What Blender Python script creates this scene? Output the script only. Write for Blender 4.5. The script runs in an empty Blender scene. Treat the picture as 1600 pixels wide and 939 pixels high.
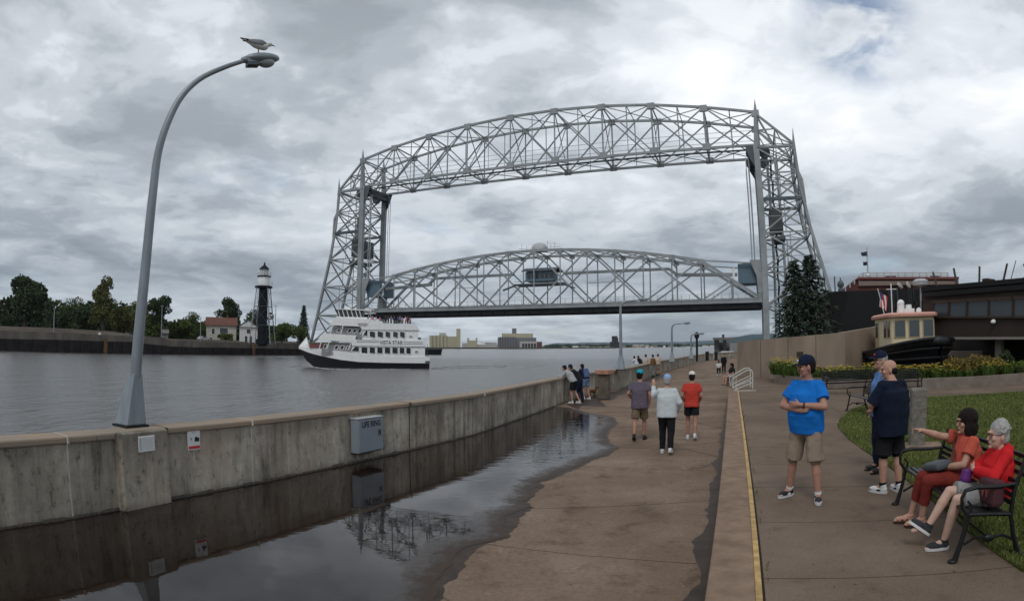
import bpy, bmesh, math, random
from mathutils import Vector, Matrix, Euler, noise
R = math.radians
rnd = random.Random(7)
S = bpy.context.scene

# ---------------------------------------------------------------- camera
CZ = 2.4; PITCH = R(4.4); FPX = 950.0
cd = bpy.data.cameras.new('camera'); cam = bpy.data.objects.new('camera', cd); S.collection.objects.link(cam)
S.camera = cam; S.render.engine = 'CYCLES'
cam.location = (0, 0, CZ); cam.rotation_euler = (R(90) + PITCH, 0, 0)
cd.type = 'PANO'; cd.sensor_width = 36; cd.sensor_fit = 'HORIZONTAL'; cd.clip_start = .05; cd.clip_end = 40000
cc = cd.cycles if hasattr(cd, 'cycles') and hasattr(cd.cycles, 'panorama_type') else cd
cc.panorama_type = 'FISHEYE_LENS_POLYNOMIAL'
cc.fisheye_fov = math.pi
cc.fisheye_polynomial_k0 = 0; cc.fisheye_polynomial_k1 = -1600 / (FPX * 36)
cc.fisheye_polynomial_k2 = 0; cc.fisheye_polynomial_k3 = 0; cc.fisheye_polynomial_k4 = 0

# ---------------------------------------------------------------- from the photograph to the place
def ray(px, py):
    x = px - 800; y = 469.5 - py; r = math.hypot(x, y); t = r / FPX
    s = math.sin(t) / r if r > 0 else 1 / FPX
    d = (x * s, math.cos(t), y * s); c, sn = math.cos(PITCH), math.sin(PITCH)
    return Vector((d[0], d[1] * c - d[2] * sn, d[1] * sn + d[2] * c))
def onz(px, py, z=0.0):
    d = ray(px, py); k = (z - CZ) / d.z
    return Vector((d.x * k, d.y * k, z))
def atd(px, py, D):
    d = ray(px, py); k = D / math.hypot(d.x, d.y)
    return Vector((d.x * k, d.y * k, d.z * k + CZ))
A = R(22); UA = Vector((math.sin(A), math.cos(A), 0)); VA = Vector((math.cos(A), -math.sin(A), 0))
def P(u, v, z=0.0): return UA * u + VA * v + Vector((0, 0, z))
def onv(px, py, v):
    d = ray(px, py); k = v / d.dot(VA); p = d * k
    return p.dot(UA), p.z + CZ
def lerp(a, b, t): return a + (b - a) * t

# ---------------------------------------------------------------- sky and light
W = bpy.data.worlds.new('World'); S.world = W; W.use_nodes = True
SUN_EL, SUN_AZ = R(52), R(200)
def build_world():
    n = W.node_tree.nodes; l = W.node_tree.links; n.clear()
    out = n.new('ShaderNodeOutputWorld'); bg = n.new('ShaderNodeBackground'); l.new(bg.outputs[0], out.inputs[0])
    tc = n.new('ShaderNodeTexCoord'); sep = n.new('ShaderNodeSeparateXYZ'); l.new(tc.outputs['Generated'], sep.inputs[0])
    def M(op, a, b=None, c=None, clamp=False):
        m = n.new('ShaderNodeMath'); m.operation = op; m.use_clamp = clamp
        for i, v in enumerate((a, b, c)):
            if v is None: continue
            if isinstance(v, (int, float)): m.inputs[i].default_value = v
            else: l.new(v, m.inputs[i])
        return m.outputs[0]
    z = M('MAXIMUM', sep.outputs[2], 0.0)
    zz = M('ADD', z, 0.16)
    cx = M('DIVIDE', sep.outputs[0], zz); cy = M('DIVIDE', sep.outputs[1], zz)
    comb = n.new('ShaderNodeCombineXYZ'); l.new(cx, comb.inputs[0]); l.new(cy, comb.inputs[1])
    def N(scale, det, rough, off, dist=0.0, src=None):
        mp = n.new('ShaderNodeMapping'); l.new(src or comb.outputs[0], mp.inputs[0]); mp.inputs['Location'].default_value = off
        t = n.new('ShaderNodeTexNoise'); l.new(mp.outputs[0], t.inputs['Vector'])
        t.inputs['Scale'].default_value = scale; t.inputs['Detail'].default_value = det
        t.inputs['Roughness'].default_value = rough; t.inputs['Distortion'].default_value = dist
        return t.outputs[0]
    big = N(0.50, 2, .45, (3.1, 1.7, 0)); mid = N(1.5, 6, .52, (0.3, 5.2, 2), .35); fine = N(5.5, 6, .58, (9, 2, 4), .4)
    f = M('ADD', M('ADD', M('MULTIPLY', big, .42), M('MULTIPLY', mid, .41)), M('MULTIPLY', fine, .18))
    rp = n.new('ShaderNodeValToRGB'); l.new(f, rp.inputs[0]); e = rp.color_ramp
    e.interpolation = 'EASE'
    e.elements[0].position = .395; e.elements[0].color = (.27, .295, .325, 1)
    e.elements[1].position = .66; e.elements[1].color = (.86, .865, .88, 1)
    for p, c in ((.445, (.34, .37, .405)), (.485, (.45, .48, .515)), (.52, (.57, .60, .635)), (.575, (.71, .735, .765))):
        q = e.elements.new(p); q.color = c + (1,)
    # towards the horizon the cloud decks overlap: darker, greyer
    low = n.new('ShaderNodeValToRGB'); l.new(z, low.inputs[0])
    low.color_ramp.elements[0].position = 0.0; low.color_ramp.elements[0].color = (.78, .80, .81, 1)
    low.color_ramp.elements[1].position = .70; low.color_ramp.elements[1].color = (.68, .69, .71, 1)  # sky overhead, above the view, dimmed to lower the light on the ground
    q = low.color_ramp.elements.new(.045); q.color = (.82, .835, .845, 1)
    q = low.color_ramp.elements.new(.095); q.color = (.66, .675, .69, 1)
    q = low.color_ramp.elements.new(.20); q.color = (.86, .87, .88, 1)
    q = low.color_ramp.elements.new(.44); q.color = (1, 1, 1, 1)
    mul = n.new('ShaderNodeMix'); mul.data_type = 'RGBA'; mul.blend_type = 'MULTIPLY'; mul.inputs[0].default_value = 1
    l.new(rp.outputs[0], mul.inputs[6]); l.new(low.outputs[0], mul.inputs[7])
    sky = n.new('ShaderNodeTexSky'); sky.sky_type = 'NISHITA'; sky.sun_disc = False
    sky.sun_elevation = SUN_EL; sky.sun_rotation = SUN_AZ
    sc = n.new('ShaderNodeMix'); sc.data_type = 'RGBA'; sc.blend_type = 'MULTIPLY'; sc.inputs[0].default_value = 1
    l.new(sky.outputs[0], sc.inputs[6]); sc.inputs[7].default_value = (.09, .09, .09, 1)
    gap = N(1.05, 3, .5, (7.7, 0.4, 1))
    g = n.new('ShaderNodeMapRange'); l.new(gap, g.inputs[0]); g.inputs[1].default_value = .60; g.inputs[2].default_value = .74
    g.inputs[3].default_value = 0; g.inputs[4].default_value = .65
    # one small blue break high on the right
    dv = ray(1338, 42).normalized(); dt = n.new('ShaderNodeVectorMath'); dt.operation = 'DOT_PRODUCT'; l.new(tc.outputs['Generated'], dt.inputs[0]); dt.inputs[1].default_value = dv
    g2 = n.new('ShaderNodeMapRange'); l.new(dt.outputs['Value'], g2.inputs[0]); g2.inputs[1].default_value = math.cos(R(6.5)); g2.inputs[2].default_value = 1.0; g2.inputs[3].default_value = 0; g2.inputs[4].default_value = 1.0
    g2m = M('MULTIPLY', g2.outputs[0], M('MULTIPLY', M('SUBTRACT', fine, .40), 5.0, clamp=True), clamp=True)
    gsum = M('MAXIMUM', g.outputs[0], g2m)
    mx = n.new('ShaderNodeMix'); mx.data_type = 'RGBA'; l.new(gsum, mx.inputs[0]); l.new(mul.outputs[2], mx.inputs[6]); l.new(sc.outputs[2], mx.inputs[7])
    l.new(mx.outputs[2], bg.inputs[0]); bg.inputs[1].default_value = 1.12
build_world()
sd = bpy.data.lights.new('sun', 'SUN'); sd.energy = .9; sd.angle = R(18); sd.color = (1, .97, .92)
so = bpy.data.objects.new('sun', sd); S.collection.objects.link(so); so.rotation_euler = (R(90) - SUN_EL, 0, -SUN_AZ + R(180))
S.view_settings.view_transform = 'Standard'; S.view_settings.look = 'None'; S.view_settings.gamma = 1
S.view_settings.exposure = 0.38; S.view_settings.use_curve_mapping = False
S.cycles.use_denoising = True; S.cycles.max_bounces = 6; S.cycles.diffuse_bounces = 3; S.cycles.glossy_bounces = 3
S.cycles.volume_bounces = 0; S.cycles.caustics_reflective = False; S.cycles.caustics_refractive = False

# ---------------------------------------------------------------- mesh builder
class MB:
    def __init__(s): s.v = []; s.f = []
    def add(s, vs, fs):
        o = len(s.v); s.v += [tuple(x) for x in vs]; s.f += [tuple(i + o for i in f) for f in fs]; return s
    def box(s, c, d, rz=0.0, M=None):
        c = Vector(c); m = M or Matrix.Rotation(rz, 3, 'Z')
        vs = [c + m @ Vector((x * d[0] / 2, y * d[1] / 2, z * d[2] / 2)) for x in (-1, 1) for y in (-1, 1) for z in (-1, 1)]
        return s.add(vs, [(0, 1, 3, 2), (4, 6, 7, 5), (0, 4, 5, 1), (2, 3, 7, 6), (0, 2, 6, 4), (1, 5, 7, 3)])
    def bar(s, p, q, w, h=None, up=(0, 0, 1)):
        p = Vector(p); q = Vector(q); h = h or w; d = (q - p)
        if d.length < 1e-6: return s
        dn = d.normalized(); up = Vector(up)
        if abs(dn.dot(up)) > .98: up = Vector((0, 1, 0)) if abs(dn.y) < .9 else Vector((1, 0, 0))
        x = dn.cross(up).normalized(); z = x.cross(dn)
        vs = [b + x * (i * w / 2) + z * (j * h / 2) for b in (p, q) for i, j in ((-1, -1), (1, -1), (1, 1), (-1, 1))]
        return s.add(vs, [(0, 3, 2, 1), (4, 5, 6, 7), (0, 1, 5, 4), (1, 2, 6, 5), (2, 3, 7, 6), (3, 0, 4, 7)])
    def tube(s, pts, r, n=8, cap=True, flat=1.0):
        pts = [Vector(p) for p in pts]; rs = r if isinstance(r, (list, tuple)) else [r] * len(pts)
        base = len(s.v); ref = None
        for i, p in enumerate(pts):
            d = (pts[min(i + 1, len(pts) - 1)] - pts[max(i - 1, 0)]).normalized()
            if ref is None:
                ref = Vector((0, 0, 1)) if abs(d.z) < .9 else Vector((1, 0, 0))
            x = (ref - d * ref.dot(d)).normalized(); y = d.cross(x); ref = x
            for k in range(n):
                a = 2 * math.pi * k / n
                s.v.append(tuple(p + x * (math.cos(a) * rs[i] * flat) + y * (math.sin(a) * rs[i])))
        for i in range(len(pts) - 1):
            for k in range(n):
                a = base + i * n + k; b = base + i * n + (k + 1) % n
                s.f.append((a, b, b + n, a + n))
        if cap:
            s.f.append(tuple(base + k for k in range(n))[::-1]); s.f.append(tuple(base + (len(pts) - 1) * n + k for k in range(n)))
        return s
    def cyl(s, p, q, r1, r2=None, n=12): return s.tube([p, q], [r1, r1 if r2 is None else r2], n)
    def ell(s, c, r, M=None, nu=12, nv=8):
        c = Vector(c); M = M or Matrix.Identity(3); r = (r, r, r) if isinstance(r, (int, float)) else r
        b = len(s.v); s.v.append(tuple(c + M @ Vector((0, 0, r[2]))))
        for j in range(1, nv):
            t = math.pi * j / nv
            for i in range(nu):
                a = 2 * math.pi * i / nu
                s.v.append(tuple(c + M @ Vector((r[0] * math.sin(t) * math.cos(a), r[1] * math.sin(t) * math.sin(a), r[2] * math.cos(t)))))
        s.v.append(tuple(c + M @ Vector((0, 0, -r[2])))); e = len(s.v) - 1
        for i in range(nu):
            j = (i + 1) % nu; s.f.append((b, b + 1 + i, b + 1 + j)); s.f.append((e, e - nu + j, e - nu + i))
        for k in range(nv - 2):
            for i in range(nu):
                j = (i + 1) % nu; o = b + 1 + k * nu
                s.f.append((o + i, o + nu + i, o + nu + j, o + j))
        return s
    def cap(s, a, b, ra, rb, n=10):
        a = Vector(a); b = Vector(b); d = (b - a).normalized(); pts = []; rs = []
        for k in range(4):
            t = math.pi / 2 * (k / 4); pts.append(a - d * ra * math.cos(t)); rs.append(max(ra * math.sin(t), .0008))
        pts.append(a); rs.append(ra); pts.append(b); rs.append(rb)
        for k in range(3, -1, -1):
            t = math.pi / 2 * (k / 4); pts.append(b + d * rb * math.cos(t)); rs.append(max(rb * math.sin(t), .0008))
        return s.tube(pts, rs, n)
    def loft(s, secs, n=16, side=(1, 0, 0), p=2.3):
        """secs: (centre, rx, ry) closed superellipse loft; side = direction of rx"""
        b = len(s.v); side = Vector(side).normalized(); cs = [Vector(c[0]) for c in secs]
        for i, (c, rx, ry) in enumerate(secs):
            c = Vector(c); d = (cs[min(i + 1, len(cs) - 1)] - cs[max(i - 1, 0)]).normalized()
            x = (side - d * side.dot(d)).normalized(); y = d.cross(x)
            for k in range(n):
                a = 2 * math.pi * k / n; ca, sa = math.cos(a), math.sin(a)
                s.v.append(tuple(c + x * (rx * math.copysign(abs(ca) ** (2 / p), ca)) + y * (ry * math.copysign(abs(sa) ** (2 / p), sa))))
        for i in range(len(secs) - 1):
            for k in range(n):
                a = b + i * n + k; c = b + i * n + (k + 1) % n; s.f.append((a, c, c + n, a + n))
        s.f.append(tuple(b + k for k in range(n))[::-1]); s.f.append(tuple(b + (len(secs) - 1) * n + k for k in range(n)))
        return s
    def prism(s, poly, z0, z1):
        n = len(poly); vs = [(p[0], p[1], z0) for p in poly] + [(p[0], p[1], z1) for p in poly]
        return s.add(vs, [tuple(range(n))[::-1], tuple(range(n, 2 * n))] + [(i, (i + 1) % n, n + (i + 1) % n, n + i) for i in range(n)])
    def extr(s, poly, off):
        """closed 3-D polygon extruded by a vector"""
        n = len(poly); off = Vector(off); vs = [Vector(p) for p in poly] + [Vector(p) + off for p in poly]
        return s.add(vs, [tuple(range(n))[::-1], tuple(range(n, 2 * n))] + [(i, (i + 1) % n, n + (i + 1) % n, n + i) for i in range(n)])
    def quad(s, a, b, c, d): return s.add([a, b, c, d], [(0, 1, 2, 3)])
    def lathe(s, prof, c=(0, 0, 0), n=16):
        c = Vector(c); b = len(s.v)
        for r, z in prof:
            for k in range(n):
                a = 2 * math.pi * k / n; s.v.append((c.x + r * math.cos(a), c.y + r * math.sin(a), c.z + z))
        for i in range(len(prof) - 1):
            for k in range(n):
                a = b + i * n + k; d = b + i * n + (k + 1) % n; s.f.append((a, d, d + n, a + n))
        s.f.append(tuple(b + k for k in range(n))[::-1]); s.f.append(tuple(b + (len(prof) - 1) * n + k for k in range(n)))
        return s
    def build(s, name, mat, parent=None, world=False, smooth=False, bevel=0.0, fix=True):
        me = bpy.data.meshes.new(name); vs = s.v
        if world and parent is not None:
            inv = root_m[parent.name].inverted(); vs = [tuple(inv @ Vector(v)) for v in vs]
        me.from_pydata(vs, [], s.f); me.validate()
        if fix:
            b = bmesh.new(); b.from_mesh(me); bmesh.ops.recalc_face_normals(b, faces=b.faces); b.to_mesh(me); b.free()
        if mat: me.materials.append(mat)
        if smooth:
            me.shade_smooth()
            if smooth != 'all' and hasattr(me, 'set_sharp_from_angle'): me.set_sharp_from_angle(angle=R(40))
        o = bpy.data.objects.new(name, me); S.collection.objects.link(o)
        if parent is not None: o.parent = parent
        if bevel:
            m = o.modifiers.new('bevel', 'BEVEL'); m.width = bevel; m.segments = 2; m.limit_method = 'ANGLE'; m.angle_limit = R(40)
        root_m[o.name] = root_m[parent.name] if (parent is not None and parent.name in root_m) else Matrix.Identity(4)
        return o
    def build_each(s, name, mat, parent, world=True):
        for i in range(0, len(s.v), 8):
            q = MB(); q.v = s.v[i:i + 8]; q.f = [tuple(k - i for k in f) for f in s.f[i // 8 * 6:i // 8 * 6 + 6]]; q.build(name, mat, parent, world=world)
    def organic(s, name, mat, parent, voxel, sm=4, disp=None):
        me = bpy.data.meshes.new('tmp'); me.from_pydata(s.v, [], s.f)
        b = bmesh.new(); b.from_mesh(me); bmesh.ops.recalc_face_normals(b, faces=b.faces); b.to_mesh(me); b.free()
        o = bpy.data.objects.new('tmp', me); S.collection.objects.link(o)
        m = o.modifiers.new('r', 'REMESH'); m.mode = 'VOXEL'; m.voxel_size = voxel
        if sm:
            m = o.modifiers.new('s', 'SMOOTH'); m.factor = .5; m.iterations = sm
        dg = bpy.context.evaluated_depsgraph_get(); ev = o.evaluated_get(dg); nm = bpy.data.meshes.new_from_object(ev)
        bpy.data.objects.remove(o); bpy.data.meshes.remove(me)
        if disp:
            amp, sc = disp
            ns = [v.normal.copy() for v in nm.vertices]
            for v, nn in zip(nm.vertices, ns):
                c_ = v.co; v.co = c_ + nn * (amp * (noise.noise(c_ * sc) + .4 * (1 - 2 * abs(noise.noise(Vector((c_.x * sc * 1.4, c_.y * sc * 1.4, c_.z * sc * .8 + 5)))) - .55)))
        nm.materials.clear(); nm.materials.append(mat); nm.shade_smooth(); nm.name = name
        q = bpy.data.objects.new(name, nm); S.collection.objects.link(q); q.parent = parent
        root_m[q.name] = root_m[parent.name]
        return q
root_m = {}
_o = 'first second third fourth fifth sixth seventh eighth ninth tenth eleventh twelfth thirteenth fourteenth fifteenth sixteenth seventeenth eighteenth nineteenth'.split()
_t = {20: 'twent', 30: 'thirt', 40: 'fort', 50: 'fift'}
ORD = _o + [(_t[k // 10 * 10] + ('ieth' if k % 10 == 0 else 'y-' + _o[k % 10 - 1])) for k in range(20, 60)]
def tag(o, label, cat, group=None, kind=None):
    if label: o['label'] = label
    if cat: o['category'] = cat
    if group: o['group'] = group
    if kind: o['kind'] = kind
    return o
def thing(name, label, cat, loc=(0, 0, 0), rz=0.0, group=None):
    o = bpy.data.objects.new(name, None); S.collection.objects.link(o); o.empty_display_size = .2
    o.location = loc; o.rotation_euler = (0, 0, rz)
    root_m[o.name] = Matrix.Translation(Vector(loc)) @ Matrix.Rotation(rz, 4, 'Z')
    return tag(o, label, cat, group)
def struct(o): o['kind'] = 'structure'; return o
KIDS = {}
def copy_tree(o, loc=None, rz=None, label=None, scale=None, parent=None, group=None):
    if not KIDS.get('n') or KIDS['n'] != len(S.objects):
        KIDS.clear()
        for x in S.objects:
            if x.parent: KIDS.setdefault(x.parent.name, []).append(x)
        KIDS['n'] = len(S.objects)
    kids = KIDS
    def rec(x, par):
        c = x.copy(); S.collection.objects.link(c)
        if par is not None: c.parent = par
        for k in list(kids.get(x.name, [])): rec(k, c)
        return c
    c = rec(o, parent)
    if loc is not None: c.location = loc
    if rz is not None: c.rotation_euler = (0, 0, rz)
    if label: c['label'] = label
    if group: c['group'] = group
    if scale: c.scale = (scale,) * 3 if isinstance(scale, (int, float)) else scale
    return c

# ---------------------------------------------------------------- materials
def nodes(name):
    m = bpy.data.materials.new(name); m.use_nodes = True; nt = m.node_tree
    return m, nt.nodes, nt.links, nt.nodes['Principled BSDF']
def col4(c): return tuple(c[:3]) + (1,)
MC = {}
def mat(name, col, rough=.6, var=.12, scale=6.0, metal=0.0, bump=0.0, bscale=None, spec=.28, stretch=(1, 1, 1), detail=4):
    if name in MC: return MC[name]
    m, n, l, b = nodes(name)
    b.inputs['Roughness'].default_value = rough; b.inputs['Metallic'].default_value = metal
    b.inputs['Specular IOR Level'].default_value = spec
    tc = n.new('ShaderNodeTexCoord'); mp = n.new('ShaderNodeMapping'); l.new(tc.outputs['Object'], mp.inputs[0]); mp.inputs['Scale'].default_value = stretch
    t = n.new('ShaderNodeTexNoise'); l.new(mp.outputs[0], t.inputs['Vector']); t.inputs['Scale'].default_value = scale; t.inputs['Detail'].default_value = detail
    r = n.new('ShaderNodeValToRGB'); l.new(t.outputs[0], r.inputs[0])
    r.color_ramp.elements[0].position = .3; r.color_ramp.elements[1].position = .7
    r.color_ramp.elements[0].color = col4([c * (1 - var) for c in col]); r.color_ramp.elements[1].color = col4([min(1, c * (1 + var)) for c in col])
    l.new(r.outputs[0], b.inputs['Base Color'])
    if bump:
        t2 = n.new('ShaderNodeTexNoise'); l.new(mp.outputs[0], t2.inputs['Vector']); t2.inputs['Scale'].default_value = bscale or scale * 4; t2.inputs['Detail'].default_value = 5
        bp = n.new('ShaderNodeBump'); bp.inputs['Strength'].default_value = bump; bp.inputs['Distance'].default_value = .02
        l.new(t2.outputs[0], bp.inputs['Height']); l.new(bp.outputs[0], b.inputs['Normal'])
    MC[name] = m
    return m
def nz(n, l, vec, scale, detail=4, rough=.5, dist=0.0):
    t = n.new('ShaderNodeTexNoise'); l.new(vec, t.inputs['Vector']); t.inputs['Scale'].default_value = scale
    t.inputs['Detail'].default_value = detail; t.inputs['Roughness'].default_value = rough; t.inputs['Distortion'].default_value = dist
    return t.outputs[0]
def ramp(n, l, src, stops):
    r = n.new('ShaderNodeValToRGB'); l.new(src, r.inputs[0]); e = r.color_ramp.elements
    e[0].position, e[0].color = stops[0][0], col4(stops[0][1]); e[1].position, e[1].color = stops[-1][0], col4(stops[-1][1])
    for p, c in stops[1:-1]:
        q = e.new(p); q.color = col4(c)
    return r.outputs[0]
def g3(x): return (x, x, x)
def mixc(n, l, fac, a, b, mode='MIX'):
    m = n.new('ShaderNodeMix'); m.data_type = 'RGBA'; m.blend_type = mode
    for i, v in ((0, fac), (6, a), (7, b)):
        if isinstance(v, (int, float)): m.inputs[i].default_value = v
        elif isinstance(v, tuple): m.inputs[i].default_value = col4(v)
        else: l.new(v, m.inputs[i])
    return m.outputs[2]
def mapping(n, l, src, sc=(1, 1, 1), rz=0.0, loc=(0, 0, 0)):
    mp = n.new('ShaderNodeMapping'); l.new(src, mp.inputs[0]); mp.inputs['Scale'].default_value = sc
    mp.inputs['Rotation'].default_value = (0, 0, rz); mp.inputs['Location'].default_value = loc
    return mp.outputs[0]
def bumpn(n, l, b, h, strength, dist=.02):
    bp = n.new('ShaderNodeBump'); bp.inputs['Strength'].default_value = strength; bp.inputs['Distance'].default_value = dist
    l.new(h, bp.inputs['Height']); l.new(bp.outputs[0], b.inputs['Normal'])

def concrete_wall_mat():
    m, n, l, b = nodes('stained_concrete'); tc = n.new('ShaderNodeTexCoord').outputs['Object']
    base = ramp(n, l, nz(n, l, tc, .9, 5, .6), [(.3, (.21, .188, .152)), (.5, (.34, .305, .25)), (.72, (.54, .49, .41))])
    streak = ramp(n, l, nz(n, l, mapping(n, l, tc, (3.2, 3.2, .35)), 1.4, 5, .6, .3), [(.33, g3(.36)), (.45, g3(.80)), (.60, g3(1.10))])
    c = mixc(n, l, .85, base, streak, 'MULTIPLY')
    spots = ramp(n, l, nz(n, l, mapping(n, l, tc, (1, 1, .6)), 9, 5, .75), [(.33, g3(.25)), (.43, g3(.95)), (.68, g3(1.2))])
    c = mixc(n, l, .8, c, spots, 'MULTIPLY')
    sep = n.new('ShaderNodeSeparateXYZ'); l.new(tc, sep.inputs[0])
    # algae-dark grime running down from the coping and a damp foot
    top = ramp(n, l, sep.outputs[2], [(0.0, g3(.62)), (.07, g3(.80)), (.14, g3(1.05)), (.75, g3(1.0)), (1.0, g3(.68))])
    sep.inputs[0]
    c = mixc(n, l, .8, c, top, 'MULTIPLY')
    rust = ramp(n, l, nz(n, l, mapping(n, l, tc, (1, 1, .5)), 1.1, 3, .5), [(.55, g3(0)), (.70, g3(.5))])
    c = mixc(n, l, rust, c, (.27, .19, .145))
    l.new(c, b.inputs['Base Color']); b.inputs['Roughness'].default_value = .9; b.inputs['Specular IOR Level'].default_value = .08
    bumpn(n, l, b, nz(n, l, tc, 30, 6, .7), .7, .012)
    return m
def walk_mat():
    m, n, l, b = nodes('worn_walk'); tc = n.new('ShaderNodeTexCoord').outputs['Object']
    base = ramp(n, l, nz(n, l, tc, .45, 6, .6), [(.3, (.138, .099, .072)), (.5, (.190, .138, .103)), (.7, (.255, .192, .145))])
    grit = ramp(n, l, nz(n, l, tc, 85, 3, .7), [(.3, g3(.6)), (.5, g3(1)), (.72, g3(1.4))])
    c = mixc(n, l, .75, base, grit, 'MULTIPLY')
    stain = ramp(n, l, nz(n, l, tc, 1.7, 6, .65, .4), [(.34, g3(.62)), (.46, g3(1)), (.7, g3(1.08))])
    c = mixc(n, l, .8, c, stain, 'MULTIPLY')
    sp2 = ramp(n, l, nz(n, l, tc, 17, 6, .75), [(.32, g3(.55)), (.45, g3(.95)), (.7, g3(1.25))])
    c = mixc(n, l, .7, c, sp2, 'MULTIPLY')
    pale = ramp(n, l, nz(n, l, tc, 3.3, 6, .75, 1.2), [(.60, g3(0)), (.70, g3(.5))])
    c = mixc(n, l, pale, c, (.33, .28, .23))
    # transverse joints across the walk every 6 m
    v = mapping(n, l, tc, (1, 1, 1), A); sp = n.new('ShaderNodeSeparateXYZ'); l.new(v, sp.inputs[0])
    wob = nz(n, l, tc, 1.5, 2)
    ad = n.new('ShaderNodeMath'); ad.operation = 'MULTIPLY_ADD'; l.new(wob, ad.inputs[0]); ad.inputs[1].default_value = .10
    of = n.new('ShaderNodeMath'); of.operation = 'ADD'; l.new(sp.outputs[1], of.inputs[0]); of.inputs[1].default_value = -onz(900, 866).dot(UA) - .05; l.new(of.outputs[0], ad.inputs[2])
    md = n.new('ShaderNodeMath'); md.operation = 'PINGPONG'; l.new(ad.outputs[0], md.inputs[0]); md.inputs[1].default_value = 2.6
    j = ramp(n, l, md.outputs[0], [(0.0, g3(.22)), (.006, g3(.3)), (.014, g3(1))])
    c = mixc(n, l, .9, c, j, 'MULTIPLY')
    vo = n.new('ShaderNodeTexVoronoi'); vo.feature = 'DISTANCE_TO_EDGE'
    dv = mixc(n, l, .12, tc, n.new('ShaderNodeTexNoise').outputs[1]); l.new(dv, vo.inputs['Vector']); vo.inputs['Scale'].default_value = .22
    cr = ramp(n, l, vo.outputs['Distance'], [(0.0, g3(.30)), (.005, g3(1))])
    c = mixc(n, l, .8, c, cr, 'MULTIPLY')
    c = gum(n, l, tc, c, 1.9, .035, .45); c = gum(n, l, tc, c, 3.1, .03, 1.5)
    l.new(c, b.inputs['Base Color']); b.inputs['Roughness'].default_value = .85; b.inputs['Specular IOR Level'].default_value = .06
    bumpn(n, l, b, nz(n, l, tc, 60, 4, .7), .35, .008)
    return m
def gum(n, l, tc, c, sc, thr, lo):
    vo = n.new('ShaderNodeTexVoronoi'); vo.feature = 'F1'; l.new(tc, vo.inputs['Vector']); vo.inputs['Scale'].default_value = sc
    return mixc(n, l, .75, c, ramp(n, l, vo.outputs['Distance'], [(0, g3(lo)), (thr, g3(lo)), (thr * 1.3, g3(1))]), 'MULTIPLY')
def plat_mat():
    m, n, l, b = nodes('platform_concrete'); tc = n.new('ShaderNodeTexCoord').outputs['Object']
    base = ramp(n, l, nz(n, l, tc, .6, 6, .6), [(.3, (.125, .092, .069)), (.5, (.155, .116, .088)), (.7, (.195, .148, .114))])
    grit = ramp(n, l, nz(n, l, tc, 70, 3, .7), [(.3, g3(.72)), (.5, g3(1)), (.72, g3(1.25))])
    c = mixc(n, l, .75, base, grit, 'MULTIPLY')
    stain = ramp(n, l, nz(n, l, tc, 2.2, 6, .65, .3), [(.30, g3(.70)), (.45, g3(1)), (.7, g3(1.06))])
    c = mixc(n, l, .8, c, stain, 'MULTIPLY')
    v = mapping(n, l, tc, (1, 1, 1), A); sp = n.new('ShaderNodeSeparateXYZ'); l.new(v, sp.inputs[0])
    wob = nz(n, l, tc, 2.5, 3)
    u1_, u2_ = onz(1300, 815, .48).dot(UA), onz(1300, 903, .48).dot(UA)
    for out, per in ((1, (u1_ - u2_) / 2), (0, 1.9)):
        ad = n.new('ShaderNodeMath'); ad.operation = 'MULTIPLY_ADD'; l.new(wob, ad.inputs[0]); ad.inputs[1].default_value = .03
        of = n.new('ShaderNodeMath'); of.operation = 'ADD'; l.new(sp.outputs[out], of.inputs[0]); of.inputs[1].default_value = (-u1_ - .015 if out else 1.1); l.new(of.outputs[0], ad.inputs[2])
        md = n.new('ShaderNodeMath'); md.operation = 'PINGPONG'; l.new(ad.outputs[0], md.inputs[0]); md.inputs[1].default_value = per
        j = ramp(n, l, md.outputs[0], [(0.0, g3(.30)), (.006, g3(.35)), (.013, g3(1))])
        c = mixc(n, l, .8, c, j, 'MULTIPLY')
    c = gum(n, l, tc, c, 1.9, .035, .45); c = gum(n, l, tc, c, 3.1, .03, 1.5)
    l.new(c, b.inputs['Base Color']); b.inputs['Roughness'].default_value = .85; b.inputs['Specular IOR Level'].default_value = .06
    bumpn(n, l, b, nz(n, l, tc, 60, 4, .7), .3, .006)
    return m
def water_mat():
    m, n, l, b = nodes('canal_water'); tc = n.new('ShaderNodeTexCoord').outputs['Object']
    b.inputs['Base Color'].default_value = (.095, .093, .090, 1); b.inputs['Roughness'].default_value = .22; b.inputs['IOR'].default_value = 1.33
    v = mapping(n, l, tc, (1, .45, 1), A + R(68))
    a1 = nz(n, l, v, .35, 4, .6, .3); a2 = nz(n, l, v, 2.2, 4, .6, .4)
    ad = n.new('ShaderNodeMath'); ad.operation = 'MULTIPLY_ADD'; l.new(a2, ad.inputs[0]); ad.inputs[1].default_value = .28; l.new(a1, ad.inputs[2])
    bumpn(n, l, b, ad.outputs[0], .8, .42)
    return m
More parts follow.
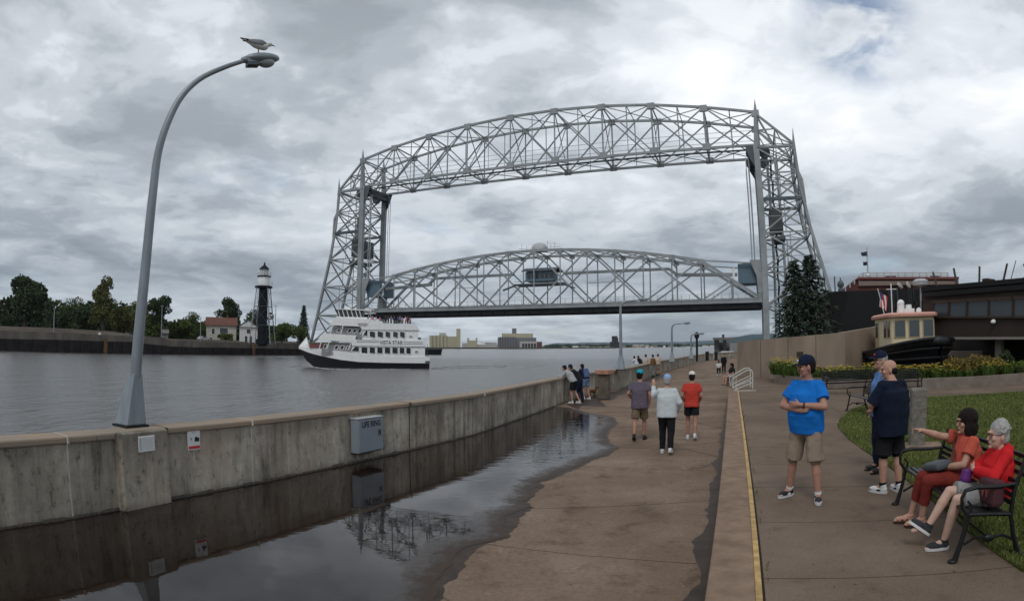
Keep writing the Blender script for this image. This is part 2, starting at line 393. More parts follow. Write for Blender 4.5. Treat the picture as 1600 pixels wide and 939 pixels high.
def puddle_mat():
    m, n, l, b = nodes('puddle_water'); tc = n.new('ShaderNodeTexCoord').outputs['Object']
    c = ramp(n, l, nz(n, l, tc, .8, 5, .6), [(.35, (.007, .004, .003)), (.65, (.020, .013, .009))])
    l.new(c, b.inputs['Base Color']); b.inputs['IOR'].default_value = 1.38
    at = n.new('ShaderNodeAttribute'); at.attribute_name = 'depth'
    nn_ = nz(n, l, tc, 7, 5, .7); dd = n.new('ShaderNodeMath'); dd.operation = 'MULTIPLY_ADD'; l.new(nn_, dd.inputs[0]); dd.inputs[1].default_value = .9; l.new(at.outputs['Fac'], dd.inputs[2])
    for nm_, a_, b_, in (('Roughness', .50, .015), ('Specular IOR Level', .18, .5)):
        mr = n.new('ShaderNodeMapRange'); mr.interpolation_type = 'SMOOTHSTEP'; l.new(dd.outputs[0], mr.inputs[0]); mr.inputs[1].default_value = .45; mr.inputs[2].default_value = 1.25; mr.inputs[3].default_value = a_; mr.inputs[4].default_value = b_; l.new(mr.outputs[0], b.inputs[nm_])
    mr = n.new('ShaderNodeMapRange'); l.new(dd.outputs[0], mr.inputs[0]); mr.inputs[1].default_value = .45; mr.inputs[2].default_value = 1.2; l.new(mixc(n, l, mr.outputs[0], (.052, .034, .024), c), b.inputs['Base Color'])
    # wind touches only the far end of the puddle
    sp = n.new('ShaderNodeSeparateXYZ'); l.new(tc, sp.inputs[0])
    k = n.new('ShaderNodeMapRange'); l.new(sp.outputs[1], k.inputs[0]); k.inputs[1].default_value = 9; k.inputs[2].default_value = 22; k.inputs[3].default_value = .02; k.inputs[4].default_value = .22
    h = nz(n, l, mapping(n, l, tc, (1, 2.2, 1)), 1.6, 4, .6, .5)
    bp = n.new('ShaderNodeBump'); l.new(k.outputs[0], bp.inputs['Strength']); bp.inputs['Distance'].default_value = .05
    l.new(h, bp.inputs['Height']); l.new(bp.outputs[0], b.inputs['Normal'])
    return m
def wet_mat():
    m, n, l, b = nodes('wet_walk'); tc = n.new('ShaderNodeTexCoord').outputs['Object']
    c = ramp(n, l, nz(n, l, tc, 3.0, 6, .65), [(.3, (.026, .017, .012)), (.7, (.060, .041, .030))])
    l.new(c, b.inputs['Base Color']); b.inputs['Roughness'].default_value = .55; b.inputs['Specular IOR Level'].default_value = .22
    bumpn(n, l, b, nz(n, l, tc, 60, 4, .7), .25, .006)
    return m
def grass_mat():
    m, n, l, b = nodes('lawn_grass'); tc = n.new('ShaderNodeTexCoord').outputs['Object']
    c = ramp(n, l, nz(n, l, tc, .8, 6, .6), [(.32, (.055, .075, .02)), (.5, (.085, .115, .03)), (.68, (.165, .16, .05))])
    g = ramp(n, l, nz(n, l, tc, 45, 4, .7), [(.3, g3(.5)), (.7, g3(1.4))])
    c = mixc(n, l, .8, c, g, 'MULTIPLY')
    l.new(c, b.inputs['Base Color']); b.inputs['Roughness'].default_value = .9; b.inputs['Specular IOR Level'].default_value = .1
    bumpn(n, l, b, nz(n, l, tc, 60, 4, .8), .9, .03)
    return m
def leaf_mat(name, c1, c2):
    m, n, l, b = nodes(name)
    g = n.new('ShaderNodeNewGeometry')
    c = ramp(n, l, g.outputs['Random Per Island'], [(0, c1), (1, c2)])
    l.new(c, b.inputs['Base Color']); b.inputs['Roughness'].default_value = .75; b.inputs['Specular IOR Level'].default_value = .15
    return m
def glass_mat(name, col=(.02, .025, .03), rough=.06):
    m, n, l, b = nodes(name); b.inputs['Base Color'].default_value = col4(col); b.inputs['Roughness'].default_value = rough
    return m
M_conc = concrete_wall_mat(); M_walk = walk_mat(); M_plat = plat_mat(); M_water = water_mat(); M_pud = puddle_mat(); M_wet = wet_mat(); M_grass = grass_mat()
M_coping = mat('coping_concrete', (.25, .185, .14), .8, .25, 2.5, bump=.3, bscale=30)
for _e, _c in zip([n_ for n_ in M_coping.node_tree.nodes if n_.type == 'VALTORGB'][0].color_ramp.elements, ((.23, .20, .16, 1), (.32, .235, .17, 1))): _e.color = _c
[n_ for n_ in M_coping.node_tree.nodes if n_.type == 'TEX_NOISE'][0].inputs['Scale'].default_value = .9
M_copred = mat('weathered_red_coping', (.38, .20, .14), .8, .25, 4, bump=.3, bscale=30)
M_steel = mat('bridge_silver_paint', (.27, .29, .30), .5, .18, .25, .1)
M_steel2 = mat('bridge_dark_paint', (.085, .10, .115), .5, .2, .3, .2)
M_cw = mat('counterweight_concrete', (.10, .11, .115), .8, .25, .3)
M_blue = mat('blue_grey_housing', (.10, .155, .195), .5, .1, .5)
M_lamp = mat('galvanised_pole', (.23, .26, .285), .42, .15, 5, .3, stretch=(1, 1, .3))
M_white = mat('white_paint', (.76, .77, .77), .45, .06, 2)
M_black = mat('black_paint', (.012, .013, .015), .35, .3, 3)
M_iron = mat('black_iron', (.009, .009, .010), .42, .3, 20, spec=.3)
M_glass = glass_mat('dark_glass')
M_leafA = leaf_mat('leaf_green', (.035, .055, .016), (.10, .135, .04))
M_leafB = leaf_mat('leaf_dark_green', (.022, .036, .018), (.062, .085, .036))
M_leafC = leaf_mat('leaf_olive', (.06, .068, .02), (.15, .15, .055))
M_fir = leaf_mat('fir_needles', (.016, .030, .022), (.050, .075, .046))
M_bark = mat('bark', (.07, .055, .042), .9, .3, 8, bump=.5)

# ================================================================ THE SETTING
ZW = -0.9; PZ = 0.48
mb = MB()
ring = 20000
mb.add([(-ring, -ring, ZW), (ring, -ring, ZW), (ring, ring, ZW), (-ring, ring, ZW)], [(0, 1, 2, 3)])
struct(mb.build('water', M_water))

def sheet(mbx, poly, z): mbx.add([(p[0], p[1], z) for p in poly], [tuple(range(len(poly)))]); return mbx
# foot of the canal wall, walk side
WALL = [Vector((-12.5, -9.0, 0)), onz(0, 828), onz(160, 802), onz(260, 782), onz(500, 735), onz(740, 680), onz(870, 634), onz(915, 618), onz(962, 610), onz(989, 601), onz(1032, 583), onz(1053, 578), onz(1077, 570), onz(1105, 563), onz(1140, 559.5)]
for w in WALL: w.z = 0
WALL.append(WALL[-1] + UA * 60 + VA * 25)
# lower walk: one slab with sides
def offset(path, d):
    out = []
    for i, p in enumerate(path):
        t = (path[min(i + 1, len(path) - 1)] - path[max(i - 1, 0)]).normalized()
        out.append(p + Vector((t.y, -t.x, 0)) * d)
    return out
inner = offset(WALL, -.45)
poly = [p for p in inner] + [P(inner[-1].dot(UA), 60), P(-30, 60), P(-30, inner[0].dot(VA))]
mb = MB(); mb.prism([(p.x, p.y) for p in poly], -3.0, 0.0)
struct(mb.build('lower_walk', M_walk))

# kerb wall between the lower walk and the platform: its walk-side foot runs straight along the canal axis
KA = onz(1100.7, 939, PZ); KB = onz(1137.7, 616, PZ); KA.z = KB.z = 0; kd = (KB - KA).normalized(); kn = Vector((kd.y, -kd.x, 0))
K0 = KA - kd * 8; K1 = onz(1139, 607, PZ); K1.z = 0; K1 = KA + kd * (K1 - KA).dot(kd)
YL = [onz(1187, 939, PZ), onz(1155, 625, PZ)]; yd = (YL[1] - YL[0]).normalized()
kw = (YL[0] - KA).dot(kn) - .02
mb = MB(); 
a, bq = K0, K1
L = (bq - a).length; segs = 9
for i in range(segs):
    p = a.lerp(bq, i / segs) + kd * .006; q = a.lerp(bq, (i + 1) / segs) - kd * .006
    mb.prism([(p.x, p.y), (q.x, q.y), ((q + kn * kw).x, (q + kn * kw).y), ((p + kn * kw).x, (p + kn * kw).y)], -.05, PZ + .012)
kerb = mb.build('kerb', mat('kerb_concrete', (.235, .165, .120), .9, .22, 5, bump=.6, bscale=50, spec=.06), bevel=.018); struct(kerb)
yl = MB(); y0 = K0 + kn * (kw - .012); y1 = K1 + kn * (kw - .012)
yl.prism([(v.x, v.y) for v in (y0, y1, y1 + kn * .055, y0 + kn * .055)], PZ - .02, PZ + .022)
gp = MB(); g0 = y0 + kn * .056; g1 = y1 + kn * .056; gp.prism([(v.x, v.y) for v in (g0, g1, g1 + kn * .022, g0 + kn * .022)], PZ - .02, PZ + .005); struct(gp.build('edge_shadow_strip', mat('shadow_gap', (.02, .017, .012), .95, .4, 20)))  # dark strip painting the shadowed crack right of the yellow line
struct(yl.build('yellow_edge_line', mat('worn_yellow_paint', (.42, .28, .11), .7, .35, 9), bevel=.006))
# platform slab
e0 = K0 + kn * (kw + .043); e1 = K1 + kn * (kw + .043)
pl = [e0, e1, onz(1150, 608, PZ), onz(1152, 587, PZ) , P(38, 62), P(-25, 60)]
pl[0] = e0 - kd * 6
mb = MB(); mb.prism([(p.x, p.y) for p in pl], 0.006, PZ); struct(mb.build('platform', M_plat))
# damp grime strip at the foot of the kerb (its own ragged shape)
def ragged(path, d0, d1, amp, seed, n=90):
    pts = []; tot = [0]
    for i in range(len(path) - 1): tot.append(tot[-1] + (path[i + 1] - path[i]).length)
    for k in range(n + 1):
        t = tot[-1] * k / n; i = max(j for j in range(len(tot)) if tot[j] <= t + 1e-9); i = min(i, len(path) - 2)
        u = (t - tot[i]) / max(1e-6, tot[i + 1] - tot[i]); pts.append(path[i].lerp(path[i + 1], u))
    return pts
pts = ragged([KA - kd * 3, KA + kd * 24], 0, 0, 0, 1, 160)
mb = MB(); out = []
for i, p in enumerate(pts):
    w = .15 + .20 * (noise.noise(Vector((i * .16, 3, 1))) + .25) + .07 * noise.noise(Vector((i * .9, 7, 1)))
    w *= max(.3, 1.15 - i / 200); out.append(p - kn * max(.05, w))
for i in range(len(pts) - 1): mb.quad((pts[i].x, pts[i].y, .004), (pts[i + 1].x, pts[i + 1].y, .004), (out[i + 1].x, out[i + 1].y, .004), (out[i].x, out[i].y, .004))
o = mb.build('damp_strip', M_wet); struct(o)

# puddle: from the wall foot to its ragged shore
shore_px = [(-300, 1500), (200, 1300), (560, 1150), (640, 1020), (690, 945), (700, 918), (708, 900), (722, 880), (733, 866), (752, 856), (775, 846), (792, 838), (808, 818), (825, 800), (828, 786), (840, 768), (850, 752), (872, 744), (905, 731), (925, 720), (948, 712), (958, 706), (963, 699), (955, 690), (948, 680), (955, 670), (966, 661), (960, 653), (940, 648), (915, 644), (900, 640), (885, 636)]
shore = [onz(x, y) for x, y in shore_px]
def dense(path, step, amp, seed, zoff=0):
    out = []
    for i in range(len(path) - 1):
        n_ = max(2, int((path[i + 1] - path[i]).length / step))
        for k in range(n_):
            p = path[i].lerp(path[i + 1], k / n_); a_ = amp * min(1, 3.0 / 3)
            out.append(p + Vector((noise.noise(p * 2.2 + Vector((seed, 0, 0))), noise.noise(p * 2.2 + Vector((0, seed, 5))), 0)) * a_ + Vector((noise.noise(p * 9 + Vector((seed, 0, 0))), noise.noise(p * 9 + Vector((0, seed, 5))), 0)) * a_ * .6)
    return out
DEPTH = []
def shore_sheet(shift, z, seed, amp):
    pth = dense(shore, .05, amp, seed)
    if shift: pth = [p - Vector((shift, -shift * .35, 0)) * max(.12, 1 + 1.6 * noise.noise(p * .9) + .5 * noise.noise(p * 3.1)) for p in pth]
    m = MB()
    # strips from shore points to the nearest point of the wall foot line
    wl = offset(WALL, -.02)
    def nearest(p):
        best = None
        for i in range(0, 8):
            a_, b_ = wl[i], wl[i + 1]; t = max(0, min(1, (p - a_).dot(b_ - a_) / (b_ - a_).length_squared)); q = a_.lerp(b_, t)
            if best is None or (q - p).length < best[0]: best = ((q - p).length, q)
        return best[1]
    near = [nearest(p) for p in pth]
    for i in range(len(pth) - 1):
        mids = []
        for j in (i, i + 1):
            v_ = near[j] - pth[j]; mids.append(pth[j] + v_ * min(.9, .75 / max(.01, v_.length)))
        m.quad((pth[i].x, pth[i].y, z), (pth[i + 1].x, pth[i + 1].y, z), (mids[1].x, mids[1].y, z), (mids[0].x, mids[0].y, z))
        m.quad((mids[0].x, mids[0].y, z), (mids[1].x, mids[1].y, z), (near[i + 1].x, near[i + 1].y, z), (near[i].x, near[i].y, z))
        DEPTH.extend((0, 0, 1, 1, 1, 1, 1, 1))
    return m
struct(shore_sheet(0, .004, 3, .10).build('wet_ground', M_wet))
DEPTH.clear(); pd_ = shore_sheet(.12, .008, 3, .10).build('puddle', M_pud, fix=False); struct(pd_)
at_ = pd_.data.attributes.new('depth', 'FLOAT', 'POINT')
if len(DEPTH) == len(pd_.data.vertices): at_.data.foreach_set('value', [float(x) for x in DEPTH])
for p_ in list(pd_.data.polygons):
    if p_.normal.z < 0: pd_.data.flip_normals(); break
# the damp floor further along the wall
mb = MB(); pts = ragged([onz(905, 640), onz(935, 632), onz(985, 612), onz(1040, 588)], 0, 0, 0, 1, 60)
wl = ragged([onz(885, 632), onz(915, 619), onz(962, 611), onz(1032, 584)], 0, 0, 0, 1, 60)
for i in range(60):
    f0 = 1 + .5 * noise.noise(Vector((i * .3, 0, 9))); f1 = 1 + .5 * noise.noise(Vector((i * .3 + .3, 0, 9)))
    a_ = wl[i].lerp(pts[i], f0); b_ = wl[i + 1].lerp(pts[i + 1], f1)
    mb.quad((wl[i].x, wl[i].y, .0045), (wl[i + 1].x, wl[i + 1].y, .0045), (b_.x, b_.y, .0045), (a_.x, a_.y, .0045))
struct(mb.build('damp_ground', M_wet))

# ---------------------------------------------------------------- near canal wall
WH = 1.12; WT = .42
near_wall = thing('canal_wall', 'long stained grey concrete wall with tan coping along the near side of the canal', 'wall', tuple(WALL[3]))
outer = offset(WALL, -WT)
mb = MB(); cp = MB()
cut = {3: .012}
for i in range(len(WALL) - 1):
    a_, b_ = WALL[i], WALL[i + 1]; c_, d_ = outer[i + 1], outer[i]
    n_ = max(1, int((b_ - a_).length / 1.2)) if i < 8 else 1
    mb.prism([(p.x, p.y) for p in (a_, b_, c_, d_)], -1.5, WH - .10)
ia, oa = offset(WALL, .025), offset(WALL, -WT - .03)
for i in range(len(WALL) - 1):
    cp.prism([(p.x, p.y) for p in (ia[i], ia[i + 1], oa[i + 1], oa[i])], WH - .10, WH)
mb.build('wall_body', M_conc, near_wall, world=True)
cp.build('coping', M_coping, near_wall, world=True, bevel=.025)
# red-worn stretches of coping
def along(px): # wall point at picture column (by bottom foot)
    best = None
    for i in range(len(WALL) - 1):
        for k in range(60):
            p = WALL[i].lerp(WALL[i + 1], k / 60)
            if p.y <= .5: continue
            az = math.atan2(p.x, p.y); 
            d = ray(px, 700); az2 = math.atan2(d.x, d.y)
            e_ = abs(az - az2)
            if best is None or e_ < best[0]: best = (e_, p, (WALL[i + 1] - WALL[i]).normalized())
    return best[1], best[2]
# caulked joints (white and dark), standing in the face
for px, w_, wh in ((105, .022, 1), (258, .02, 0), (393, .02, 1), (640, .02, 0), (757, .02, 1)):
    p, t = along(px); nn = Vector((t.y, -t.x, 0)); mj = MB()
    q = p + nn * .004
    mj.box((q.x, q.y, (WH - .1) / 2), (w_, .012, WH - .1), rz=math.atan2(t.y, t.x))
    q2 = p - nn * (WT / 2 - .03)
    mj.box((q2.x, q2.y, WH - .045), (w_, WT + .062, .098), rz=math.atan2(t.y, t.x))
    mj.build('expansion_joint', mat('joint_sealant', (.42, .41, .38), .8, .2, 6) if wh else mat('dark_joint', (.05, .045, .04), .9), near_wall, world=True)
# pilaster under the lamp
pA, tA = along(178); pB, tB = along(256); nn = Vector((tA.y, -tA.x, 0))
mb = MB(); q = [pA - nn * .05, pB - nn * .05, pB + nn * .15, pA + tA * .06 + nn * .15]
mb.prism([(v.x, v.y) for v in q], -.02, WH - .004); mb.build('pilaster', M_conc, near_wall, world=True, bevel=.02)
# plinth crust at the foot
mb = MB(); ft = ragged(WALL[0:8], 0, 0, 0, 0, 260)
for i in range(len(ft) - 1):
    t = (ft[i + 1] - ft[i]).normalized(); nn = Vector((t.y, -t.x, 0)); w0 = .012 + .03 * max(0, noise.noise(Vector((i * .21, 0, 0)))); h = .035 + .05 * abs(noise.noise(Vector((i * .35, 2, 0))))
    mb.prism([(v.x, v.y) for v in (ft[i] - nn * .01, ft[i + 1] - nn * .01, ft[i + 1] + nn * w0, ft[i] + nn * w0)], .0, h)
mb.build('crumbled_foot', mat('crumbled_concrete', (.10, .09, .075), .95, .35, 20, bump=.6), near_wall, world=True)

# brick-coloured pier in the wall
p = onz(952, 623); t = (WALL[8] - WALL[7]).normalized()
post = thing('wall_pier', 'square concrete pier with rust coloured cap against the canal wall', 'pier', tuple(p), math.atan2(t.y, t.x))
MB().box((0, .25, .57), (.36, .5, 1.14)).build('shaft', mat('pier_brown', (.13, .105, .085), .9, .3, 3, bump=.5), post, bevel=.02)
MB().box((0, .25, 1.24), (.62, .66, .20)).build('cap', M_copred, post, bevel=.02)

# ---------------------------------------------------------------- far pier
VF = -140.0
def farpt(px, py): u_, z_ = onv(px, py, VF); return u_, z_
mbp = MB(); mbw = MB()
prof = []
for px, yp, yt, yl_ in ((-260, 521, 500, 490), (0, 529, 516, 509), (100, 531, 520, 512), (200, 534, 525, 518), (262, 541, 531, 527), (300, 542.5, 533, 530), (350, 543, 534, 531), (450, 545, 536, 533)):
    prof.append((farpt(px, yp)[0], farpt(px, yp)[1], farpt(px, yt)[1], farpt(px, yl_)[1]))
prof.append((prof[-1][0] + 60, prof[-1][1], prof[-1][2], prof[-1][3]))
far = thing('far_pier', 'far canal pier with dark sheet piling below a long weathered concrete band', 'pier', tuple(P(80, VF, ZW)))
for i in range(len(prof) - 1):
    a_, b_ = prof[i], prof[i + 1]
    n_ = int((b_[0] - a_[0]) / 1.6)
    for k in range(n_):
        u0 = lerp(a_[0], b_[0], k / n_); u1 = lerp(a_[0], b_[0], (k + 1) / n_); zt = lerp(a_[1], b_[1], k / n_); off = .35 if k % 2 else 0
        q = [P(u0, VF + off), P(u1, VF + off), P(u1, VF - 3), P(u0, VF - 3)]
        mbp.prism([(v.x, v.y) for v in q], ZW - 1, zt)
    m_ = max(1, int((b_[0] - a_[0]) / 8))
    for k in range(m_):
        u0 = lerp(a_[0], b_[0], k / m_) + .08; u1 = lerp(a_[0], b_[0], (k + 1) / m_)
        z0 = lerp(a_[1], b_[1], (k + .5) / m_); z1 = lerp(a_[2], b_[2], k / m_)
        q = [P(u0, VF - .6), P(u1, VF - .6), P(u1, VF - 3), P(u0, VF - 3)]
        mbw.prism([(v.x, v.y) for v in q], z0 - .2, z1)
mbp.build('sheet_piling', mat('sheet_piling', (.022, .018, .018), .8, .4, .6), far, world=True)
mbw.build('concrete_band', mat('far_concrete', (.150, .130, .11), .9, .3, .5, stretch=(1, 1, .3)), far, world=True)
q_ = prof[-1][0]; qq = [P(q_ - 3, VF - .5), P(q_, VF - .5), P(q_, VF - 400), P(q_ - 3, VF - 400)]; MB().prism([(v.x, v.y) for v in qq], ZW - 1, prof[-1][2] - .12).build('end_wall', S.objects['sheet_piling'].data.materials[0], far, world=True)
# far shore land, rising gently
mb = MB()
pr = prof
for i in range(len(pr) - 1):
    a_, b_ = pr[i], pr[i + 1]
    mb.quad(P(a_[0], VF - 2.9, a_[2] - .1), P(b_[0], VF - 2.9, b_[2] - .1), P(b_[0], VF - 9, b_[3]), P(a_[0], VF - 9, a_[3]))
    mb.quad(P(a_[0], VF - 9, a_[3]), P(b_[0], VF - 9, b_[3]), P(b_[0], VF - 400, a_[3] + .5), P(a_[0], VF - 400, a_[3] + .5))
struct(mb.build('far_shore', mat('far_ground', (.075, .06, .045), .95, .35, .08)))

# ================================================================ THE LIFT BRIDGE
KB_ = 1.35
def Bp(s, z, w=0.0):
    return P((150 + 12 * w) * KB_, (-52.7 + s) * KB_, CZ + (z - CZ) * KB_)
bridge = thing('lift_bridge', 'huge silver steel aerial lift bridge frame of two towers joined by an arched overhead truss', 'bridge', tuple(Bp(0, 0, .5)))
def tower(sg):
    leg_prof = [(67.6, 51.2), (67.8, 46), (68.3, 40), (69.8, 31), (71.8, 23.2), (75.2, 10.6), (78.4, 0)]
    def outer_s(z):
        for i in range(len(leg_prof) - 1):
            (s0, z0), (s1, z1) = leg_prof[i], leg_prof[i + 1]
            if z1 <= z <= z0: return lerp(s1, s0, (z - z1) / (z0 - z1))
        return 67.6
    T = 'tower'
    tw = bpy.data.objects.new(T, None); S.collection.objects.link(tw); tw.parent = bridge; root_m[tw.name] = root_m[bridge.name]
    for w in (0, 1):
        m = MB(); m.bar(Bp(sg * 57.9, 0, w), Bp(sg * 57.9, 52, w), 1.6, 2.0, up=VA)
        m.build('inner_leg', M_steel, tw, world=True)
        m = MB()
        for i in range(len(leg_prof) - 1):
            m.bar(Bp(sg * leg_prof[i][0], leg_prof[i][1], w), Bp(sg * leg_prof[i + 1][0], leg_prof[i + 1][1] - .2, w), .95)
        m.build('outer_leg', M_steel, tw, world=True)
        m = MB(); m.tube([Bp(sg * 58.2, 51, w), Bp(sg * 58.7, 60.5, w), Bp(sg * 58.9, 64.4, w)], [1.25, .75, .06], 4)
        m.build('spire', M_steel, tw, world=True)
        m = MB(); m.tube([Bp(sg * 67.6, 50.2, w), Bp(sg * 67.7, 52, w), Bp(sg * 67.9, 56, w)], [.8, .55, .05], 4)
        m.build('spire', M_steel, tw, world=True)
        m = MB(); m.tube([Bp(sg * 68.2, 44.5, w), Bp(sg * 68.5, 42.6, w), Bp(sg * 69.3, 36.5, w)], [.3, 1.0, .3], 4)
        m.build('leg_splice', M_steel, tw, world=True)
    lv = [51, 44.5, 37.5, 29.5, 21, 12, 3]
    m = MB(); m2 = MB()
    for w in (0, 1):
        for i, z in enumerate(lv):
            m.bar(Bp(sg * 57.9, z, w), Bp(sg * outer_s(z), z, w), .42)
            if i < len(lv) - 1:
                z2 = lv[i + 1]
                m.bar(Bp(sg * 58.2, z, w), Bp(sg * outer_s(z2), z2, w), .5); m.bar(Bp(sg * 58.2, z2, w), Bp(sg * outer_s(z), z, w), .5)
                sm = (58.2 + outer_s((z + z2) / 2)) / 2; zm = (z + z2) / 2
                m2.bar(Bp(sg * 58.2, zm, w), Bp(sg * outer_s(zm), zm, w), .2)
                m2.bar(Bp(sg * sm, z, w), Bp(sg * sm, z2, w), .22)
    m.build_each('side_bracing', M_steel, tw); m2.build('light_bracing', M_steel, tw, world=True)
    m = MB(); m2 = MB()
    for i, z in enumerate(lv):
        so_ = outer_s(z); m.bar(Bp(sg * so_, z, 0), Bp(sg * so_, z, 1), .45); m2.bar(Bp(sg * 58, z, 0), Bp(sg * so_, z, 1), .22); m2.bar(Bp(sg * 58, z, 1), Bp(sg * so_, z, 0), .22)
        if z > 24 or z < 10: m.bar(Bp(sg * 58.6, z, 0), Bp(sg * 58.6, z, 1), .4)
        if i < len(lv) - 1:
            z2 = lv[i + 1]; s2 = outer_s(z2)
            m.bar(Bp(sg * so_, z, 0), Bp(sg * s2, z2, 1), .42); m.bar(Bp(sg * so_, z, 1), Bp(sg * s2, z2, 0), .42)
            if z > 26: m.bar(Bp(sg * 58.6, z, 0), Bp(sg * 58.6, z2, 1), .35); m.bar(Bp(sg * 58.6, z, 1), Bp(sg * 58.6, z2, 0), .35)
    # intermediate guide posts
    for w in (.3, .7):
        m.bar(Bp(sg * 60.6, 2, w), Bp(sg * 60.6, 50, w), .45)
        m2.bar(Bp(sg * 63.5, 8, w), Bp(sg * 63.0, 50, w), .3)
    m.build_each('cross_bracing', M_steel, tw); m2.build('stair_rods', M_steel, tw, world=True)
    # zig-zag service stair inside
    m = MB(); z = 4; k = 0
    while z < 46:
        m.bar(Bp(sg * 61.5, z, .25 + .5 * (k % 2)), Bp(sg * 61.5, z + 3.2, .75 - .5 * (k % 2)), .7, .12); z += 3.2; k += 1
    m.build('stair', M_steel2, tw, world=True)
    m = MB(); m.bar(Bp(sg * 62.2, 28.4, .15), Bp(sg * 62.2, 28.4, .85), 4.0, 1.2); m.bar(Bp(sg * 61.6, 33, .18), Bp(sg * 61.6, 33, .82), 4.4, 7.0)
    m.build('counterweight', M_cw, tw, world=True)
    m = MB(); m.bar(Bp(sg * 58.2, 37.8, -.02), Bp(sg * 68.4, 37.8, -.02), .3, 1.1); m.bar(Bp(sg * 58.2, 37.8, 1.02), Bp(sg * 68.4, 37.8, 1.02), .3, 1.1)
    m.build_each('walkway_girder', M_steel2, tw)
    m = MB()
    for w in (.12, .88):
        for ds in (0, 3.4):
            c0 = Bp(sg * (56.6 + ds), 50.2, w - .03); c1 = Bp(sg * (56.6 + ds), 50.2, w + .03); MB().cyl(c0, c1, 2.0, n=16).build('sheave', M_steel2, tw, world=True)
    m = MB(); m.bar(Bp(sg * 56.6, 49.6, 0), Bp(sg * 56.6, 49.6, 1), 2.6, 1.2); m.bar(Bp(sg * 56.2, 50.9, .1), Bp(sg * 56.2, 50.9, .9), .7, 1.6)
    m.extr([Bp(sg * 57.2, 51.8, -.03), Bp(sg * 57.2, 46.2, -.03), Bp(sg * 56.0, 48.6, -.03), Bp(sg * 55.0, 51.8, -.03)], UA * .3)
    m.extr([Bp(sg * 57.2, 51.8, 1.03), Bp(sg * 57.2, 46.2, 1.03), Bp(sg * 56.0, 48.6, 1.03), Bp(sg * 55.0, 51.8, 1.03)], -UA * .3)
    m.build('sheave_housing', M_steel2, tw, world=True)
    m = MB()
    for w in (.06, .94):
        for ds in (-.35, .35):
            m.bar(Bp(sg * (55.3 + ds), 49, w), Bp(sg * (55.3 + ds), 22, w), .22)
    m.build('hoist_cable', mat('bright_cable', (.42, .45, .47), .4, .05, 1), tw, world=True)
    # back span of the top frame: spire to outer spire
    m = MB()
    for w in (0, 1):
        m.bar(Bp(sg * 58.8, 60.2, w), Bp(sg * 67.6, 51.8, w), .75); m.bar(Bp(sg * 58.3, 51.3, w), Bp(sg * 67.6, 51.3, w), .7)
        m.bar(Bp(sg * 58.6, 56, w), Bp(sg * 67.5, 51.6, w), .4); m.bar(Bp(sg * 58.6, 60, w), Bp(sg * 62.5, 51.3, w), .38); m.bar(Bp(sg * 63.2, 56, w), Bp(sg * 62.8, 51.3, w), .36); m.bar(Bp(sg * 63.2, 56, w), Bp(sg * 58.6, 55.6, w), .3)
        m.bar(Bp(sg * 58.6, 55.6, w), Bp(sg * 62.5, 51.3, w), .3)
    for s_, z_ in ((58.8, 60.2), (63.2, 56), (67.6, 51.4), (58.6, 55.6)): m.bar(Bp(sg * s_, z_, 0), Bp(sg * s_, z_, 1), .4)
    m.bar(Bp(sg * 58.8, 60.2, 0), Bp(sg * 63.2, 56, 1), .3); m.bar(Bp(sg * 58.8, 60.2, 1), Bp(sg * 63.2, 56, 0), .3)
    m.bar(Bp(sg * 63.2, 56, 0), Bp(sg * 67.6, 51.6, 1), .3); m.bar(Bp(sg * 63.2, 56, 1), Bp(sg * 67.6, 51.6, 0), .3)
    m.build('back_brace', M_steel, tw, world=True)
tower(-1); tower(1)
# overhead truss
TN = [(-58.6, 60.8), (-46.8, 63.2), (-34.6, 64.9), (-21.8, 66.1), (-8.4, 66.8), (4.6, 66.9), (18, 66.4), (31.4, 65.2), (45.2, 63.2), (58.6, 60.8)]
ZB = 51.9
def topz(s):
    for i in range(len(TN) - 1):
        if TN[i][0] <= s <= TN[i + 1][0]: return lerp(TN[i][1], TN[i + 1][1], (s - TN[i][0]) / (TN[i + 1][0] - TN[i][0]))
    return 60.8
ot = bpy.data.objects.new('overhead_truss', None); S.collection.objects.link(ot); ot.parent = bridge; root_m[ot.name] = root_m[bridge.name]
for w in (0, 1):
    m = MB()
    for i in range(9): m.bar(Bp(*TN[i], w), Bp(*TN[i + 1], w), .7, .85)
    for s_, z_ in TN: m.bar(Bp(s_ - 1.0, z_ - .35, w), Bp(s_ + 1.0, z_ - .35, w), 1.0, 2.3)
    m.build('top_chord', M_steel, ot, world=True)
    m = MB(); m.bar(Bp(-57.4, ZB, w), Bp(57.4, ZB, w), .7, .85)
    for s_, z_ in TN[1:-1]: m.bar(Bp(s_ - 1.0, ZB + .35, w), Bp(s_ + 1.0, ZB + .35, w), 1.0, 2.3)
    m.build('bottom_chord', M_steel, ot, world=True)
    m = MB(); m2 = MB()
    for i in range(10):
        if 0 < i < 9: m.bar(Bp(*TN[i], w), Bp(TN[i][0], ZB, w), .5)
        if i < 9:
            a_, b_ = TN[i], TN[i + 1]
            m.bar(Bp(*a_, w), Bp(b_[0], ZB, w), .44); m.bar(Bp(*b_, w), Bp(a_[0], ZB, w), .44)
            c_ = ((a_[0] + b_[0]) / 2); zc = (a_[1] + b_[1]) / 4 + ZB / 2
            m2.bar(Bp(c_, topz(c_), w), Bp(c_, zc, w), .34)
            for ds in (-1, 1): m2.bar(Bp(c_ + ds * 3.1, topz(c_ + ds * 3.1) if 0 else zc + (topz(c_) - zc) * .48, w), Bp(c_, zc + (topz(c_) - zc) * .0 , w), .22) if 0 else None
            m2.bar(Bp(c_, zc, w), Bp(c_, ZB, w), .22)
    m.build_each('diagonal', M_steel, ot); m2.build_each('light_post', M_steel, ot)
m = MB(); m2 = MB()
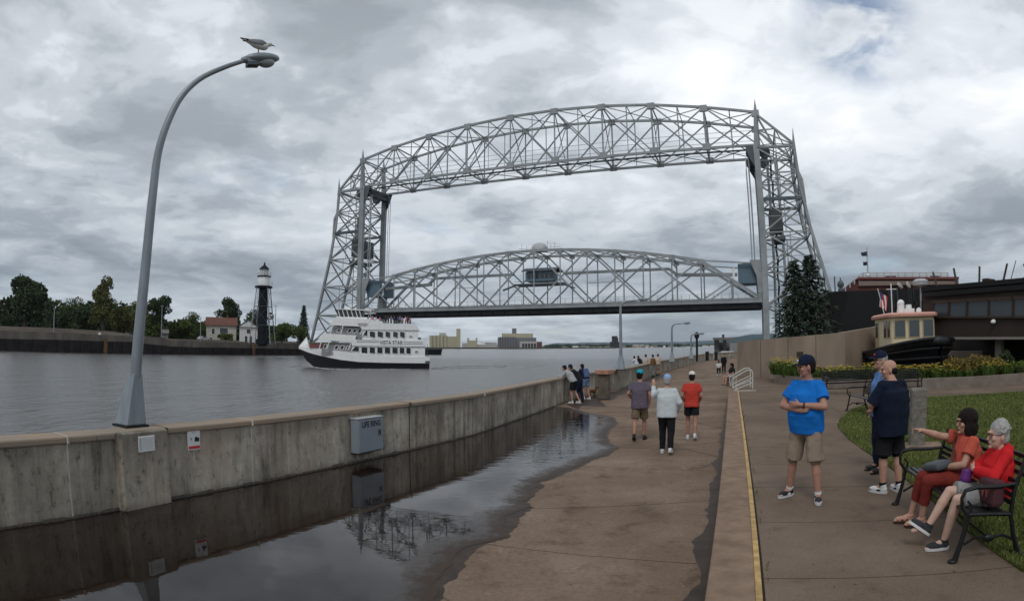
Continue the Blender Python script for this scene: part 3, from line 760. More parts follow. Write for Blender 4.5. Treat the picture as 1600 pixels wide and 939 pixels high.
for i in range(10):
    a_ = TN[i]
    m.bar(Bp(*a_, 0), Bp(*a_, 1), .42); m.bar(Bp(a_[0], ZB, 0), Bp(a_[0], ZB, 1), .42)
    if 0 < i < 9:
        m2.bar(Bp(*a_, 0), Bp(a_[0], (a_[1] + ZB) / 2, .5), .28); m2.bar(Bp(*a_, 1), Bp(a_[0], (a_[1] + ZB) / 2, .5), .28)
        m2.bar(Bp(a_[0], ZB, 0), Bp(a_[0], (a_[1] + ZB) / 2, .5), .24); m2.bar(Bp(a_[0], ZB, 1), Bp(a_[0], (a_[1] + ZB) / 2, .5), .24)
    if i < 9:
        b_ = TN[i + 1]; c_ = (a_[0] + b_[0]) / 2
        m2.bar(Bp(*a_, 0), Bp(*b_, 1), .26); m2.bar(Bp(*a_, 1), Bp(*b_, 0), .26)
        m2.bar(Bp(a_[0], ZB, 0), Bp(b_[0], ZB, 1), .26); m2.bar(Bp(a_[0], ZB, 1), Bp(b_[0], ZB, 0), .26)
        m2.bar(Bp(c_, topz(c_), 0), Bp(c_, topz(c_), 1), .26)
m.build_each('cross_strut', M_steel, ot); m2.build('lateral_bracing', M_steel, ot, world=True)
m = MB()
for z_ in (52.9, 53.8, 55.2, 56.6): m.bar(Bp(-57, z_, .18), Bp(57, z_, .18), .12); 
for z_ in (52.9, 54.0): m.bar(Bp(-57, z_, .8), Bp(57, z_, .8), .12)
m.build('service_cable', M_steel, ot, world=True)
m = MB(); m.bar(Bp(-57, 52.3, .42), Bp(57, 52.3, .42), 1.4, .2); m.build('catwalk', M_steel2, ot, world=True)

# lift span ------------------------------------------------------
span = thing('lift_span', 'arched steel truss road span raised high over the canal between the two bridge towers', 'bridge span', tuple(Bp(0, 12, .5)))
SN = [-45.6 + 7.3 * i for i in range(13)]
def lz(s): 
    x = abs(s + 1.8); t = x / 43.8
    return 28.0 - 4.7 * t ** 1.9 if t < 1 else 23.3 - (x - 43.8) * .10
DZ = 13.4
def sk(s): return 0  # level span
for w in (.03, .97):
    m = MB()
    for i in range(12): m.bar(Bp(SN[i], lz(SN[i]), w), Bp(SN[i + 1], lz(SN[i + 1]), w), .8, .9)
    for s_ in SN: m.bar(Bp(s_ - .7, lz(s_) - .3, w), Bp(s_ + .7, lz(s_) - .3, w), .95, 1.7)
    for i0, se in ((0, -56.8), (12, 56.8)):
        m.bar(Bp(SN[i0], lz(SN[i0]), w), Bp(se, 22.0, w), .45)
    m.build('top_chord', M_steel, span, world=True)
    m = MB(); m.bar(Bp(-56.9, DZ, w), Bp(56.9, DZ, w), .6, .9); m.build('bottom_chord', M_steel, span, world=True)
    m = MB(); m.bar(Bp(SN[0], lz(SN[0]), w), Bp(-56.6, DZ + .3, w), .75, .9); m.bar(Bp(SN[12], lz(SN[12]), w), Bp(56.6, DZ + .3, w), .75, .9)
    m.build_each('end_post', M_steel, span)
    m = MB(); m2 = MB()
    for i in range(13):
        m2.bar(Bp(SN[i], lz(SN[i]), w), Bp(SN[i], DZ, w), .40)
        if i % 2 == 0 and i + 2 <= 12:
            m.bar(Bp(SN[i], lz(SN[i]), w), Bp(SN[i + 2], DZ, w), .55); m.bar(Bp(SN[i + 2], lz(SN[i + 2]), w), Bp(SN[i], DZ, w), .48)
    m2.bar(Bp(-51.2, DZ, w), Bp(-51.2, 18.4, w), .4); m2.bar(Bp(-51.2, 18.4, w), Bp(SN[0], DZ, w), .4)
    m2.bar(Bp(49.6, DZ, w), Bp(49.6, 18.2, w), .4); m2.bar(Bp(49.6, 18.2, w), Bp(SN[12], DZ, w), .4)
    m.build_each('diagonal', M_steel, span); m2.build_each('vertical', M_steel, span)
m = MB()
for i in range(13):
    m.bar(Bp(SN[i], lz(SN[i]), .03), Bp(SN[i], lz(SN[i]), .97), .4); m.bar(Bp(SN[i], lz(SN[i]) - 1.7, .03), Bp(SN[i], lz(SN[i]) - 1.7, .97), .3)
    if i < 12:
        m.bar(Bp(SN[i], lz(SN[i]), .03), Bp(SN[i + 1], lz(SN[i + 1]), .97), .28); m.bar(Bp(SN[i], lz(SN[i]), .97), Bp(SN[i + 1], lz(SN[i + 1]), .03), .28)
m.build('lateral_bracing', M_steel, span, world=True)
m = MB(); a_, b_ = Bp(-57, 12.55, .04), Bp(57, 12.55, .04)
m.extr([Bp(-57, 12.9, .04), Bp(57, 12.9, .04), Bp(57, 12.9, .96), Bp(-57, 12.9, .96)], (0, 0, -.5))
m.build('deck', M_steel2, span, world=True)
for w in (-.02, 1.02):
    m = MB(); m.bar(Bp(-57, 12.8, w), Bp(57, 12.8, w), .5, .75); m.build('edge_girder', M_steel, span, world=True)
m = MB()
for w in (.1, .35, .65, .9): m.bar(Bp(-57, 11.7, w), Bp(57, 11.7, w), .5, 1.3)
for i in range(33): m.bar(Bp(-56 + 3.5 * i, 11.75, .05), Bp(-56 + 3.5 * i, 11.75, .95), .3, 1.1)
m.build_each('floor_beam', mat('floor_beam_dark', (.03, .033, .036), .6, .2, .5), span)
m = MB()
for w in (-.03, 1.03):
    for z_ in (13.9, 14.4, 14.9): m.bar(Bp(-57, z_, w), Bp(57, z_, w), .1)
    for i in range(58): m.bar(Bp(-57 + 2 * i, 13.2, w), Bp(-57 + 2 * i, 14.9, w), .12)
m.build('railing', M_steel, span, world=True)
# operator's house with its roof, windows, platform
hs = MB(); hs.extr([Bp(-4.6, 19.9, .12), Bp(3.2, 19.9, .12), Bp(3.2, 22.4, .12), Bp(-4.6, 22.4, .12)], UA * 5.5)
H_ = hs.build('operator_cabin', M_blue, span, world=True)
m = MB()
for k in range(6): s_ = -4.1 + k * 1.25; m.extr([Bp(s_, 20.6, .115), Bp(s_ + 1.0, 20.6, .115), Bp(s_ + 1.0, 21.9, .115), Bp(s_, 21.9, .115)], UA * .1)
m.build('window_band', M_glass, H_, world=True)
m = MB(); m.extr([Bp(-5.6, 22.5, .07), Bp(4.3, 22.5, .07), Bp(4.0, 23.4, .25), Bp(-5.3, 23.4, .25)], (0, 0, .3)); m.extr([Bp(-5.3, 23.4, .25), Bp(4.0, 23.4, .25), Bp(4.3, 22.5, .5), Bp(-5.6, 22.5, .5)], (0, 0, .3))
m.build('roof', M_steel2, H_, world=True)
m = MB(); m.extr([Bp(-7.5, 18.9, .04), Bp(6.5, 18.9, .04), Bp(6.5, 18.9, .5), Bp(-7.5, 18.9, .5)], (0, 0, .5)); m.bar(Bp(-7.5, 19.8, .04), Bp(6.5, 19.8, .04), .12)
for k in range(2): m.bar(Bp(-7 + k * 12.8, 18.8, 0), Bp(-10.5 + k * 20, 17.6, 0), .9, .5)
m.build('cabin_platform', M_steel2, span, world=True)
m = MB(); m.lathe([(2.9, 0), (2.9, 1.5), (2.3, 2.5), (1.2, 3.0), (.1, 3.1)], Bp(-1.3, 28.2, .3), 14); m.build('machinery_dome', mat('pale_dome', (.42, .44, .44), .6, .1, .5), span, world=True, smooth=True)
m = MB()
for s_, h_ in ((-6, 1.6), (-4.6, 1.0), (2.3, 1.0), (3.4, 1.5), (1.4, 2.0)): m.bar(Bp(s_, 27.8, .2), Bp(s_, 27.8 + h_ + 1.0, .2), .12)
m.bar(Bp(-7, 29.0, .2), Bp(5, 29.0, .2), .12); m.build_each('antenna', M_steel, span)
m = MB(); m.bar(Bp(5.5, 22.0, .35), Bp(33.5, 22.0, .35), 1.2, .9); m.bar(Bp(35, 20.4, .35), Bp(51, 19.9, .35), 1.4, 1.1); m.bar(Bp(-9, 22.3, .35), Bp(-34, 22.3, .35), 1.2, .9); m.bar(Bp(-35, 20.6, .35), Bp(-51, 19.9, .35), 1.4, 1.1)
m.bar(Bp(33.5, 22, .35), Bp(35.6, 20.4, .35), .9); m.bar(Bp(-34, 22.3, .35), Bp(-36, 20.6, .35), .9)
m.bar(Bp(12, 19.2, .35), Bp(21, 19.2, .35), .2); m.bar(Bp(-28, 19.2, .35), Bp(-20, 19.2, .35), .2)
m.build_each('drive_gallery', M_steel, span)
for sg in (-1, 1):
    m = MB(); m.extr([Bp(sg * 51.2, 22.2, .1), Bp(sg * 56.6, 22.5, .1), Bp(sg * 55.9, 17.4, .1), Bp(sg * 51.2, 17.4, .1)], UA * 10)
    m.build('end_housing', M_blue, span, world=True)
    m = MB(); m.extr([Bp(sg * 54.2, 22.9, -.02), Bp(sg * 57.4, 22.9, -.02), Bp(sg * 57.4, 12.5, -.02), Bp(sg * 56.2, 12.5, -.02), Bp(sg * 55.8, 19, -.02)], UA * .4)
    m.build('guide_bracket', M_steel, span, world=True); m = MB()
    m.extr([Bp(sg * 54.2, 22.9, 1.0), Bp(sg * 57.4, 22.9, 1.0), Bp(sg * 57.4, 12.5, 1.0), Bp(sg * 56.2, 12.5, 1.0), Bp(sg * 55.8, 19, 1.0)], UA * .4)
    m.build('guide_bracket', M_steel, span, world=True)
    m = MB(); m.bar(Bp(sg * 50.1, 21.3, .1), Bp(sg * 50.1, 17.6, .1), .7, .5); m.build('ladder_cage', M_white, span, world=True)
# tower footings
for sg in (-1, 1):
    for s_ in (58, 79.5):
        for w in (0, 1): q = Bp(sg * s_, 0, w); MB().box((q.x, q.y, -.4 if sg > 0 else 2.2), (4, 4, 3.6), rz=-A).build('footing', mat('footing_concrete', (.25, .23, .2), .9), bridge, world=True)

# ================================================================ VEGETATION
def leaves_mesh(clumps, n, size, seed, needle=False):
    """many small faces through the clump volumes: (centre, (rx,ry,rz))"""
    r = random.Random(seed); vs = []; fs = []
    vol = [c[1][0] * c[1][1] * c[1][2] for c in clumps]; tot = sum(vol)
    for (c, rad), v_ in zip(clumps, vol):
        k = max(6, int(n * v_ / tot))
        for _ in range(k):
            while True:
                x, y, z = r.uniform(-1, 1), r.uniform(-1, 1), r.uniform(-1, 1); d = x * x + y * y + z * z
                if .12 < d < 1: break
            if r.random() < .35:
                q = 1 / math.sqrt(d) * r.uniform(.85, 1.12); x *= q; y *= q; z *= q
            p = Vector((c[0] + x * rad[0], c[1] + y * rad[1], c[2] + z * rad[2]))
            s_ = size * r.uniform(.6, 1.4); e = Euler((r.uniform(0, 6.3), r.uniform(0, 6.3), r.uniform(0, 6.3))).to_matrix()
            o = len(vs)
            if needle:
                d_ = Vector((x, y, 0)); d_ = (d_.normalized() if d_.length > .01 else Vector((1, 0, 0))) + Vector((0, 0, -.35)); sd = Vector((-d_.y, d_.x, r.uniform(-.4, .4))).normalized()
                vs += [tuple(p - sd * s_ * .3), tuple(p + d_ * s_ * 1.3), tuple(p + sd * s_ * .3)]; fs.append((o, o + 1, o + 2))
            else:
                vs += [tuple(p + e @ Vector(w) * s_) for w in ((-.5, -.3, 0), (.5, -.35, .1), (.45, .4, 0), (-.4, .35, .12))]; fs.append((o, o + 1, o + 2, o + 3))
    m = MB(); m.v = vs; m.f = fs; return m
def broad_tree(name, label, px, pyb, pyt, wpx, D, mt, seed, group='trees along the far shore', shape='round', zb=None, n=5200):
    b = atd(px, pyb, D); t = atd(px, pyt, D); h = t.z - b.z; w = wpx / FPX * D / 2
    if zb is not None: h += b.z - zb; b.z = zb
    th = thing(name, label, 'tree', tuple(b), 0, group); r = random.Random(seed)
    cl = []
    K = 15 if shape != 'bush' else 9
    for k in range(K):
        f = (k + .5) / K
        if shape == 'round': zc = h * (.28 + .62 * f); wr = w * math.sqrt(max(.05, 1 - ((f - .42) / .62) ** 2))
        elif shape == 'tall': zc = h * (.2 + .74 * f); wr = w * (1.0 - .75 * f)
        elif shape == 'mushroom': zc = h * (.62 + .3 * f); wr = w * (.95 - .3 * abs(f - .5))
        else: zc = h * (.15 + .6 * f); wr = w * .95
        a = r.uniform(0, 6.28); rr = r.uniform(.35, .8) * wr
        s_ = r.uniform(.32, .5) * (w if shape in ('round', 'mushroom') else max(w * .75, h * .1))
        s_ = min(s_, h * .24)
        cl.append(((rr * math.cos(a), rr * math.sin(a), zc), (s_, s_, s_ * r.uniform(.6, .95))))
    cl.append(((0, 0, h * .55), (w * .5, w * .5, h * .28)))
    m = MB(); m.tube([(0, 0, -.5), (w * .05, 0, h * .3), (-w * .04, w * .05, h * .62)], [h * .035, h * .026, h * .012], 7)
    for c_, s_ in cl[:8]:
        m.tube([(0, 0, h * .25 + r.uniform(0, .2) * h), (c_[0] * .5, c_[1] * .5, c_[2] * .82), c_], [h * .014, h * .009, h * .003], 5)
    m.build('trunk', M_bark, th, smooth=True)
    leaves_mesh(cl, n, max(w, h * .4) * .085, seed).build('crown', mt, th, fix=False)
    return th
def conifer(name, label, base, h, w, seed, n=9000, group=None, mt=None):
    th = thing(name, label, 'tree', tuple(base), 0, group); r = random.Random(seed)
    m = MB(); m.tube([(0, 0, -.3), (0, 0, h * .98)], [h * .018, h * .003], 7)
    vs = []; fs = []; z = h * .06; k = 0
    while z < h * .985:
        f = z / h; L = w * (1 - f) ** .8 * r.uniform(.72, 1.12) + .08; a = k * 2.4 + r.uniform(-.3, .3); k += 1
        tip = Vector((math.cos(a) * L, math.sin(a) * L, z - L * .22 + (L * .12 if f > .7 else 0)))
        m.tube([(0, 0, z), tuple(Vector((tip.x * .55, tip.y * .55, z - L * .04))), tuple(tip)], [h * .0045, h * .003, h * .001], 4)
        cnt = int(14 + 60 * L / w)
        for j in range(cnt):
            t = r.uniform(.12, 1.04); p = Vector((tip.x * t, tip.y * t, z + (tip.z - z) * t)) + Vector((r.uniform(-1, 1), r.uniform(-1, 1), r.uniform(-1.3, .5))) * (.20 * L * (1.15 - t) + .06)
            d_ = Vector((math.cos(a), math.sin(a), -.35)) + Vector((r.uniform(-.7, .7), r.uniform(-.7, .7), r.uniform(-.5, .3))); d_.normalize()
            s_ = h * .022 * r.uniform(.6, 1.4); sd = d_.cross(Vector((0, 0, 1))).normalized() * s_ * .32 + Vector((0, 0, r.uniform(-.3, .3) * s_))
            o = len(vs); vs += [tuple(p - sd), tuple(p + sd), tuple(p + d_ * s_ * 1.5 + sd * .3), tuple(p + d_ * s_ * 1.5 - sd * .3)]; fs.append((o, o + 1, o + 2, o + 3))
        z += h * .0072 * r.uniform(.7, 1.3)
    m.build('trunk', M_bark, th)
    mm = MB(); mm.v = vs; mm.f = fs; mm.build('crown', mt or M_fir, th, fix=False)
    return th
VZ = 3.2
G1 = 'trees along the far shore'
TL = [
 ('leafy_tree', 'tall broad dark cottonwood with two lobes at the far left end of the far shore', 38, 506, 430, 72, 200, M_leafB, 'round', 6500),
 ('bush', 'low dark bush mass right of the tall left cottonwood on the far shore', 92, 512, 478, 60, 195, M_leafB, 'bush', 2600),
 ('bush', 'grey green shrub thicket between two thin white poles on the far shore', 130, 516, 470, 55, 195, M_leafB, 'bush', 2600),
 ('wispy_tree', 'pale olive tree with bare wispy top just left of the near lamp post', 160, 518, 432, 52, 192, M_leafC, 'tall', 2300),
 ('bush', 'olive thicket directly behind the near lamp post on the far shore', 190, 520, 468, 50, 195, M_leafC, 'bush', 2600),
 ('leafy_tree', 'dark flat topped tree like a mushroom right of the near lamp post', 246, 522, 463, 42, 190, M_leafB, 'mushroom', 3000),
 ('bush', 'wide green shrubbery below the mushroom shaped tree on the far shore', 232, 526, 486, 60, 192, M_leafA, 'bush', 2800),
 ('bush', 'dark rounded shrubs left of the red roofed house on the far shore', 288, 530, 494, 58, 192, M_leafA, 'bush', 2600),
 ('leafy_tree', 'dark dense tree standing behind the red roofed house', 358, 520, 462, 42, 215, M_leafB, 'round', 3600),
 ('leafy_tree', 'small dark tree right behind the black lighthouse column', 404, 527, 483, 46, 205, M_leafB, 'round', 2600),
 ('bush', 'bright green rounded shrub row right of the lighthouse', 440, 536, 501, 46, 190, M_leafA, 'bush', 2800),
 ('bush', 'dark green shrub row beside the left foot of the bridge tower', 468, 538, 504, 36, 192, M_leafA, 'bush', 2400),
 ('leafy_tree', 'medium green rounded tree between the wispy tree and the cottonwood on the far shore', 112, 512, 466, 44, 205, M_leafA, 'round', 2600),
 ('leafy_tree', 'rounded olive tree between the near lamp post and the mushroom shaped tree', 216, 520, 470, 40, 205, M_leafC, 'round', 2600),
 ('leafy_tree', 'green rounded tree just left of the white pole by the red roofed house', 300, 528, 486, 36, 204, M_leafA, 'round', 2400),
 ('bush', 'thick dark hedge at the far left edge of the view', 4, 508, 486, 50, 200, M_leafB, 'bush', 1800),
 ('bush', 'small yellow green hedge in front of the white house on the far shore', 352, 532, 519, 40, 178, M_leafA, 'bush', 1200),
]
for i, (nm, lb, px, yb, yt, w_, D, mt_, sh, n_) in enumerate(TL):
    broad_tree(nm, lb, px, yb, yt, w_, D, mt_, 40 + i, G1, sh, n=n_, zb=VZ)
b = atd(474, 534, 205); t = atd(474, 476, 205); b.z = VZ
conifer('spruce_tree', 'narrow dark spruce standing just left of the left bridge tower', b, t.z - VZ, 2.6, 5, group=G1)
b = atd(620, 540, 300); t = atd(620, 487, 300); conifer('spruce_tree', 'dark pointed tree rising behind the ferry top deck under the raised span', b, t.z - b.z, 3.6, 8, group=G1)

# ================================================================ FAR SHORE THINGS
M_cream = mat('cream_siding', (.44, .42, .36), .8, .12, .8); M_roofr = mat('red_brown_roof', (.13, .058, .045), .85, .2, 1)
M_wside = mat('white_siding', (.58, .58, .56), .7, .08, 1); M_roofg = mat('grey_roof', (.16, .155, .15), .85, .2, 1)
def house(label, px0, px1, pyb, pye, pyr, D, wall, roof, wins, gable=False):
    a_ = atd(px0, pyb, D); b_ = atd(px1, pyb, D); ze = atd((px0 + px1) / 2, pye, D).z; zr = atd((px0 + px1) / 2, pyr, D).z
    d = b_ - a_; d.z = 0; L = d.length; rz = math.atan2(d.y, d.x); zb = 2.5
    th = thing('house', label, 'house', (a_.x, a_.y, zb), rz); dep = 8
    MB().box((L / 2, dep / 2, (ze - zb) / 2), (L, dep, ze - zb)).build('wall', wall, th)
    m = MB(); h0 = ze - zb; h1 = zr - zb
    if gable:
        m.extr([(-.4, -.5, h0 - .2), (L + .4, -.5, h0 - .2), (L / 2, -.5, h1)], (0, dep + 1, 0))
        MB().add([(0, -.51, h0 - .2), (L, -.51, h0 - .2), (L / 2, -.51, h1 - .5)], [(0, 1, 2)]).build('gable', wall, th)
    else: m.extr([(-.4, -.6, h0 - .1), (-.4, dep / 2, h1), (-.4, dep + .6, h0 - .1)], (L + .8, 0, 0))
    rf = m.build('roof', roof, th)
    MB().box((L * .7, dep / 2, h1 + .2), (.6, .6, 1.2)).build('chimney', M_roofr, rf)
    for (x0, x1, z0, z1) in wins:
        f = MB().box((L * (x0 + x1) / 2, -.03, h0 * (z0 + z1) / 2), (L * (x1 - x0) + .2, .08, h0 * (z1 - z0) + .2)).build('window', M_white, th)
        MB().box((L * (x0 + x1) / 2, -.06, h0 * (z0 + z1) / 2), (L * (x1 - x0), .06, h0 * (z1 - z0))).build('pane', M_glass, f)
house('cream house with long red brown roof left of the lighthouse on the far shore', 322, 369, 534, 508, 495, 200, M_cream, M_roofr, [(.18, .28, .5, .8), (.45, .72, .55, .85), (.1, .2, .05, .3), (.6, .8, .05, .35)])
house('pale house with grey roof half hidden behind the lighthouse column', 374, 402, 534, 510, 500, 198, M_wside, M_roofg, [(.4, .6, .6, .85), (.3, .45, .1, .45), (.55, .7, .1, .45)], True)
house('low grey house end far behind the mushroom shaped tree', 240, 262, 531, 520, 514, 200, M_wside, M_roofg, [(.3, .5, .3, .7)])
# lighthouse
bz = 3.0; D = 172; c0 = atd(410, 536, D); top = atd(415, 410, D)
lh = thing('lighthouse', 'black column lighthouse with white gallery lantern and slender white skeleton legs on far pier', 'lighthouse', (c0.x, c0.y, bz))
def LZ(py): return atd(413, py, D).z - bz
M_navy = mat('black_blue_paint', (.007, .009, .015), .6, .2, 1, spec=.2)
MB().cyl((0, 0, -1), (0, 0, LZ(447)), 1.28, n=20).build('column', M_navy, lh, smooth=True)
MB().cyl((0, 0, -.5), (0, 0, .9), 1.9, n=20).build('base', M_navy, lh, smooth=True)
MB().lathe([(2.55, LZ(450)), (2.55, LZ(448)), (2.3, LZ(447))], n=12).build('lower_gallery', M_navy, lh)
MB().lathe([(1.8, LZ(447) + .02), (1.75, LZ(433))], n=12).build('watch_room', M_white, lh)
MB().lathe([(2.0, LZ(433)), (2.05, LZ(432)), (1.9, LZ(431.4))], n=12).build('upper_gallery', M_navy, lh)
MB().lathe([(1.15, LZ(431.3)), (1.15, LZ(420.5))], n=10).build('lantern_room', glass_mat('lantern_glass', (.30, .33, .35), .2), lh)
MB().lathe([(1.5, LZ(421)), (1.2, LZ(418.6)), (.55, LZ(415.5)), (.22, LZ(414)), (.3, LZ(412.6)), (.05, LZ(409.5))], n=12).build('dome', M_navy, lh, smooth=True)
for rr, z0, z1 in ((2.6, LZ(447), LZ(440)), (2.1, LZ(431.4), LZ(426))):
    m = MB(); k = 14
    for i in range(k):
        a = 2 * math.pi * i / k; b_ = 2 * math.pi * (i + 1) / k
        m.bar((rr * math.cos(a), rr * math.sin(a), z0), (rr * math.cos(a), rr * math.sin(a), z1), .07)
        for f in (1, .5): m.bar((rr * math.cos(a), rr * math.sin(a), lerp(z0, z1, f)), (rr * math.cos(b_), rr * math.sin(b_), lerp(z0, z1, f)), .07)
    m.build('gallery_rail', M_white, lh)
m = MB()
for i in range(10): a = 2 * math.pi * i / 10; m.bar((1.17 * math.cos(a), 1.17 * math.sin(a), LZ(431.3)), (1.17 * math.cos(a), 1.17 * math.sin(a), LZ(420.6)), .1)
m.build('lantern_bars', M_white, lh)
M_leg = mat('pale_steel_leg', (.24, .26, .28), .5)
legp = []
for i in range(4):
    a = math.pi / 4 + i * math.pi / 2 + .15; b0 = Vector((4.3 * math.cos(a), 4.3 * math.sin(a), -.5)); t0 = Vector((2.2 * math.cos(a), 2.2 * math.sin(a), LZ(449))); legp.append((b0, t0))
    MB().cyl(b0, t0, .14, n=6).build('leg', M_leg, lh)
m = MB()
for i in range(4):
    (a0, a1), (b0, b1) = legp[i], legp[(i + 1) % 4]
    for f in (.33, .66): m.bar(a0.lerp(a1, f), b0.lerp(b1, f), .12)
    for f0, f1 in ((.33, .66), (.66, 1)): m.bar(a0.lerp(a1, f0), b0.lerp(b1, f1), .07); m.bar(b0.lerp(b1, f0), a0.lerp(a1, f1), .07)
m.build('tie_rod', M_steel2, lh)
# far pier lamp poles, fence
G2 = 'thin pale poles on the far pier'
fp = None
for px, yb, yt, lb in ((84, 512, 482, 'short white pole at the left end of the far pier'), (252, 532, 478, 'white pole with short cross arm right of the near lamp post'), (313, 533, 496, 'white pole left of the red roofed house on the far pier'), (430, 534, 478, 'slim grey pole just right of the lighthouse')):
    u_, _ = onv(px, yb, VF - 4); base = P(u_, VF - 4, 3.0); h = atd(px, yt, math.hypot(base.x, base.y)).z - 3.0
    th = thing('far_pole', lb, 'pole', tuple(base), 0, G2)
    MB().cyl((0, 0, -.6), (0, 0, h), .16, .1, n=6).build('shaft', M_leg, th)
    MB().box((0, 0, h), (.9, .2, .14)).build('cross_arm', M_leg, th)
# little vehicles / sheds behind the far wall
for k, (px, c_, lb) in enumerate(((214, (.35, .36, .38), 'small pale parked car behind the far wall near the lamp post'), (205, (.10, .12, .16), 'dark parked car behind the far wall'), (318, (.5, .5, .5), 'white parked car left of the cream house'))):
    u_, _ = onv(px, 530, VF - 9); th = thing('parked_car', lb, 'car', tuple(P(u_, VF - 9, 3.0)), math.pi / 2 - A, 'cars parked behind the far wall')
    m = MB(); m.extr([(-2.1, -.85, .35), (2.1, -.85, .35), (2.15, -.85, .8), (1.3, -.85, .95), (.7, -.85, 1.42), (-1.2, -.85, 1.42), (-1.9, -.85, 1.0), (-2.15, -.85, .9)], (0, 1.7, 0)); m.build('body', mat('far_car_paint_%d' % k, c_, .3, .02), th, bevel=.08)
    MB().box((-.25, 0, 1.2), (1.6, 1.74, .32)).build('window_band', M_glass, th)
    for x in (-1.3, 1.3):
        for y in (-.85, .85): MB().cyl((x, y - .08, .32), (x, y + .08, .32), .32, n=12).build('wheel', M_black, th)
# rust coloured ladder recesses on the far sheet piling
for px in (165, 397):
    u_, _ = onv(px, 545, VF + .5); o = MB(); q = P(u_, VF + .45, 0); o.box((q.x, q.y, 1.0), (.9, .35, 3.6), rz=-A + math.pi / 2)
    o = o.build('fender_post', mat('rusty_timber', (.16, .085, .045), .9, .3, 1)); tag(o, 'rusty timber fender post on the dark far piling ' + ('left of the near lamp post' if px == 165 else 'below the lighthouse'), 'post', 'fender posts on the far piling')
# white and grey sign box on far pier
u_, _ = onv(157, 530, VF - 1); th = P(u_, VF - 1.5, 0); o = MB().box((th.x, th.y, 3.6), (1.2, .2, 1.2), rz=-A).build('notice_board', M_wside); tag(o, 'small white notice board on the far pier left of the near lamp post', 'sign')

# ================================================================ HARBOUR BACKGROUND
def blk(m, px0, px1, pyb, pyt, D, dep):
    a_ = atd(px0, pyb, D); b_ = atd(px1, pyb, D); zt = atd((px0 + px1) / 2, pyt, D).z; c_ = (a_ + b_) / 2; d = b_ - a_; d.z = 0
    n_ = Vector((c_.x, c_.y, 0)).normalized()
    m.box((c_.x + n_.x * dep / 2, c_.y + n_.y * dep / 2, (zt + ZW) / 2), (d.length, dep, zt - ZW), rz=math.atan2(d.y, d.x)); return m
def silos(m, px0, px1, pyt, D, k):
    for i in range(k):
        px = lerp(px0, px1, (i + .5) / k); p = atd(px, pyt, D); r_ = (px1 - px0) / k / FPX * D / 2
        m.cyl((p.x, p.y, ZW), (p.x, p.y, p.z), r_, n=10)
M_ela = mat('pale_yellow_concrete', (.40, .365, .25), .9, .1, .02); M_elb = mat('elevator_grey', (.16, .155, .165), .9, .12, .02); M_elc = mat('elevator_light', (.40, .39, .37), .9, .1, .02)
M_brn = mat('dark_brown_tower', (.035, .028, .032), .9, .2, .02)
DH = 1300
def grp(name, label, cat, px): 
    b_ = atd(px, 544, DH); return thing(name, label, cat, (b_.x, b_.y, ZW))
g = grp('grain_elevator', 'pale yellow grain elevator with one tall tower on the far harbour shore', 'grain elevator', 695)
m = blk(MB(), 672, 719, 544, 525.5, DH, 60); m.build('house_block', M_ela, g, world=True)
m = MB(); silos(m, 671, 699, 524.2, DH, 5); m.build('silo', M_ela, g, world=True)
blk(MB(), 686, 697, 544, 520, DH + 12, 30).build('head_house', M_elc, g, world=True)
blk(MB(), 713, 719.5, 544, 513.5, DH - 4, 25).build('tower', M_ela, g, world=True)
g = grp('grain_elevator', 'low cluster of pale sheds and twin small towers between the two big grain elevators', 'grain elevator', 740)
for a_, b_, t_ in ((722, 745, 536), (745, 760, 538), (758, 776, 535.5), (776, 784, 538)): blk(MB(), a_, b_, 544, t_, DH, 30).build('shed', M_elc, g, world=True)
for a_, b_, t_ in ((730, 733, 528), (743, 746, 527.6), (733, 743, 532)): blk(MB(), a_, b_, 544, t_, DH - 3, 12).build('tower', M_ela, g, world=True)
m = MB(); m.bar(atd(748, 535, DH), atd(776, 536, DH), 1.0); m.build('conveyor', M_elc, g, world=True)
g = grp('grain_elevator', 'large dark grey grain elevator with cream top gallery and rooftop tower', 'grain elevator', 810)
blk(MB(), 777.5, 838, 546, 527.5, DH, 70).build('silo_block', M_elb, g, world=True)
m = MB(); silos(m, 778, 806, 526.6, DH - 3, 7); m.build('silo', M_elb, g, world=True)
blk(MB(), 784, 833, 546, 521, DH + 8, 40).build('top_gallery', M_ela, g, world=True)
blk(MB(), 800, 807, 546, 513, DH + 8, 20).build('rooftop_tower', M_elb, g, world=True)
h_ = blk(MB(), 812, 839, 546, 533.5, DH - 8, 10).build('dock_shed', M_elc, g, world=True)
m = MB()
for k in range(5): blk(m, 816 + k * 4.6, 819 + k * 4.6, 544, 536.5, DH - 9.5, 1)
m.build('bay_opening', M_brn, h_, world=True)
g = grp('warehouse', 'small pale warehouse at the right end of the dark grain elevator', 'warehouse', 843); blk(MB(), 839, 847, 546, 535, DH, 30).build('wall', M_elc, g, world=True)
blk(MB(), 839, 847, 535, 533.8, DH - 1, 32).build('roof', M_roofr, g, world=True)
g = grp('grain_elevator', 'dark brown block tower standing alone left of the second lamp post', 'grain elevator', 961)
for a_, b_, t_ in ((953, 969, 534), (956, 965, 525), (962, 966, 528)): blk(MB(), a_, b_, 546, t_, 1700, 30).build('block', M_brn, g, world=True)
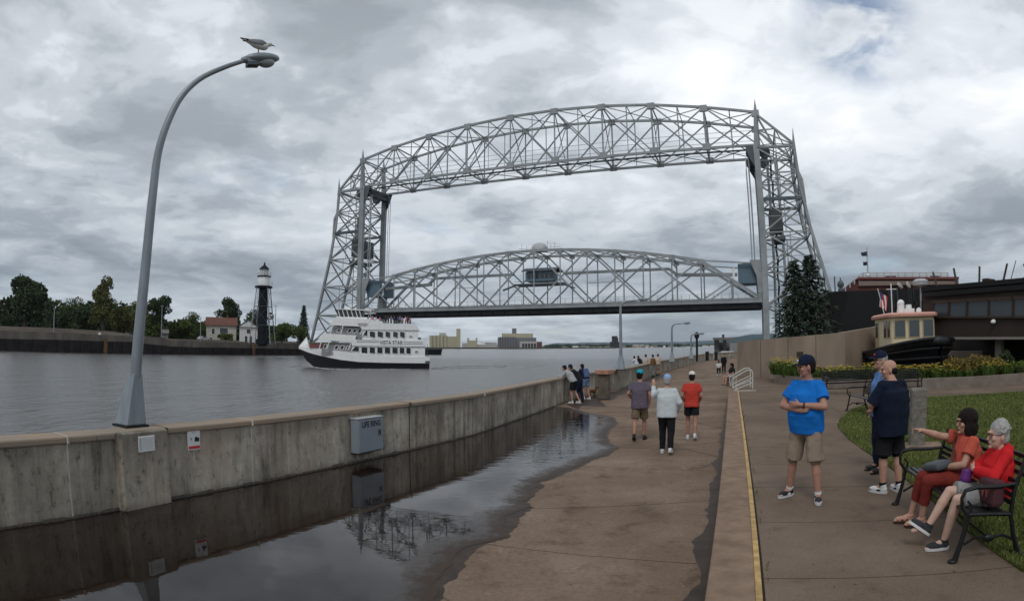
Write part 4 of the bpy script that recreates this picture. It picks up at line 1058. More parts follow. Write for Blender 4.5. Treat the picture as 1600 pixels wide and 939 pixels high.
# far low shore strips (land, with town)
mb = MB()
def strip(x0, x1, yt0, yt1, D, dep=120, zt=None):
    m = MB(); k = 14; prev = None
    for i in range(k + 1):
        px = lerp(x0, x1, i / k); t = lerp(yt0, yt1, i / k); p = atd(px, t, D); q = atd(px, t, D + dep)
        cur = ((p.x, p.y, ZW - 1), (p.x, p.y, p.z), (q.x, q.y, p.z))
        if prev: m.quad(prev[0], cur[0], cur[1], prev[1]); m.quad(prev[1], cur[1], cur[2], prev[2])
        prev = cur
    return m
struct(strip(660, 960, 542.4, 543.0, DH - 30, 400).build('harbour_shore', mat('dock_edge', (.08, .07, .06), .9, .3, .01)))
struct(strip(850, 1200, 543.0, 541.5, 1900, 900).build('town_shore', mat('town_ground', (.10, .10, .09), .9, .4, .005)))
r = random.Random(3); proto = None
TC = [(.55, .50, .40), (.60, .60, .60), (.24, .20, .17), (.42, .34, .24), (.14, .16, .11), (.75, .75, .72)]
PXS = sorted([r.uniform(880, 960) for _ in range(8)] + [r.uniform(905, 1130) for _ in range(38)])
for i in range(46):
    px = PXS[i]; D = 1880; w_ = r.uniform(3, 10); h_ = r.uniform(1.6, 5.0) * (1 if px > 960 else .6)
    c_ = r.choice(TC); yb = 546; a_ = atd(px, 543.0 - h_, D)
    th = thing('town_building', '%s low building, %s from the left in the hazy waterfront town' % (('cream', 'light grey', 'dark brown', 'tan', 'dark green', 'white')[TC.index(c_)], ORD[i]), 'building', (a_.x, a_.y, ZW), 0, 'waterfront town buildings across the harbour')
    blk(MB(), px - w_ / 2, px + w_ / 2, yb, 543 - h_ + 1.2, D, 30).build('wall', mat('town_%d' % TC.index(c_), c_, .9, .2, .05), th, world=True)
    blk(MB(), px - w_ / 2 - .3, px + w_ / 2 + .3, yb, 543 - h_ + .6, D + 2, 26).build('roof', mat('town_%d' % ((TC.index(c_) + 2) % 6), TC[(TC.index(c_) + 2) % 6], .9, .2, .05), th, world=True)
# trees on town shore (a far wood)
cl = []
for i in range(120):
    px = r.uniform(855, 1150); p = atd(px, 541.5 + r.uniform(-1, .5), 1950 + r.uniform(-30, 60)); s_ = r.uniform(4, 9); cl.append((tuple(p), (s_ * 1.6, s_ * 1.6, s_ * .6)))
o = leaves_mesh(cl, 7000, 5, 9).build('far_wood', M_leafB, fix=False); tag(o, 'dark thin wood along the far town shore', 'wood', None, 'stuff')
# hills
def hill(pts, D, dep, name, mt):
    m = MB(); k = len(pts); prev = None; rr = random.Random(5)
    ex = []
    for i in range(k - 1):
        for j in range(8):
            f = j / 8; fs_ = f * f * (3 - 2 * f); ex.append((lerp(pts[i][0], pts[i + 1][0], f), lerp(pts[i][1], pts[i + 1][1], fs_) + rr.uniform(-.25, .25)))
    ex.append(pts[-1])
    for px, py in ex:
        row = []
        for j, (dd, hf) in enumerate(((0, 0), (.25, .45), (.55, .8), (1, 1), (1.6, .7))):
            p = atd(px, py, D + dep); q = atd(px, py, D + dep * dd); row.append(Vector((q.x, q.y, max(0, p.z) * hf + ZW + rr.uniform(-6, 6) * (0 < j < 3))))
        if prev:
            for a_ in range(4): m.quad(prev[a_], row[a_], row[a_ + 1], prev[a_ + 1])
        prev = row
    return struct(m.build(name, mt, smooth='all'))
M_hill = mat('hazy_wooded_hill', (.024, .050, .058), .95, .5, .006)  # woodland colour with the blue of distant haze painted in
hill([(600, 543), (840, 541), (870, 536), (930, 535), (1000, 534.5), (1070, 534), (1110, 532), (1160, 536), (1230, 538)], 6000, 2500, 'far_hills', M_hill)
hill([(1070, 541), (1110, 537), (1140, 527), (1180, 522), (1230, 520), (1300, 522), (1400, 528), (1500, 530)], 2600, 900, 'near_hill', M_hill)
# treeline on far left beyond (between shore trees)
cl = []
for i in range(230):
    px = r.uniform(-60, 480); p = atd(px, 0.0, 260); s_ = r.uniform(3, 5); tp = 16.5 if px < 295 else 10.0; hz_ = 4 + r.uniform(0, 1) * (tp - 4 - s_ * .5)
    cl.append(((p.x, p.y, hz_), (s_ * 1.3, s_ * 1.3, s_ * .9)))
o = leaves_mesh(cl, 52000, 1.2, 19).build('far_wood', M_leafB, fix=False); tag(o, 'dark wood filling the gaps behind the far shore trees and houses', 'wood', None, 'stuff')
# moored hull behind the ferry
a_ = onz(656, 554, ZW); b_ = onz(691, 554, ZW); sc_ = 1.0
th = thing('barge', 'low grey workboat lying behind the stern of the ferry', 'boat', tuple((a_ + b_) / 2), math.atan2((b_ - a_).y, (b_ - a_).x))
L = (b_ - a_).length; hh = atd(673, 544, ((a_ + b_) / 2).length).z - ZW
MB().extr([(-L / 2 + .2, 0, 0), (L / 2 - .5, 0, 0), (L / 2, 0, hh * .8), (-L / 2 - .6, 0, hh * .8)], (0, 6, 0)).build('hull', M_black, th)
MB().extr([(-L / 2 - .4, .2, hh * .25), (L / 2 - .3, .2, hh * .25), (L / 2 + .2, -.05, hh), (-L / 2 - .6, -.05, hh)], (0, 6, 0)).build('upper_hull', mat('hull_grey', (.20, .20, .20), .6, .1, .3), th)
# a stone and steel gate building beyond the walk
M_gate = mat('grey_tan_stone', (.24, .22, .20), .9, .2, .2)
D = 260; c_ = atd(1128, 552, D); th = thing('pier_building', 'pale flat roofed building with a tall dark centre pillar beyond the end of the walk', 'building', (c_.x, c_.y, 0))
for a_, b_, t_ in ((1116, 1124, 530), (1130, 1135, 528), (1140, 1147, 541)): blk(MB(), a_, b_, 552, t_, D, 6).build('pillar', M_gate, th, world=True)
blk(MB(), 1122, 1142, 552, 535, D + 5, 5).build('wall', M_wside, th, world=True)
m = MB(); p0 = atd(1114, 529.5, D); p1 = atd(1144, 529.5, D); m.bar(p0, p1, 8, 1.0); m.build('roof', M_gate, th, world=True)
m = MB(); p0 = atd(1130, 530, D); p1 = atd(1130, 522.5, D); m.bar(p0, p1, .7); m.build('beacon_post', M_brn, th, world=True)
th = thing('warehouse', 'grey low warehouse beside the end of the concrete ramp wall', 'warehouse', tuple(atd(1150, 552, 240))); blk(MB(), 1141, 1175, 554, 537, 240, 20).build('wall', M_elb, th, world=True); blk(MB(), 1140, 1176, 537, 535.5, 239, 22).build('roof', M_elc, th, world=True)
th = thing('moored_boat', 'long low white moored boat beyond the far end of the canal wall', 'boat', tuple(atd(1130, 553, 200)))
blk(MB(), 1118, 1158, 554, 550.5, 215, 4).build('hull', M_white, th, world=True); blk(MB(), 1126, 1146, 551, 548.5, 216, 3).build('cabin', M_white, th, world=True)
blk(MB(), 1072, 1104, 552, 550.5, 600, 4).build('breakwater', M_wside, None) ; bw = S.objects['breakwater']; tag(bw, 'thin pale breakwater line in the far water above the canal wall', 'breakwater')

# ================================================================ STREET LAMPS
def lamp(pbase, pts, rad, label, base_h, head_dir, rz, headsc=1.0, bw=.5):
    th = thing('street_lamp', label, 'street lamp', tuple(pbase), rz, 'street lamps standing on the canal wall')
    c_, s_ = math.cos(-rz), math.sin(-rz)
    loc = [Vector(((p - pbase).x * c_ - (p - pbase).y * s_, (p - pbase).x * s_ + (p - pbase).y * c_, (p - pbase).z)) for p in pts]
    m = MB(); w0, w1 = bw / 2, .085 * bw / .4
    x0, y0 = loc[0].x, loc[0].y
    m.add([(-w0, -w0, .035), (w0, -w0, .035), (w0, w0, .035), (-w0, w0, .035), (x0 - w1, y0 - w1, base_h), (x0 + w1, y0 - w1, base_h), (x0 + w1, y0 + w1, base_h), (x0 - w1, y0 + w1, base_h)], [(0, 1, 2, 3), (4, 7, 6, 5), (0, 4, 5, 1), (1, 5, 6, 2), (2, 6, 7, 3), (3, 7, 4, 0)])
    m.build('base_cover', M_lamp, th, bevel=.012)
    MB().box((0, 0, .018), (bw + .06, bw + .06, .036)).build('base_plate', M_black, th)
    # smooth the pole path
    def cr(a, b, c, d, t): return .5 * ((2 * b) + (c - a) * t + (2 * a - 5 * b + 4 * c - d) * t * t + (3 * b - a - 3 * c + d) * t ** 3)
    path = []
    L_ = [loc[0] * 2 - loc[1]] + loc + [loc[-1] * 2 - loc[-2]]
    for i in range(1, len(L_) - 2):
        for k in range(6): path.append(cr(L_[i - 1], L_[i], L_[i + 1], L_[i + 2], k / 6))
    path.append(loc[-1]); n = len(path)
    rs = [lerp(rad, rad * .42, (i / (n - 1)) ** .9) for i in range(n)]
    MB().tube(path, rs, 12).build('pole', M_lamp, th, smooth=True)
    d = (loc[-1] - loc[-2]).normalized(); e_ = loc[-1]; dh = Vector((d.x, d.y, d.z * .35)).normalized()
    X = dh; Y = Vector((0, 0, 1)).cross(X).normalized(); Z = X.cross(Y); Mx = Matrix((X, Y, Z)).transposed(); k = headsc
    m = MB(); m.ell(e_ + X * .28 * k + Z * .03 * k, (.34 * k, .145 * k, .10 * k), Mx, 14, 10); m.cap(e_ - X * .06 * k, e_ + X * .1 * k, .06 * k, .09 * k, 10)
    m.box(e_ + X * .12 * k - Z * .03 * k, (.26 * k, .15 * k, .11 * k), M=Mx)
    hd = m.build('lamp_head', M_lamp, th, smooth=True)
    m = MB(); m.ell(e_ + X * .36 * k - Z * .045 * k, (.16 * k, .115 * k, .10 * k), Mx, 14, 10); m.build('lens', mat('clear_lens', (.30, .33, .35), .15, .1), hd, smooth=True)
    m = MB(); m.box(e_ + X * .10 * k - Z * .09 * k, (.22 * k, .17 * k, .06 * k), M=Mx); m.cyl(e_ + X * .02 * k - Z * .1 * k, e_ + X * .02 * k - Z * .15 * k, .02 * k, n=8); m.build('ballast_box', M_steel2, hd)
    return th, e_ + loc[0] * 0, Mx
cA = onz(210, 672.5, WH); wt = (along(200)[1]); nn = Vector((wt.y, -wt.x, 0))
cA = onz(190, 667.5, WH).lerp(onz(240, 668, WH), .5) - nn * .20
DA = math.hypot(cA.x, cA.y)
vdir = Vector((cA.x, cA.y, 0)).normalized()
lp = []
for px, py, dd in ((212, 588, 0), (221, 480, 0), (229, 400, 0), (238, 310, 0), (247, 240, 0), (262, 192, .02), (283, 152, .06), (312, 124, .12), (350, 106, .2), (386, 94, .28)):
    lp.append(atd(px, py, DA + dd))
lampA, eA, MxA = lamp(cA, lp, .092, 'tall near curved steel street lamp with a gull standing on its head', .80, None, math.atan2(wt.y, wt.x), 1.0, .37)
# distant lamps: standing on the wall
def far_lamp(pxb, pyb, pxt, pyt, pxe, pye, label, tint=None):
    b_ = onz(pxb, pyb, WH); D_ = math.hypot(b_.x, b_.y); zt = atd(pxt, pyt, D_).z; e_ = atd(pxe, pye, D_); h = zt - WH
    ps = [Vector((b_.x, b_.y, WH + .8)), Vector((b_.x, b_.y, WH + h * .5)), Vector((b_.x, b_.y, WH + h * .82))]
    dx = Vector((e_.x - b_.x, e_.y - b_.y, 0))
    for f, g_ in ((.04, .93), (.22, .985), (.55, 1.0), (.9, 1.01)): p = b_ + dx * f; ps.append(Vector((p.x, p.y, WH + h * g_)))
    return lamp(b_, ps, .095, label, .8, None, -A, .75, .44)
far_lamp(970, 578, 973, 470, 1003, 466, 'second curved street lamp on the canal wall under the right part of the raised span')
far_lamp(1050, 566, 1052, 506, 1072, 503.5, 'third curved street lamp with dark wrapped foot farther along the canal wall')
far_lamp(1080, 561, 1081, 522, 1095, 519.5, 'fourth and most distant curved street lamp on the canal wall')
b_ = onz(1089, 560, WH); th = thing('signal_post', 'thin dark signal post with round top beside the most distant curved lamp', 'post', tuple(b_)); D_ = math.hypot(b_.x, b_.y); zt = atd(1089, 528, D_).z - WH
MB().cyl((0, 0, -.3), (0, 0, zt), .12, n=8).build('shaft', M_black, th); MB().lathe([(.1, zt - .1), (.26, zt + .1), (.26, zt + .4), (.1, zt + .6)]).build('signal_head', M_black, th)
b_ = onz(1105, 560, WH) ; 
for px, yb, yt, lb in ((1050, 577, 562, 'dark utility cabinet at the foot of the third lamp'), (1105, 563.5, 549, 'dark mooring bollard on the far canal wall left of the white boat'), (1119, 563, 549, 'dark mooring bollard on the far canal wall in front of the white boat')):
    p = onz(px, yb, 0); h = atd(px, yt, math.hypot(p.x, p.y)).z; th = thing('bollard' if px > 1060 else 'utility_cabinet', lb, 'bollard' if px > 1060 else 'cabinet', tuple(p)); MB().lathe([(.28, 0), (.25, h * .7), (.36, h * .8), (.3, h)], n=10).build('post_body', M_black, th)
# seagull
def gull():
    base = lampA.location; hd = eA
    # stands on the head
    M_gw = mat('gull_white', (.62, .62, .60), .8, .06, 30); M_gg = mat('gull_grey_wing', (.22, .24, .26), .8, .15, 25); M_gb = mat('gull_black', (.015, .015, .017), .6)
    Xw = MxA; rz0 = lampA.rotation_euler.z
    pw = Matrix.Translation(base) @ Matrix.Rotation(rz0, 4, 'Z') @ (hd + MxA @ Vector((.20, 0, .118)))
    side = atd(420, 60, 9) - atd(380, 60, 9); ang = math.atan2(side.y, side.x) + .15
    th = thing('seagull', 'grey and white seagull standing head right on top of the near lamp head', 'bird', tuple(pw), ang)
    m = MB(); Z = Vector((0, 0, 1))
    Mb = Matrix.Rotation(R(8), 3, 'Y').to_3x3()
    m.ell((0, 0, .175), (.175, .075, .075), Mb, 16, 10); m.ell((.09, 0, .17), (.095, .072, .078), None, 14, 10)
    m.cap((.13, 0, .20), (.185, 0, .225), .05, .042, 12); m.ell((.20, 0, .228), (.052, .038, .040), None, 12, 8)
    m.cap((-.10, 0, .185), (-.27, 0, .225), .05, .016, 10)
    body = m.organic('body', M_gw, th, .008, 6)
    for s_ in (-1, 1):
        m = MB(); m.loft([((.12, s_ * .052, .20), .012, .028), ((.04, s_ * .074, .205), .014, .055), ((-.08, s_ * .064, .205), .014, .05), ((-.20, s_ * .034, .225), .010, .026), ((-.30, s_ * .014, .245), .005, .010)], 12, side=(0, 1, 0), p=2)
        w_ = m.build('wing', M_gg, th, smooth='all')
        m = MB(); m.loft([((-.21, s_ * .037, .228), .012, .022), ((-.30, s_ * .018, .247), .008, .012), ((-.36, s_ * .010, .262), .003, .004)], 8, side=(0, 1, 0), p=2); m.build('wing_tip', M_gb, w_, smooth='all')
        m = MB(); m.cap((.01, s_ * .028, .115), (.015, s_ * .03, .012), .008, .007, 8); m.ell((.04, s_ * .03, .006), (.035, .02, .005)); m.build('leg', mat('gull_leg', (.25, .18, .12), .6), th, smooth=True)
        MB().ell((.222, s_ * .033, .236), .006).build('eye', M_gb, th)
    m = MB(); m.loft([((.24, 0, .225), .012, .013), ((.275, 0, .218), .009, .010), ((.30, 0, .208), .003, .004)], 8, side=(0, 1, 0), p=2); m.build('beak', mat('beak_dark', (.06, .05, .03), .5), th, smooth='all')
    m = MB(); m.quad((-.17, -.03, .20), (-.17, .03, .20), (-.30, .035, .222), (-.30, -.035, .222)); m.extr([(-.17, -.03, .20), (-.17, .03, .20), (-.30, .035, .222), (-.30, -.035, .222)], (0, 0, .008)); m.build('tail', M_gw, th)
gull()

# ================================================================ SIGNS AND LIFE RING BOX
def wall_frame(px, py):
    """origin on the wall face at picture column px and height of py; x along wall, y out, z up"""
    p, t = along(px); nn = Vector((t.y, -t.x, 0)); z = atd(px, py, math.hypot(p.x, p.y)).z
    return Vector((p.x, p.y, z)), t, nn
def text(txt, size, mt, parent, loc, rot, name='lettering', align='CENTER', ext=.002, xs=1.0, bold=0.0):
    cu = bpy.data.curves.new(name, 'FONT'); cu.body = txt; cu.size = size; cu.align_x = align; cu.align_y = 'CENTER'; cu.extrude = ext; cu.offset = bold
    cu.materials.append(mt); t_ = bpy.data.objects.new('t', cu); S.collection.objects.link(t_); dg = bpy.context.evaluated_depsgraph_get(); me = bpy.data.meshes.new_from_object(t_.evaluated_get(dg)); bpy.data.objects.remove(t_); me.name = name
    o = bpy.data.objects.new(name, me); S.collection.objects.link(o); o.parent = parent; o.location = loc; o.rotation_euler = rot; o.scale = (xs, 1, 1)
    return o
M_ink = mat('black_ink', (.02, .02, .025), .6); M_sw = mat('sign_white', (.62, .63, .63), .5, .04); M_red = mat('sign_red', (.50, .045, .05), .6)
p, t, nn = wall_frame(221, 691); rz = math.atan2(t.y, t.x); off = .156
s1 = thing('notice_plate', 'blank looking white plate with faint rows of print on the pilaster under the lamp', 'sign', tuple(p + nn * off), rz + math.pi); 
# local frame: after rotating by rz+pi the +y points away from the walk... use rz and -y outwards instead
s1.rotation_euler = (0, 0, rz); root_m[s1.name] = Matrix.Translation(p + nn * off) @ Matrix.Rotation(rz, 4, 'Z')
MB().box((0, 0, 0), (.30, .016, .23)).build('plate', M_sw, s1, bevel=.012)
m = MB()
for k in range(6): m.box((.02, -.0093, .075 - k * .026), (.22 - .03 * (k % 3), .001, .004))
m.box((-.115, -.0093, 0), (.03, .001, .17)); m.build('faint_print', mat('faint_print', (.42, .44, .45), .6), s1)
p, t, nn = wall_frame(303.5, 685); rz = math.atan2(t.y, t.x)
s2 = thing('warning_sign', 'upright white warning sign with a small black wave picture and red bottom band', 'sign', tuple(p + nn * .012), rz)
pl_ = MB().box((0, 0, 0), (.245, .014, .36)).build('plate', M_sw, s2, bevel=.01)
MB().box((0, -.0085, -.135), (.225, .002, .045)).build('red_band', M_red, s2)
m = MB(); m.extr([(.01, -.0085, -.045), (.10, -.0085, -.045), (.10, -.0085, .01), (.065, -.0085, .02), (.04, -.0085, .035), (.015, -.0085, .01)], (0, -.002, 0)); m.build('picture', M_ink, s2)
m = MB(); m.ell((-.055, -.0085, .005), (.018, .002, .018)); m.bar((-.07, -.009, -.03), (-.04, -.009, .02), .006, .002); m.bar((-.08, -.009, .0), (-.03, -.009, .0), .006, .002)
for k in range(3): m.box((0, -.0085, .13 - k * .022), (.12 - .02 * k, .001, .004))
m.build('faint_print', mat('grey_print', (.25, .26, .28), .6), s2)
# life ring cabinet
pA_, tA_ = along(549); pB_, tB_ = along(585); t = tA_; nn = Vector((t.y, -t.x, 0)); w_ = (pB_ - pA_).length * 1.0
zt = atd(549, 655.5, math.hypot(pA_.x, pA_.y) - .12).z; zb = atd(549, 709, math.hypot(pA_.x, pA_.y) - .12).z
c_ = (pA_ + pB_) / 2; rz = math.atan2(t.y, t.x)
LR = thing('life_ring_cabinet', 'grey metal cabinet lettered LIFE RING fixed to the canal wall', 'cabinet', (c_.x, c_.y, zb), rz); h = zt - zb
MB().box((0, -.13, h / 2), (w_, .20, h)).build('case', mat('grey_blue_enamel', (.22, .25, .285), .4, .06, 4), LR, bevel=.012)
MB().box((0, -.245, h / 2 - .005), (w_ - .01, .026, h - .05)).build('door', mat('grey_blue_enamel', (.22, .25, .285)), LR, bevel=.008)
MB().box((0, -.13, h + .012), (w_ + .03, .25, .02)).build('lid', mat('pale_enamel', (.40, .42, .43), .4), LR, bevel=.006)
text('LIFE RING', .175, M_ink, LR, (0.0, -.2595, h * .835), (R(90), 0, 0), xs=.86 * w_ / .86, bold=.003)
m = MB(); m.box((w_ * .30, -.2592, h * .56), (.026, .002, .10)); m.box((w_ * .37, -.2592, h * .56), (.026, .002, .10)); m.box((w_ * .335, -.2592, h * .55), (.05, .002, .03)); m.box((w_ * .335, -.2592, h * .475), (.12, .002, .014)); m.box((w_ * .335, -.2592, h * .62), (.05, .002, .02)); m.build('pictogram', M_ink, LR)
MB().box((0, -.10, -.012), (w_ * .96, .16, .02)).build('bracket', M_black, LR)

# ================================================================ THE FERRY
def ferry():
    ps = onz(671, 575.8, ZW); D = math.hypot(ps.x, ps.y); k = D / FPX
    pb = ray(475, 575); azb = math.atan2(pb.x, pb.y); L = (671 - 458) * k
    view = Vector((ps.x, ps.y, 0)).normalized(); right = Vector((view.y, -view.x, 0))
    head = (-right * 1.0 - view * .06).normalized(); rz = math.atan2(head.y, head.x)
    th = thing('ferry', 'white excursion ferry with black hull bottom steaming left below the raised span', 'ferry', tuple(ps), rz)
    X = lambda px: (671 - px) * k * .985
    Zf = lambda py: (575.8 - py) * k
    B = 6.4   # beam; local y>0 is port = towards the camera? head x up
    # local +y = left of heading; heading is left in the picture, so left of heading is towards the camera
    YN = 0.0; YF = -B
    def hullsec(zf0, zf1, xs, name, mt, flare):
        m = MB(); secs = []
        for (px, z0, z1) in xs:
            x = X(px); f = max(0, (x - X(560)) / (X(459) - X(560))); hw = B / 2 * (1 - f ** 2.2 * .93)
            secs.append((x, hw, z0, z1))
        for i in range(len(secs) - 1):
            a, b = secs[i], secs[i + 1]; cy = -B / 2
            for sgn in (1, -1):
                m.quad((a[0], cy + sgn * a[1] * flare, a[2]), (b[0], cy + sgn * b[1] * flare, b[2]), (b[0], cy + sgn * b[1], b[3]), (a[0], cy + sgn * a[1], a[3]))
            m.quad((a[0], cy - a[1], a[3]), (b[0], cy - b[1], b[3]), (b[0], cy + b[1], b[3]), (a[0], cy + a[1], a[3]))
        a = secs[0]; cy = -B / 2; m.quad((a[0], cy - a[1] * flare, a[2]), (a[0], cy - a[1], a[3]), (a[0], cy + a[1], a[3]), (a[0], cy + a[1] * flare, a[2]))
        return m.build(name, mt, th, smooth=False)
    bl = [(671, -.5, Zf(567.5)), (640, -.5, Zf(567.4)), (600, -.5, Zf(567.2)), (560, -.5, Zf(566.4)), (530, -.4, Zf(563.5)), (505, -.2, Zf(559.5)), (485, .05, Zf(555.5)), (472, Zf(566), Zf(552)), (462, Zf(553), Zf(548.5)), (459.5, Zf(549), Zf(547.6))]
    hullsec(0, 0, bl, 'hull_bottom', M_black, .93)
    wt_ = [(671.2, Zf(568), Zf(558)), (640, Zf(567.9), Zf(557.5)), (600, Zf(567.7), Zf(556)), (560, Zf(566.9), Zf(553)), (530, Zf(564), Zf(550)), (505, Zf(560), Zf(547.5)), (485, Zf(556), Zf(545.5)), (472, Zf(552.5), Zf(544.5)), (462, Zf(549), Zf(544)), (458.2, Zf(548), Zf(543.6))]
    hullsec(0, 0, wt_, 'hull_side', M_white, .985)
    # raised bow bulwark
    m = MB(); m.extr([(X(476), -B / 2, Zf(544)), (X(458), -B / 2, Zf(543.6)), (X(470.5), -B / 2, Zf(529))], (0, .12, 0)); 
    for sgn in (1, -1):
        f = (X(476) - X(560)) / (X(459) - X(560)); hw = B / 2 * (1 - f ** 2.2 * .93)
        m.extr([(X(458.5), -B / 2, Zf(544)), (X(476), -B / 2 + sgn * hw, Zf(545)), (X(474), -B / 2 + sgn * hw * .9, Zf(540)), (X(470), -B / 2, Zf(529))], (-.1, 0, 0))
    m.build('bow_bulwark', M_white, th)
    MB().extr([(X(505), -B + .9, Zf(547)), (X(478), -B + 1.6, Zf(545.5)), (X(478), -1.6, Zf(545.5)), (X(505), -.9, Zf(547))], (0, 0, .5)).build('fore_deck', mat('deck_red', (.22, .05, .04), .8), th)
    M_band = mat('ferry_grey_line', (.25, .26, .28), .5)
    # lower cabin (z from rail to first band)
    def slab(x0, x1, z0, z1, name, mt, yin=.12, sl0=0, sl1=0, par=None):
        m = MB(); y0, y1 = -yin, -B + yin
        vs = [(x0, y0, z0), (x1, y0, z0), (x1 + sl1, y0, z1), (x0 + sl0, y0, z1), (x0, y1, z0), (x1, y1, z0), (x1 + sl1, y1, z1), (x0 + sl0, y1, z1)]
        m.add(vs, [(0, 1, 2, 3), (7, 6, 5, 4), (0, 4, 5, 1), (1, 5, 6, 2), (2, 6, 7, 3), (3, 7, 4, 0)])
        return m.build(name, mt, par or th)
    slab(X(664), X(548), Zf(561), Zf(540), 'lower_cabin', M_white)
    slab(X(548), X(498), Zf(556), Zf(540), 'forward_cabin', mat('ferry_shaded_recess', (.30, .30, .31), .6, .1, 1), .5, 0, -.4)  # shade of the open decks under the visors painted into both forward cabins
    slab(X(666), X(548), Zf(541.5), Zf(531.5), 'name_band', M_white, -.08)
    slab(X(653), X(564), Zf(533), Zf(517), 'upper_cabin', M_white, .1)
    slab(X(566), X(512), Zf(530), Zf(512.5), 'upper_forward_cabin', mat('ferry_shaded_recess', (.30, .30, .31)), .7, 0, -.3)
    slab(X(656), X(565), Zf(516.5), Zf(506.5), 'top_bulwark', M_white, -.05, .8, .9)
    slab(X(640), X(575), Zf(511), Zf(509.5), 'top_deck', mat('deck_grey', (.25, .25, .25), .8), .25)
    # long sloping awnings / visors
    def visor(pts, name):
        m = MB(); m.extr([(X(a), -.0 + .05, Zf(b)) for a, b in pts], (0, -B - .1, 0)); m.build(name, mat('visor_white', (.80, .80, .78), .5), th)
    visor([(555, 525.5), (552, 535.5), (493.5, 533), (503, 523)], 'visor')
    visor([(577, 500.5), (572, 512), (511.5, 510), (521, 498)], 'visor')
    # name band lines and name
    for z_ in (533.6, 536.2):
        MB().box(((X(660) + X(630)) / 2, .10, Zf(z_ + 1.2)), (X(630) - X(660), .04, .07)).build('band_line', M_band, th); MB().box(((X(591) + X(556)) / 2, .10, Zf(z_ - 1)), (X(556) - X(591), .04, .07)).build('band_line', M_band, th)
    text('VISTA STAR', .84, mat('name_grey', (.10, .105, .115), .5), th, (X(610.5), .11, Zf(536.3)), (R(90), 0, R(180)), bold=.012, xs=.80)
    text('VISTA STAR', .20, mat('name_grey', (.10, .105, .115), .5), th, (X(508), -.32, Zf(553)), (R(90), 0, R(168)), bold=.003)
    # windows
    def win(pts, par=th, y=-.07):
        m = MB(); m.extr([(X(a), y, Zf(b)) for a, b in pts], (0, -.03, 0)); w = m.build('window', M_glass, par)
        m = MB()
        n = len(pts)
        for i in range(n): a, b = pts[i], pts[(i + 1) % n]; m.bar((X(a[0]), y + .02, Zf(a[1])), (X(b[0]), y + .02, Zf(b[1])), .07, .09)
        m.build('frame', M_white, w)
    for a, b in ((563, 573), (576, 585), (588, 597), (600, 609), (612, 621), (623.5, 631.5), (634, 641.5)): win([(a, 542.6), (b, 543.2), (b, 553.6), (a, 552.8)])
    win([(553, 542.4), (559.5, 542.6), (559.5, 551), (546.5, 550)]); win([(648, 548), (652.5, 548), (652.5, 551), (648, 551)])
    for a, b in ((576, 585), (588.5, 597.5), (601, 609), (613, 621), (624, 632)): win([(a, 518), (b, 519.6), (b, 529.6), (a, 527)], y=-.05)
    win([(570, 516.5), (573, 517), (573, 526.5), (565, 525.5)], y=-.05); win([(639, 524.5), (643.5, 524.8), (643.5, 527.5), (639, 527.2)], y=-.05)
    for c_ in (522, 531, 541): win([(c_, 541.2), (c_ + 5, 541.6), (c_ + 2.5, 547.5), (c_ - 3, 547)], y=-.45)
    for c_ in (543, 551, 559): win([(c_, 514.8), (c_ + 5, 515.2), (c_ + 2, 521.5), (c_ - 3.5, 521)], y=-.65)
    for c_ in (525,): win([(c_, 515.5), (c_ + 5, 515.7), (c_ + 3, 520.5), (c_ - 2, 520.2)], y=-.65)
    win([(504, 539.8), (508.5, 540), (506, 546.5), (501.5, 546.3)], y=-.45)
    # slanted white pillars under the visors
    m = MB()
    for a, b in ((500, 496), (513, 508), (549, 542)): m.bar((X(a), .02, Zf(533)), (X(b), .02, Zf(547)), .12)
    for a, b in ((518, 513), (534, 530), (567, 561)): m.bar((X(a), .0, Zf(510)), (X(b), .0, Zf(524)), .12)
    m.build('pillar', M_white, th)
    m = MB()
    for z_ in (524.3, 526.6): m.bar((X(505), -.02, Zf(z_)), (X(566), -.02, Zf(z_ + 1.6)), .045)
    for z_ in (543, 545.5): m.bar((X(480), -.9, Zf(z_)), (X(500), -.4, Zf(z_ + .6)), .04)
    for i in range(14): a = 505 + i * 4.4; m.bar((X(a), -.02, Zf(523)), (X(a), -.02, Zf(527)), .035)
    m.build('deck_rail', M_leg, th)
    # pilot house
    ph = slab(X(565), X(528), Zf(500), Zf(485.5), 'pilot_house', mat('pilot_house_dark', (.05, .055, .06), .4), 1.0, .1, .9)
    m = MB(); m.extr([(X(575), -.8, Zf(486.5)), (X(523), -.8, Zf(485.2)), (X(523), -.8, Zf(484)), (X(575), -.8, Zf(484.8))], (0, -B + 1.6, 0)); m.build('roof', M_white, ph)
    m = MB()
    for a in (528, 535, 542, 549, 556, 562): m.bar((X(a), -.95, Zf(497)), (X(a - 3.5), -.95, Zf(486)), .17, .1)
    for y_ in (-1.6, -2.6, -3.6, -4.6): m.bar((X(527.5), y_, Zf(497)), (X(524), y_, Zf(486)), .12)
    m.build('mullion', M_white, ph)
    slab(X(571), X(524), Zf(502), Zf(496.8), 'pilot_base', M_white, .8, 0, .3)
    m = MB()
    for a in (573, 576): m.bar((X(a), -B / 2, Zf(505)), (X(a), -B / 2, Zf(478)), .1)
    m.bar((X(566), -B / 2, Zf(482)), (X(582), -B / 2, Zf(483.5)), .1); m.bar((X(571), -B / 2, Zf(488)), (X(585), -B / 2, Zf(489.5)), .1)
    m.build('mast', M_white, th)
    m = MB(); m.extr([(X(545), -2, Zf(484)), (X(537), -2, Zf(484)), (X(533), -2, Zf(480)), (X(541), -2, Zf(480))], (0, -1.2, 0)); m.build('radar', M_white, th)
